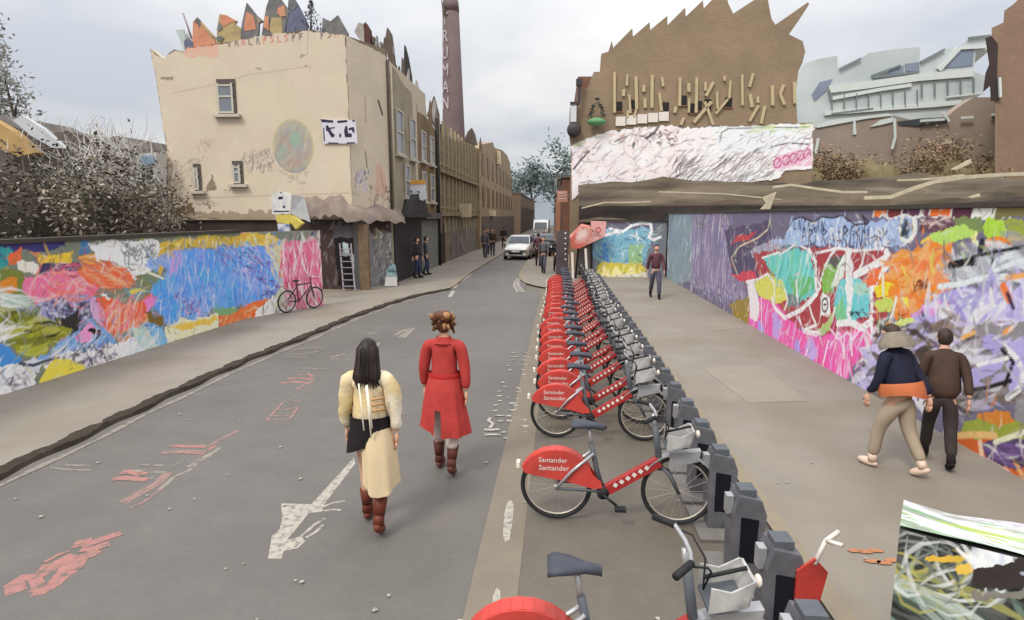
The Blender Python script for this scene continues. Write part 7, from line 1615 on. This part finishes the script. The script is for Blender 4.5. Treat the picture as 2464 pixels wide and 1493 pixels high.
cv.scatter(al, 70, [P(150, 170, 146), P(110, 140, 104), P(190, 190, 196), P(96, 150, 100), P(160, 176, 96)], (.2, .6), (.02, .06), -.2, .4)
cv.poly([(.12, .3), (.4, .5), (.62, .3), (.42, .18)], P(150, 166, 84)); cv.poly([(.55, .45), (.9, .6), (1.2, .4), (.9, .26)], P(104, 176, 108)); cv.scatter([(.5, .3), (1.2, .2), (1.2, .55), (.6, .6)], 30, [P(110, 190, 110), P(160, 205, 150), P(80, 140, 90)], (.15, .5), (.02, .06), -.3, .4)
cv.scatter([(.05, .02), (1.2, .02), (1.2, .22), (.1, .22)], 36, [P(230, 232, 240), P(205, 208, 220), P(240, 240, 245)], (.15, .6), (.015, .04), -.35, .5); cv.scatter([(.1, .42), (.8, .5), (.7, .6), (.1, .6)], 40, [P(220, 214, 222), P(190, 180, 190), P(160, 150, 156)], (.2, .6), (.01, .03), -.2, .3)
for l in ([(-.02, .55), (.2, .45), (.55, .35), (1.2, .3)], [(.0, .3), (.2, .2), (.6, .16), (1.25, .1)]): cv.stroke(l, .025, P(236, 236, 240))
me = cv.mesh('lid', None, [paint_mat()])
for v in me.vertices:
    u_, w_ = v.co.x, v.co.z; p_ = cp(u_, w_ * .58 - .01 - .02 * math.sin(u_ * 9), HB + .022 + .012 * math.sin(u_ * 7 + w_ * 5)); v.co = p_
me.update()
link('lid', me, cbx)
mb = MB(); mb.box(cp(.625, .18, HB / 2 + .02), (1.25, .355, HB - .05), rz=CA); mb.box(cp(.625, .18, .08), (1.3, .40, .1), rz=CA); mb.build('housing', mat('cabinet_dark', S(60, 60, 58), .7, .2, 4), cbx)
# two-sided sign lantern on the end of the left wall
sg = empty('lantern_sign', (-8.3, 18.0, 0), 'white two-sided box sign with a yellow underside at the pink end of the wall', 'sign')
Ysg = 18.3
mb = MB(); mb.prism(wl(Ysg, cO, [(1195, 230), (1260, 190), (1380, 220), (1370, 400), (1200, 405)]), (0, .1, 0)); mb.build('face_panel', mat('sign_pale_face', S(214, 212, 206), .7, .08, 5, stain=S(190, 192, 196), stain_scale=6), sg)
a, b, c_, d_ = wl(Ysg, cO, [(1380, 222), (1430, 240), (1490, 480), (1372, 395)]); mb = MB(); mb.prism([a, b + Vector((0, .5, 0)), c_ + Vector((0, .5, 0)), d_], (.0, .06, 0)); mb.build('side_panel', mat('sign_grey_face', S(196, 196, 194), .7, .1, 5), sg)
mb = MB(); mb.prism(wl(Ysg + .02, cO, [(1240, 412), (1365, 405), (1480, 490), (1420, 545), (1370, 480), (1360, 500), (1245, 480)]), (0, .2, 0)); mb.build('underside', mat('sign_yellow', S(206, 188, 92), .7, .12, 5), sg)
mb = MB(); mb.prism(wl(Ysg, cO, [(1250, 490), (1360, 500), (1370, 660), (1300, 660), (1262, 600)]), (0, .1, 0)); mb.build('lower_poster', mat('sign_poster', S(202, 204, 212), .7, .12, 8, stain=S(90, 110, 160), stain_scale=5), sg)
p = onY(*cO(1310, 560), Ysg + .2); mb = MB(); mb.tube([(p.x, p.y, 0.06), (p.x, p.y, 3.4)], .05, 8); mb.build('post', mat('post_grey', S(120, 116, 110), .7, .15, 5), sg)
mb = MB()
for q in ([(1215, 375), (1360, 372), (1360, 382), (1216, 386)], [(1255, 245), (1300, 240), (1300, 265), (1260, 270)], [(1275, 210), (1285, 190), (1290, 215)], [(1300, 330), (1320, 325), (1322, 345), (1302, 350)]): mb.prism(wl(Ysg - .006, cO, q), (0, .004, 0))
mb.build('lettering', M_ink, sg)
# stepladder by the shop door
ld = empty('stepladder', (-8.0, 21.8, .06), 'grey stepladder leaning in the dark shop doorway of the cream building', 'ladder')
la, lb2 = onY(*cE(420, 500), 21.85), onY(*cE(480, 885), 21.5); w_ = .42
mb = MB()
for dx in (0, w_): mb = MB(); mb.bar((la.x + dx, 21.9, 1.75), (lb2.x - .1 + dx, 21.45, .07), .05, .06); mb.build('rail', mat('ladder_grey', S(150, 142, 148), .5, .1, 6, metal=.3), ld)
for k in range(7):
    t_ = .12 + k * .13; p = Vector((la.x, 21.9, 1.75)).lerp(Vector((lb2.x - .1, 21.45, .07)), t_); mb2 = MB(); mb2.box((p.x + w_ / 2, p.y - .03, p.z), (w_, .08, .03)); mb2.build('step', mat('ladder_grey', S(150, 142, 148), .5, .1, 6, metal=.3), ld)
# A-board
ab = empty('pavement_sign', (-6.0, 22.9, .06), 'small pavement board with a white lower panel and teal picture at the kerb corner', 'sign board')
p0 = gnd(940, 690, .06); 
mb = MB()
mb.prism([(p0.x - .24, p0.y, .08), (p0.x + .24, p0.y, .08), (p0.x + .22, p0.y + .12, .42), (p0.x - .22, p0.y + .12, .42)], (0, .03, 0)); mb.build('white_panel', mat('aboard_white', S(216, 212, 206), .7, .06, 6), ab)
mb = MB(); mb.prism([(p0.x - .21, p0.y + .122, .43), (p0.x + .22, p0.y + .122, .43), (p0.x + .14, p0.y + .24, .88), (p0.x - .02, p0.y + .26, .95), (p0.x - .2, p0.y + .22, .75)], (0, .03, 0)); mb.build('picture_panel', mat('aboard_teal', S(150, 176, 178), .7, .2, 6, stain=S(52, 66, 78), stain_scale=7), ab)
mb = MB(); mb.bar((p0.x - .2, p0.y + .5, .06), (p0.x - .1, p0.y + .25, .85), .03, .03); mb.bar((p0.x + .2, p0.y + .5, .06), (p0.x + .1, p0.y + .25, .85), .03, .03); mb.build('rear_leg', mat('aboard_leg', S(120, 110, 100), .8, .1, 6), ab)
# black bicycle against the pink end
bk2 = empty('bicycle', (0, 0, 0), 'black bicycle leaning against the pink end of the left wall', 'bicycle')
for x in (0, 1.02): wheel(bk2, x)
mb = MB()
for a_, b_ in (((0, 0, .33), (.42, 0, .29)), ((0, 0, .33), (.34, 0, .72)), ((.42, 0, .29), (.32, 0, .85)), ((.42, 0, .29), (.88, 0, .70)), ((.34, 0, .76), (.86, 0, .78)), ((.85, 0, .86), (.90, 0, .62)), ((.90, 0, .62), (1.02, 0, .33)), ((.85, 0, .86), (.84, 0, .96))): mb.tube([a_, b_], .017, 6)
mb.build('frame', mat('bicycle_black', S(44, 38, 46), .4, .2, 6), bk2)
mb = MB(); mb.ball((.31, 0, .89), (.13, .06, .03), 10, 6); mb.build('saddle', M_blk, bk2)
mb = MB(); mb.tube([(.90, -.24, .98), (.84, -.05, .97), (.84, .05, .97), (.90, .24, .98)], .014, 6); mb.build('handlebar', M_sil, bk2)
bk2.location = (-7.5, 16.35, .06); bk2.rotation_euler = (R(5), 0, R(66))
# red and white stall on the right corner
stl = empty('market_stall', (1.3, 26.6, .035), 'small stall with a red and white canopy in front of the blue hoarding', 'stall')
YT = 26.8
mb = MB(); mb.prism(wl(YT, cJ, [(420, 270), (585, 275), (570, 430), (430, 440)]), (0, .06, 0)); sgn = mb.build('sign_panel', mat('stall_pink', S(216, 160, 156), .7, .06, 4), stl)
u_ = onY(*cJ(500, 360), YT - .03); mb = MB(); mb.torus((u_.x, u_.y, u_.z), .1, .015, 20, 5); mb.build('ring_mark', mat('ring_red', S(206, 90, 90), .7, .1, 6), sgn)
mb = MB(); q = wl(YT, cJ, [(205, 460), (330, 330), (420, 350), (560, 440), (430, 500), (300, 560), (220, 560)]); mb.prism(q, (0, 1.1, .12)); mb.build('canopy', mat('stall_red', S(186, 96, 84), .8, .15, 2, stain=S(216, 190, 180), stain_scale=1.5), stl)
for (a_, b_), m_ in ((((225, 600), (235, 780)), M_wht), (((365, 560), (385, 700)), M_wht), (((290, 560), (262, 800)), M_black), (((425, 480), (430, 760)), M_black)):
    pa, pb = wl(YT + .1, cJ, [a_, b_]); pb.z = .04; mb = MB(); mb.bar(pa, pb, .09, .1); mb.build('leg', m_, stl)
mb = MB(); q = wl(YT + .6, cJ, [(280, 560), (420, 520), (420, 760), (280, 800)]); mb.prism(q, (0, .3, 0)); mb.build('counter', mat('stall_counter', S(120, 116, 112), .8, .15, 3), stl)
# dark doorway posts of the brick building corner
bp = empty('notice_post', (1.2, 28, .035), 'dark notice post with a column of pale dots on the right corner', 'post')
pa, pb = onY(*cJ(120, 380), 28.0), onY(*cJ(120, 790), 28.0); mb = MB(); mb.box(((pa.x + pb.x) / 2, 28, (pa.z + .04) / 2), (.55, .2, pa.z)); mb.build('panel', mat('notice_dark', S(82, 74, 78), .8, .2, 3), bp)
mb = MB()
for k in range(6):
    p = onY(*cJ(155, 400 + k * 55), 27.88); mb.ball(p, (.045, .02, .045), 8, 6)
mb.build('dots', M_wht, bp)
# square salmon sign higher up the street
ss = empty('square_sign', onY(1350, 475, 40), 'square salmon pink sign hanging from the right-hand houses', 'sign')
mb = MB(); mb.prism(wl(40, cQ, [(1840, 560), (1945, 560), (1945, 670), (1845, 675)]), (0, .08, 0)); mb.build('panel', mat('sign_salmon', S(202, 150, 130), .7, .06, 4), ss)
mb = MB()
for z in (585, 610, 640): mb.bar(*wl(39.97, cQ, [(1855, z), (1930, z)]), .02, .08)
mb.build('lettering', mat('sign_salmon_pale', S(226, 196, 184), .7, .05, 4), ss)
pa = onY(*cQ(1945, 600), 40.04); mb = MB(); mb.bar(pa, (pa.x + 1.2, pa.y, pa.z), .06, .06); mb.build('bracket', M_muld, ss)

# ---- vehicles
M_carw = mat('car_silver', S(208, 208, 206), .25, .04, 2, metal=.2, spec=.5, coat=.6); M_cark = mat('car_dark', S(70, 72, 76), .25, .1, 2, metal=.2, spec=.5, coat=.6); M_win = mat('car_window', S(46, 52, 58), .08, .15, 3, spec=.6); M_hl = mat('headlight', S(240, 238, 230), .15, .03, 4, spec=.6); M_tyre = mat('tyre', S(34, 34, 36), .8, .2, 8)
def car(loc, rz, label, paint, L_=3.9, W_=1.7, H_=1.5):
    c = empty('parked_car', (0, 0, 0), label, 'car', 'cars on the far part of the street')
    # cross sections along -Y (front) to +Y, lofted
    secs = [(-L_ / 2, .30, .62, .80), (-L_ / 2 + .12, .22, .78, .92), (-L_ / 2 + .9, .20, .95, 1.0), (-L_ / 2 + 1.15, .20, 1.02, 1.0), (L_ / 2 - .6, .20, 1.02, 1.0), (L_ / 2 - .1, .24, .95, .94), (L_ / 2, .32, .80, .86)]
    mb = MB(); vs = []; n = 12
    for y, z0, z1, w in secs:
        hw = W_ / 2 * w
        vs += [(-hw * .9, y, z0), (-hw, y, z0 + .15), (-hw, y, (z0 + z1) / 2 + .1), (-hw * .94, y, z1 - .06), (-hw * .82, y, z1), (0, y, z1 + .03), (hw * .82, y, z1), (hw * .94, y, z1 - .06), (hw, y, (z0 + z1) / 2 + .1), (hw, y, z0 + .15), (hw * .9, y, z0), (0, y, z0)]
    mb.add(vs, [(i * n + k, i * n + (k + 1) % n, (i + 1) * n + (k + 1) % n, (i + 1) * n + k) for i in range(len(secs) - 1) for k in range(n)] + [tuple(range(n)), tuple(range(len(vs) - 1, len(vs) - n - 1, -1))], 0, True)
    cab = [(-L_ / 2 + 1.0, 1.0, .88), (-L_ / 2 + 1.7, H_ - .04, .74), (0.3, H_, .74), (L_ / 2 - .55, H_ - .08, .72), (L_ / 2 - .12, 1.0, .84)]; vs = []
    for y, z, w in cab: hw = W_ / 2 * w; vs += [(-hw, y, z), (hw, y, z)]
    vs2 = [(-W_ / 2 * .9, y, .98) if i % 2 == 0 else (W_ / 2 * .9, y, .98) for i, (y, z, w) in enumerate([cab[0]] * 2 + [cab[-1]] * 2)]
    mb.add(vs, [(2 * i, 2 * i + 1, 2 * i + 3, 2 * i + 2) for i in range(4)] + [(0, 2, 4, 6, 8), (9, 7, 5, 3, 1)], 0)
    mb.build('body', paint, c)
    mb = MB(); a, b = cab[0], cab[1]; w0, w1 = W_ / 2 * .82, W_ / 2 * .70; mb.prism([(-w0, a[0] + .04, a[1] + .06), (w0, a[0] + .04, a[1] + .06), (w1, b[0] - .05, b[1] - .04), (-w1, b[0] - .05, b[1] - .04)], (0, -.02, .012)); mb.build('windscreen', M_win, c)
    for sx in (-1, 1):
        mb = MB(); o = sx * .012; mb.prism([(sx * W_ / 2 * .875 + o, cab[0][0] + .35, 1.05), (sx * W_ / 2 * .75 + o, cab[1][0] + .1, H_ - .12), (sx * W_ / 2 * .745 + o, cab[3][0] - .1, H_ - .14), (sx * W_ / 2 * .85 + o, cab[4][0] - .25, 1.05)], (sx * .01, 0, 0)); mb.build('side_window', M_win, c)
        mb = MB(); mb.ball((sx * W_ / 2 * .66, -L_ / 2 + .06, .66), (.17, .08, .09), 10, 6); mb.build('headlight', M_hl, c)
        mb = MB(); mb.box((sx * (W_ / 2 + .08), cab[0][0] + .35, 1.02), (.16, .08, .12)); mb.build('wing_mirror', paint, c)
        for y in (-L_ / 2 + .75, L_ / 2 - .75):
            mb = MB(); mb.tube([(sx * (W_ / 2 - .16), y, .31), (sx * (W_ / 2 + .01), y, .31)], .31, 18); w = mb.build('wheel', M_tyre, c)
            mb = MB(); mb.tube([(sx * (W_ / 2 + .005), y, .31), (sx * (W_ / 2 + .02), y, .31)], .2, 14); mb.build('hubcap', M_sil, w)
    mb = MB(); mb.box((0, -L_ / 2 + .02, .42), (.9, .06, .14)); mb.build('grille', M_tyre, c)
    mb = MB(); mb.box((0, -L_ / 2 - .02, .56), (.5, .02, .11)); mb.build('number_plate', M_wht, c)
    c.location = loc; c.rotation_euler = (0, 0, rz); return c
car((-2.35, 40.2, .0), R(-6), 'silver white hatchback facing down the narrow street with its headlights showing', M_carw)
car((-.95, 43.5, .0), R(4), 'dark grey car half on the right kerb behind the silver hatchback', M_cark, 4.1)
vn = empty('delivery_van', (0, 0, 0), 'white fronted van far down the street behind the cars', 'van')
mb = MB(); mb.prism([(-.95, -2.5, .35), (.95, -2.5, .35), (.95, -2.5, 1.1), (.95, -1.9, 2.1), (.95, 2.5, 2.2), (.95, 2.5, .35)] if False else [(-.95, -2.5, .35), (-.95, -2.55, 1.1), (-.95, -1.8, 1.9), (-.95, -1.3, 2.25), (-.95, 2.5, 2.25), (-.95, 2.5, .35)], (1.9, 0, 0)); mb.build('body', M_carw, vn)
mb = MB(); mb.prism([(-.8, -2.54, 1.15), (.8, -2.54, 1.15), (.78, -1.83, 1.88), (-.78, -1.83, 1.88)], (0, -.03, .03)); mb.build('windscreen', M_win, vn)
for sx in (-1, 1):
    mb = MB(); mb.box((sx * .72, -2.56, .8), (.28, .06, .2)); mb.build('headlight', M_hl, vn)
    for y in (-1.6, 1.6): mb = MB(); mb.tube([(sx * .8, y, .33), (sx * .97, y, .33)], .33, 14); mb.build('wheel', M_tyre, vn)
vn.location = (-2.0, 82, 0); vn.rotation_euler = (0, 0, R(-2))
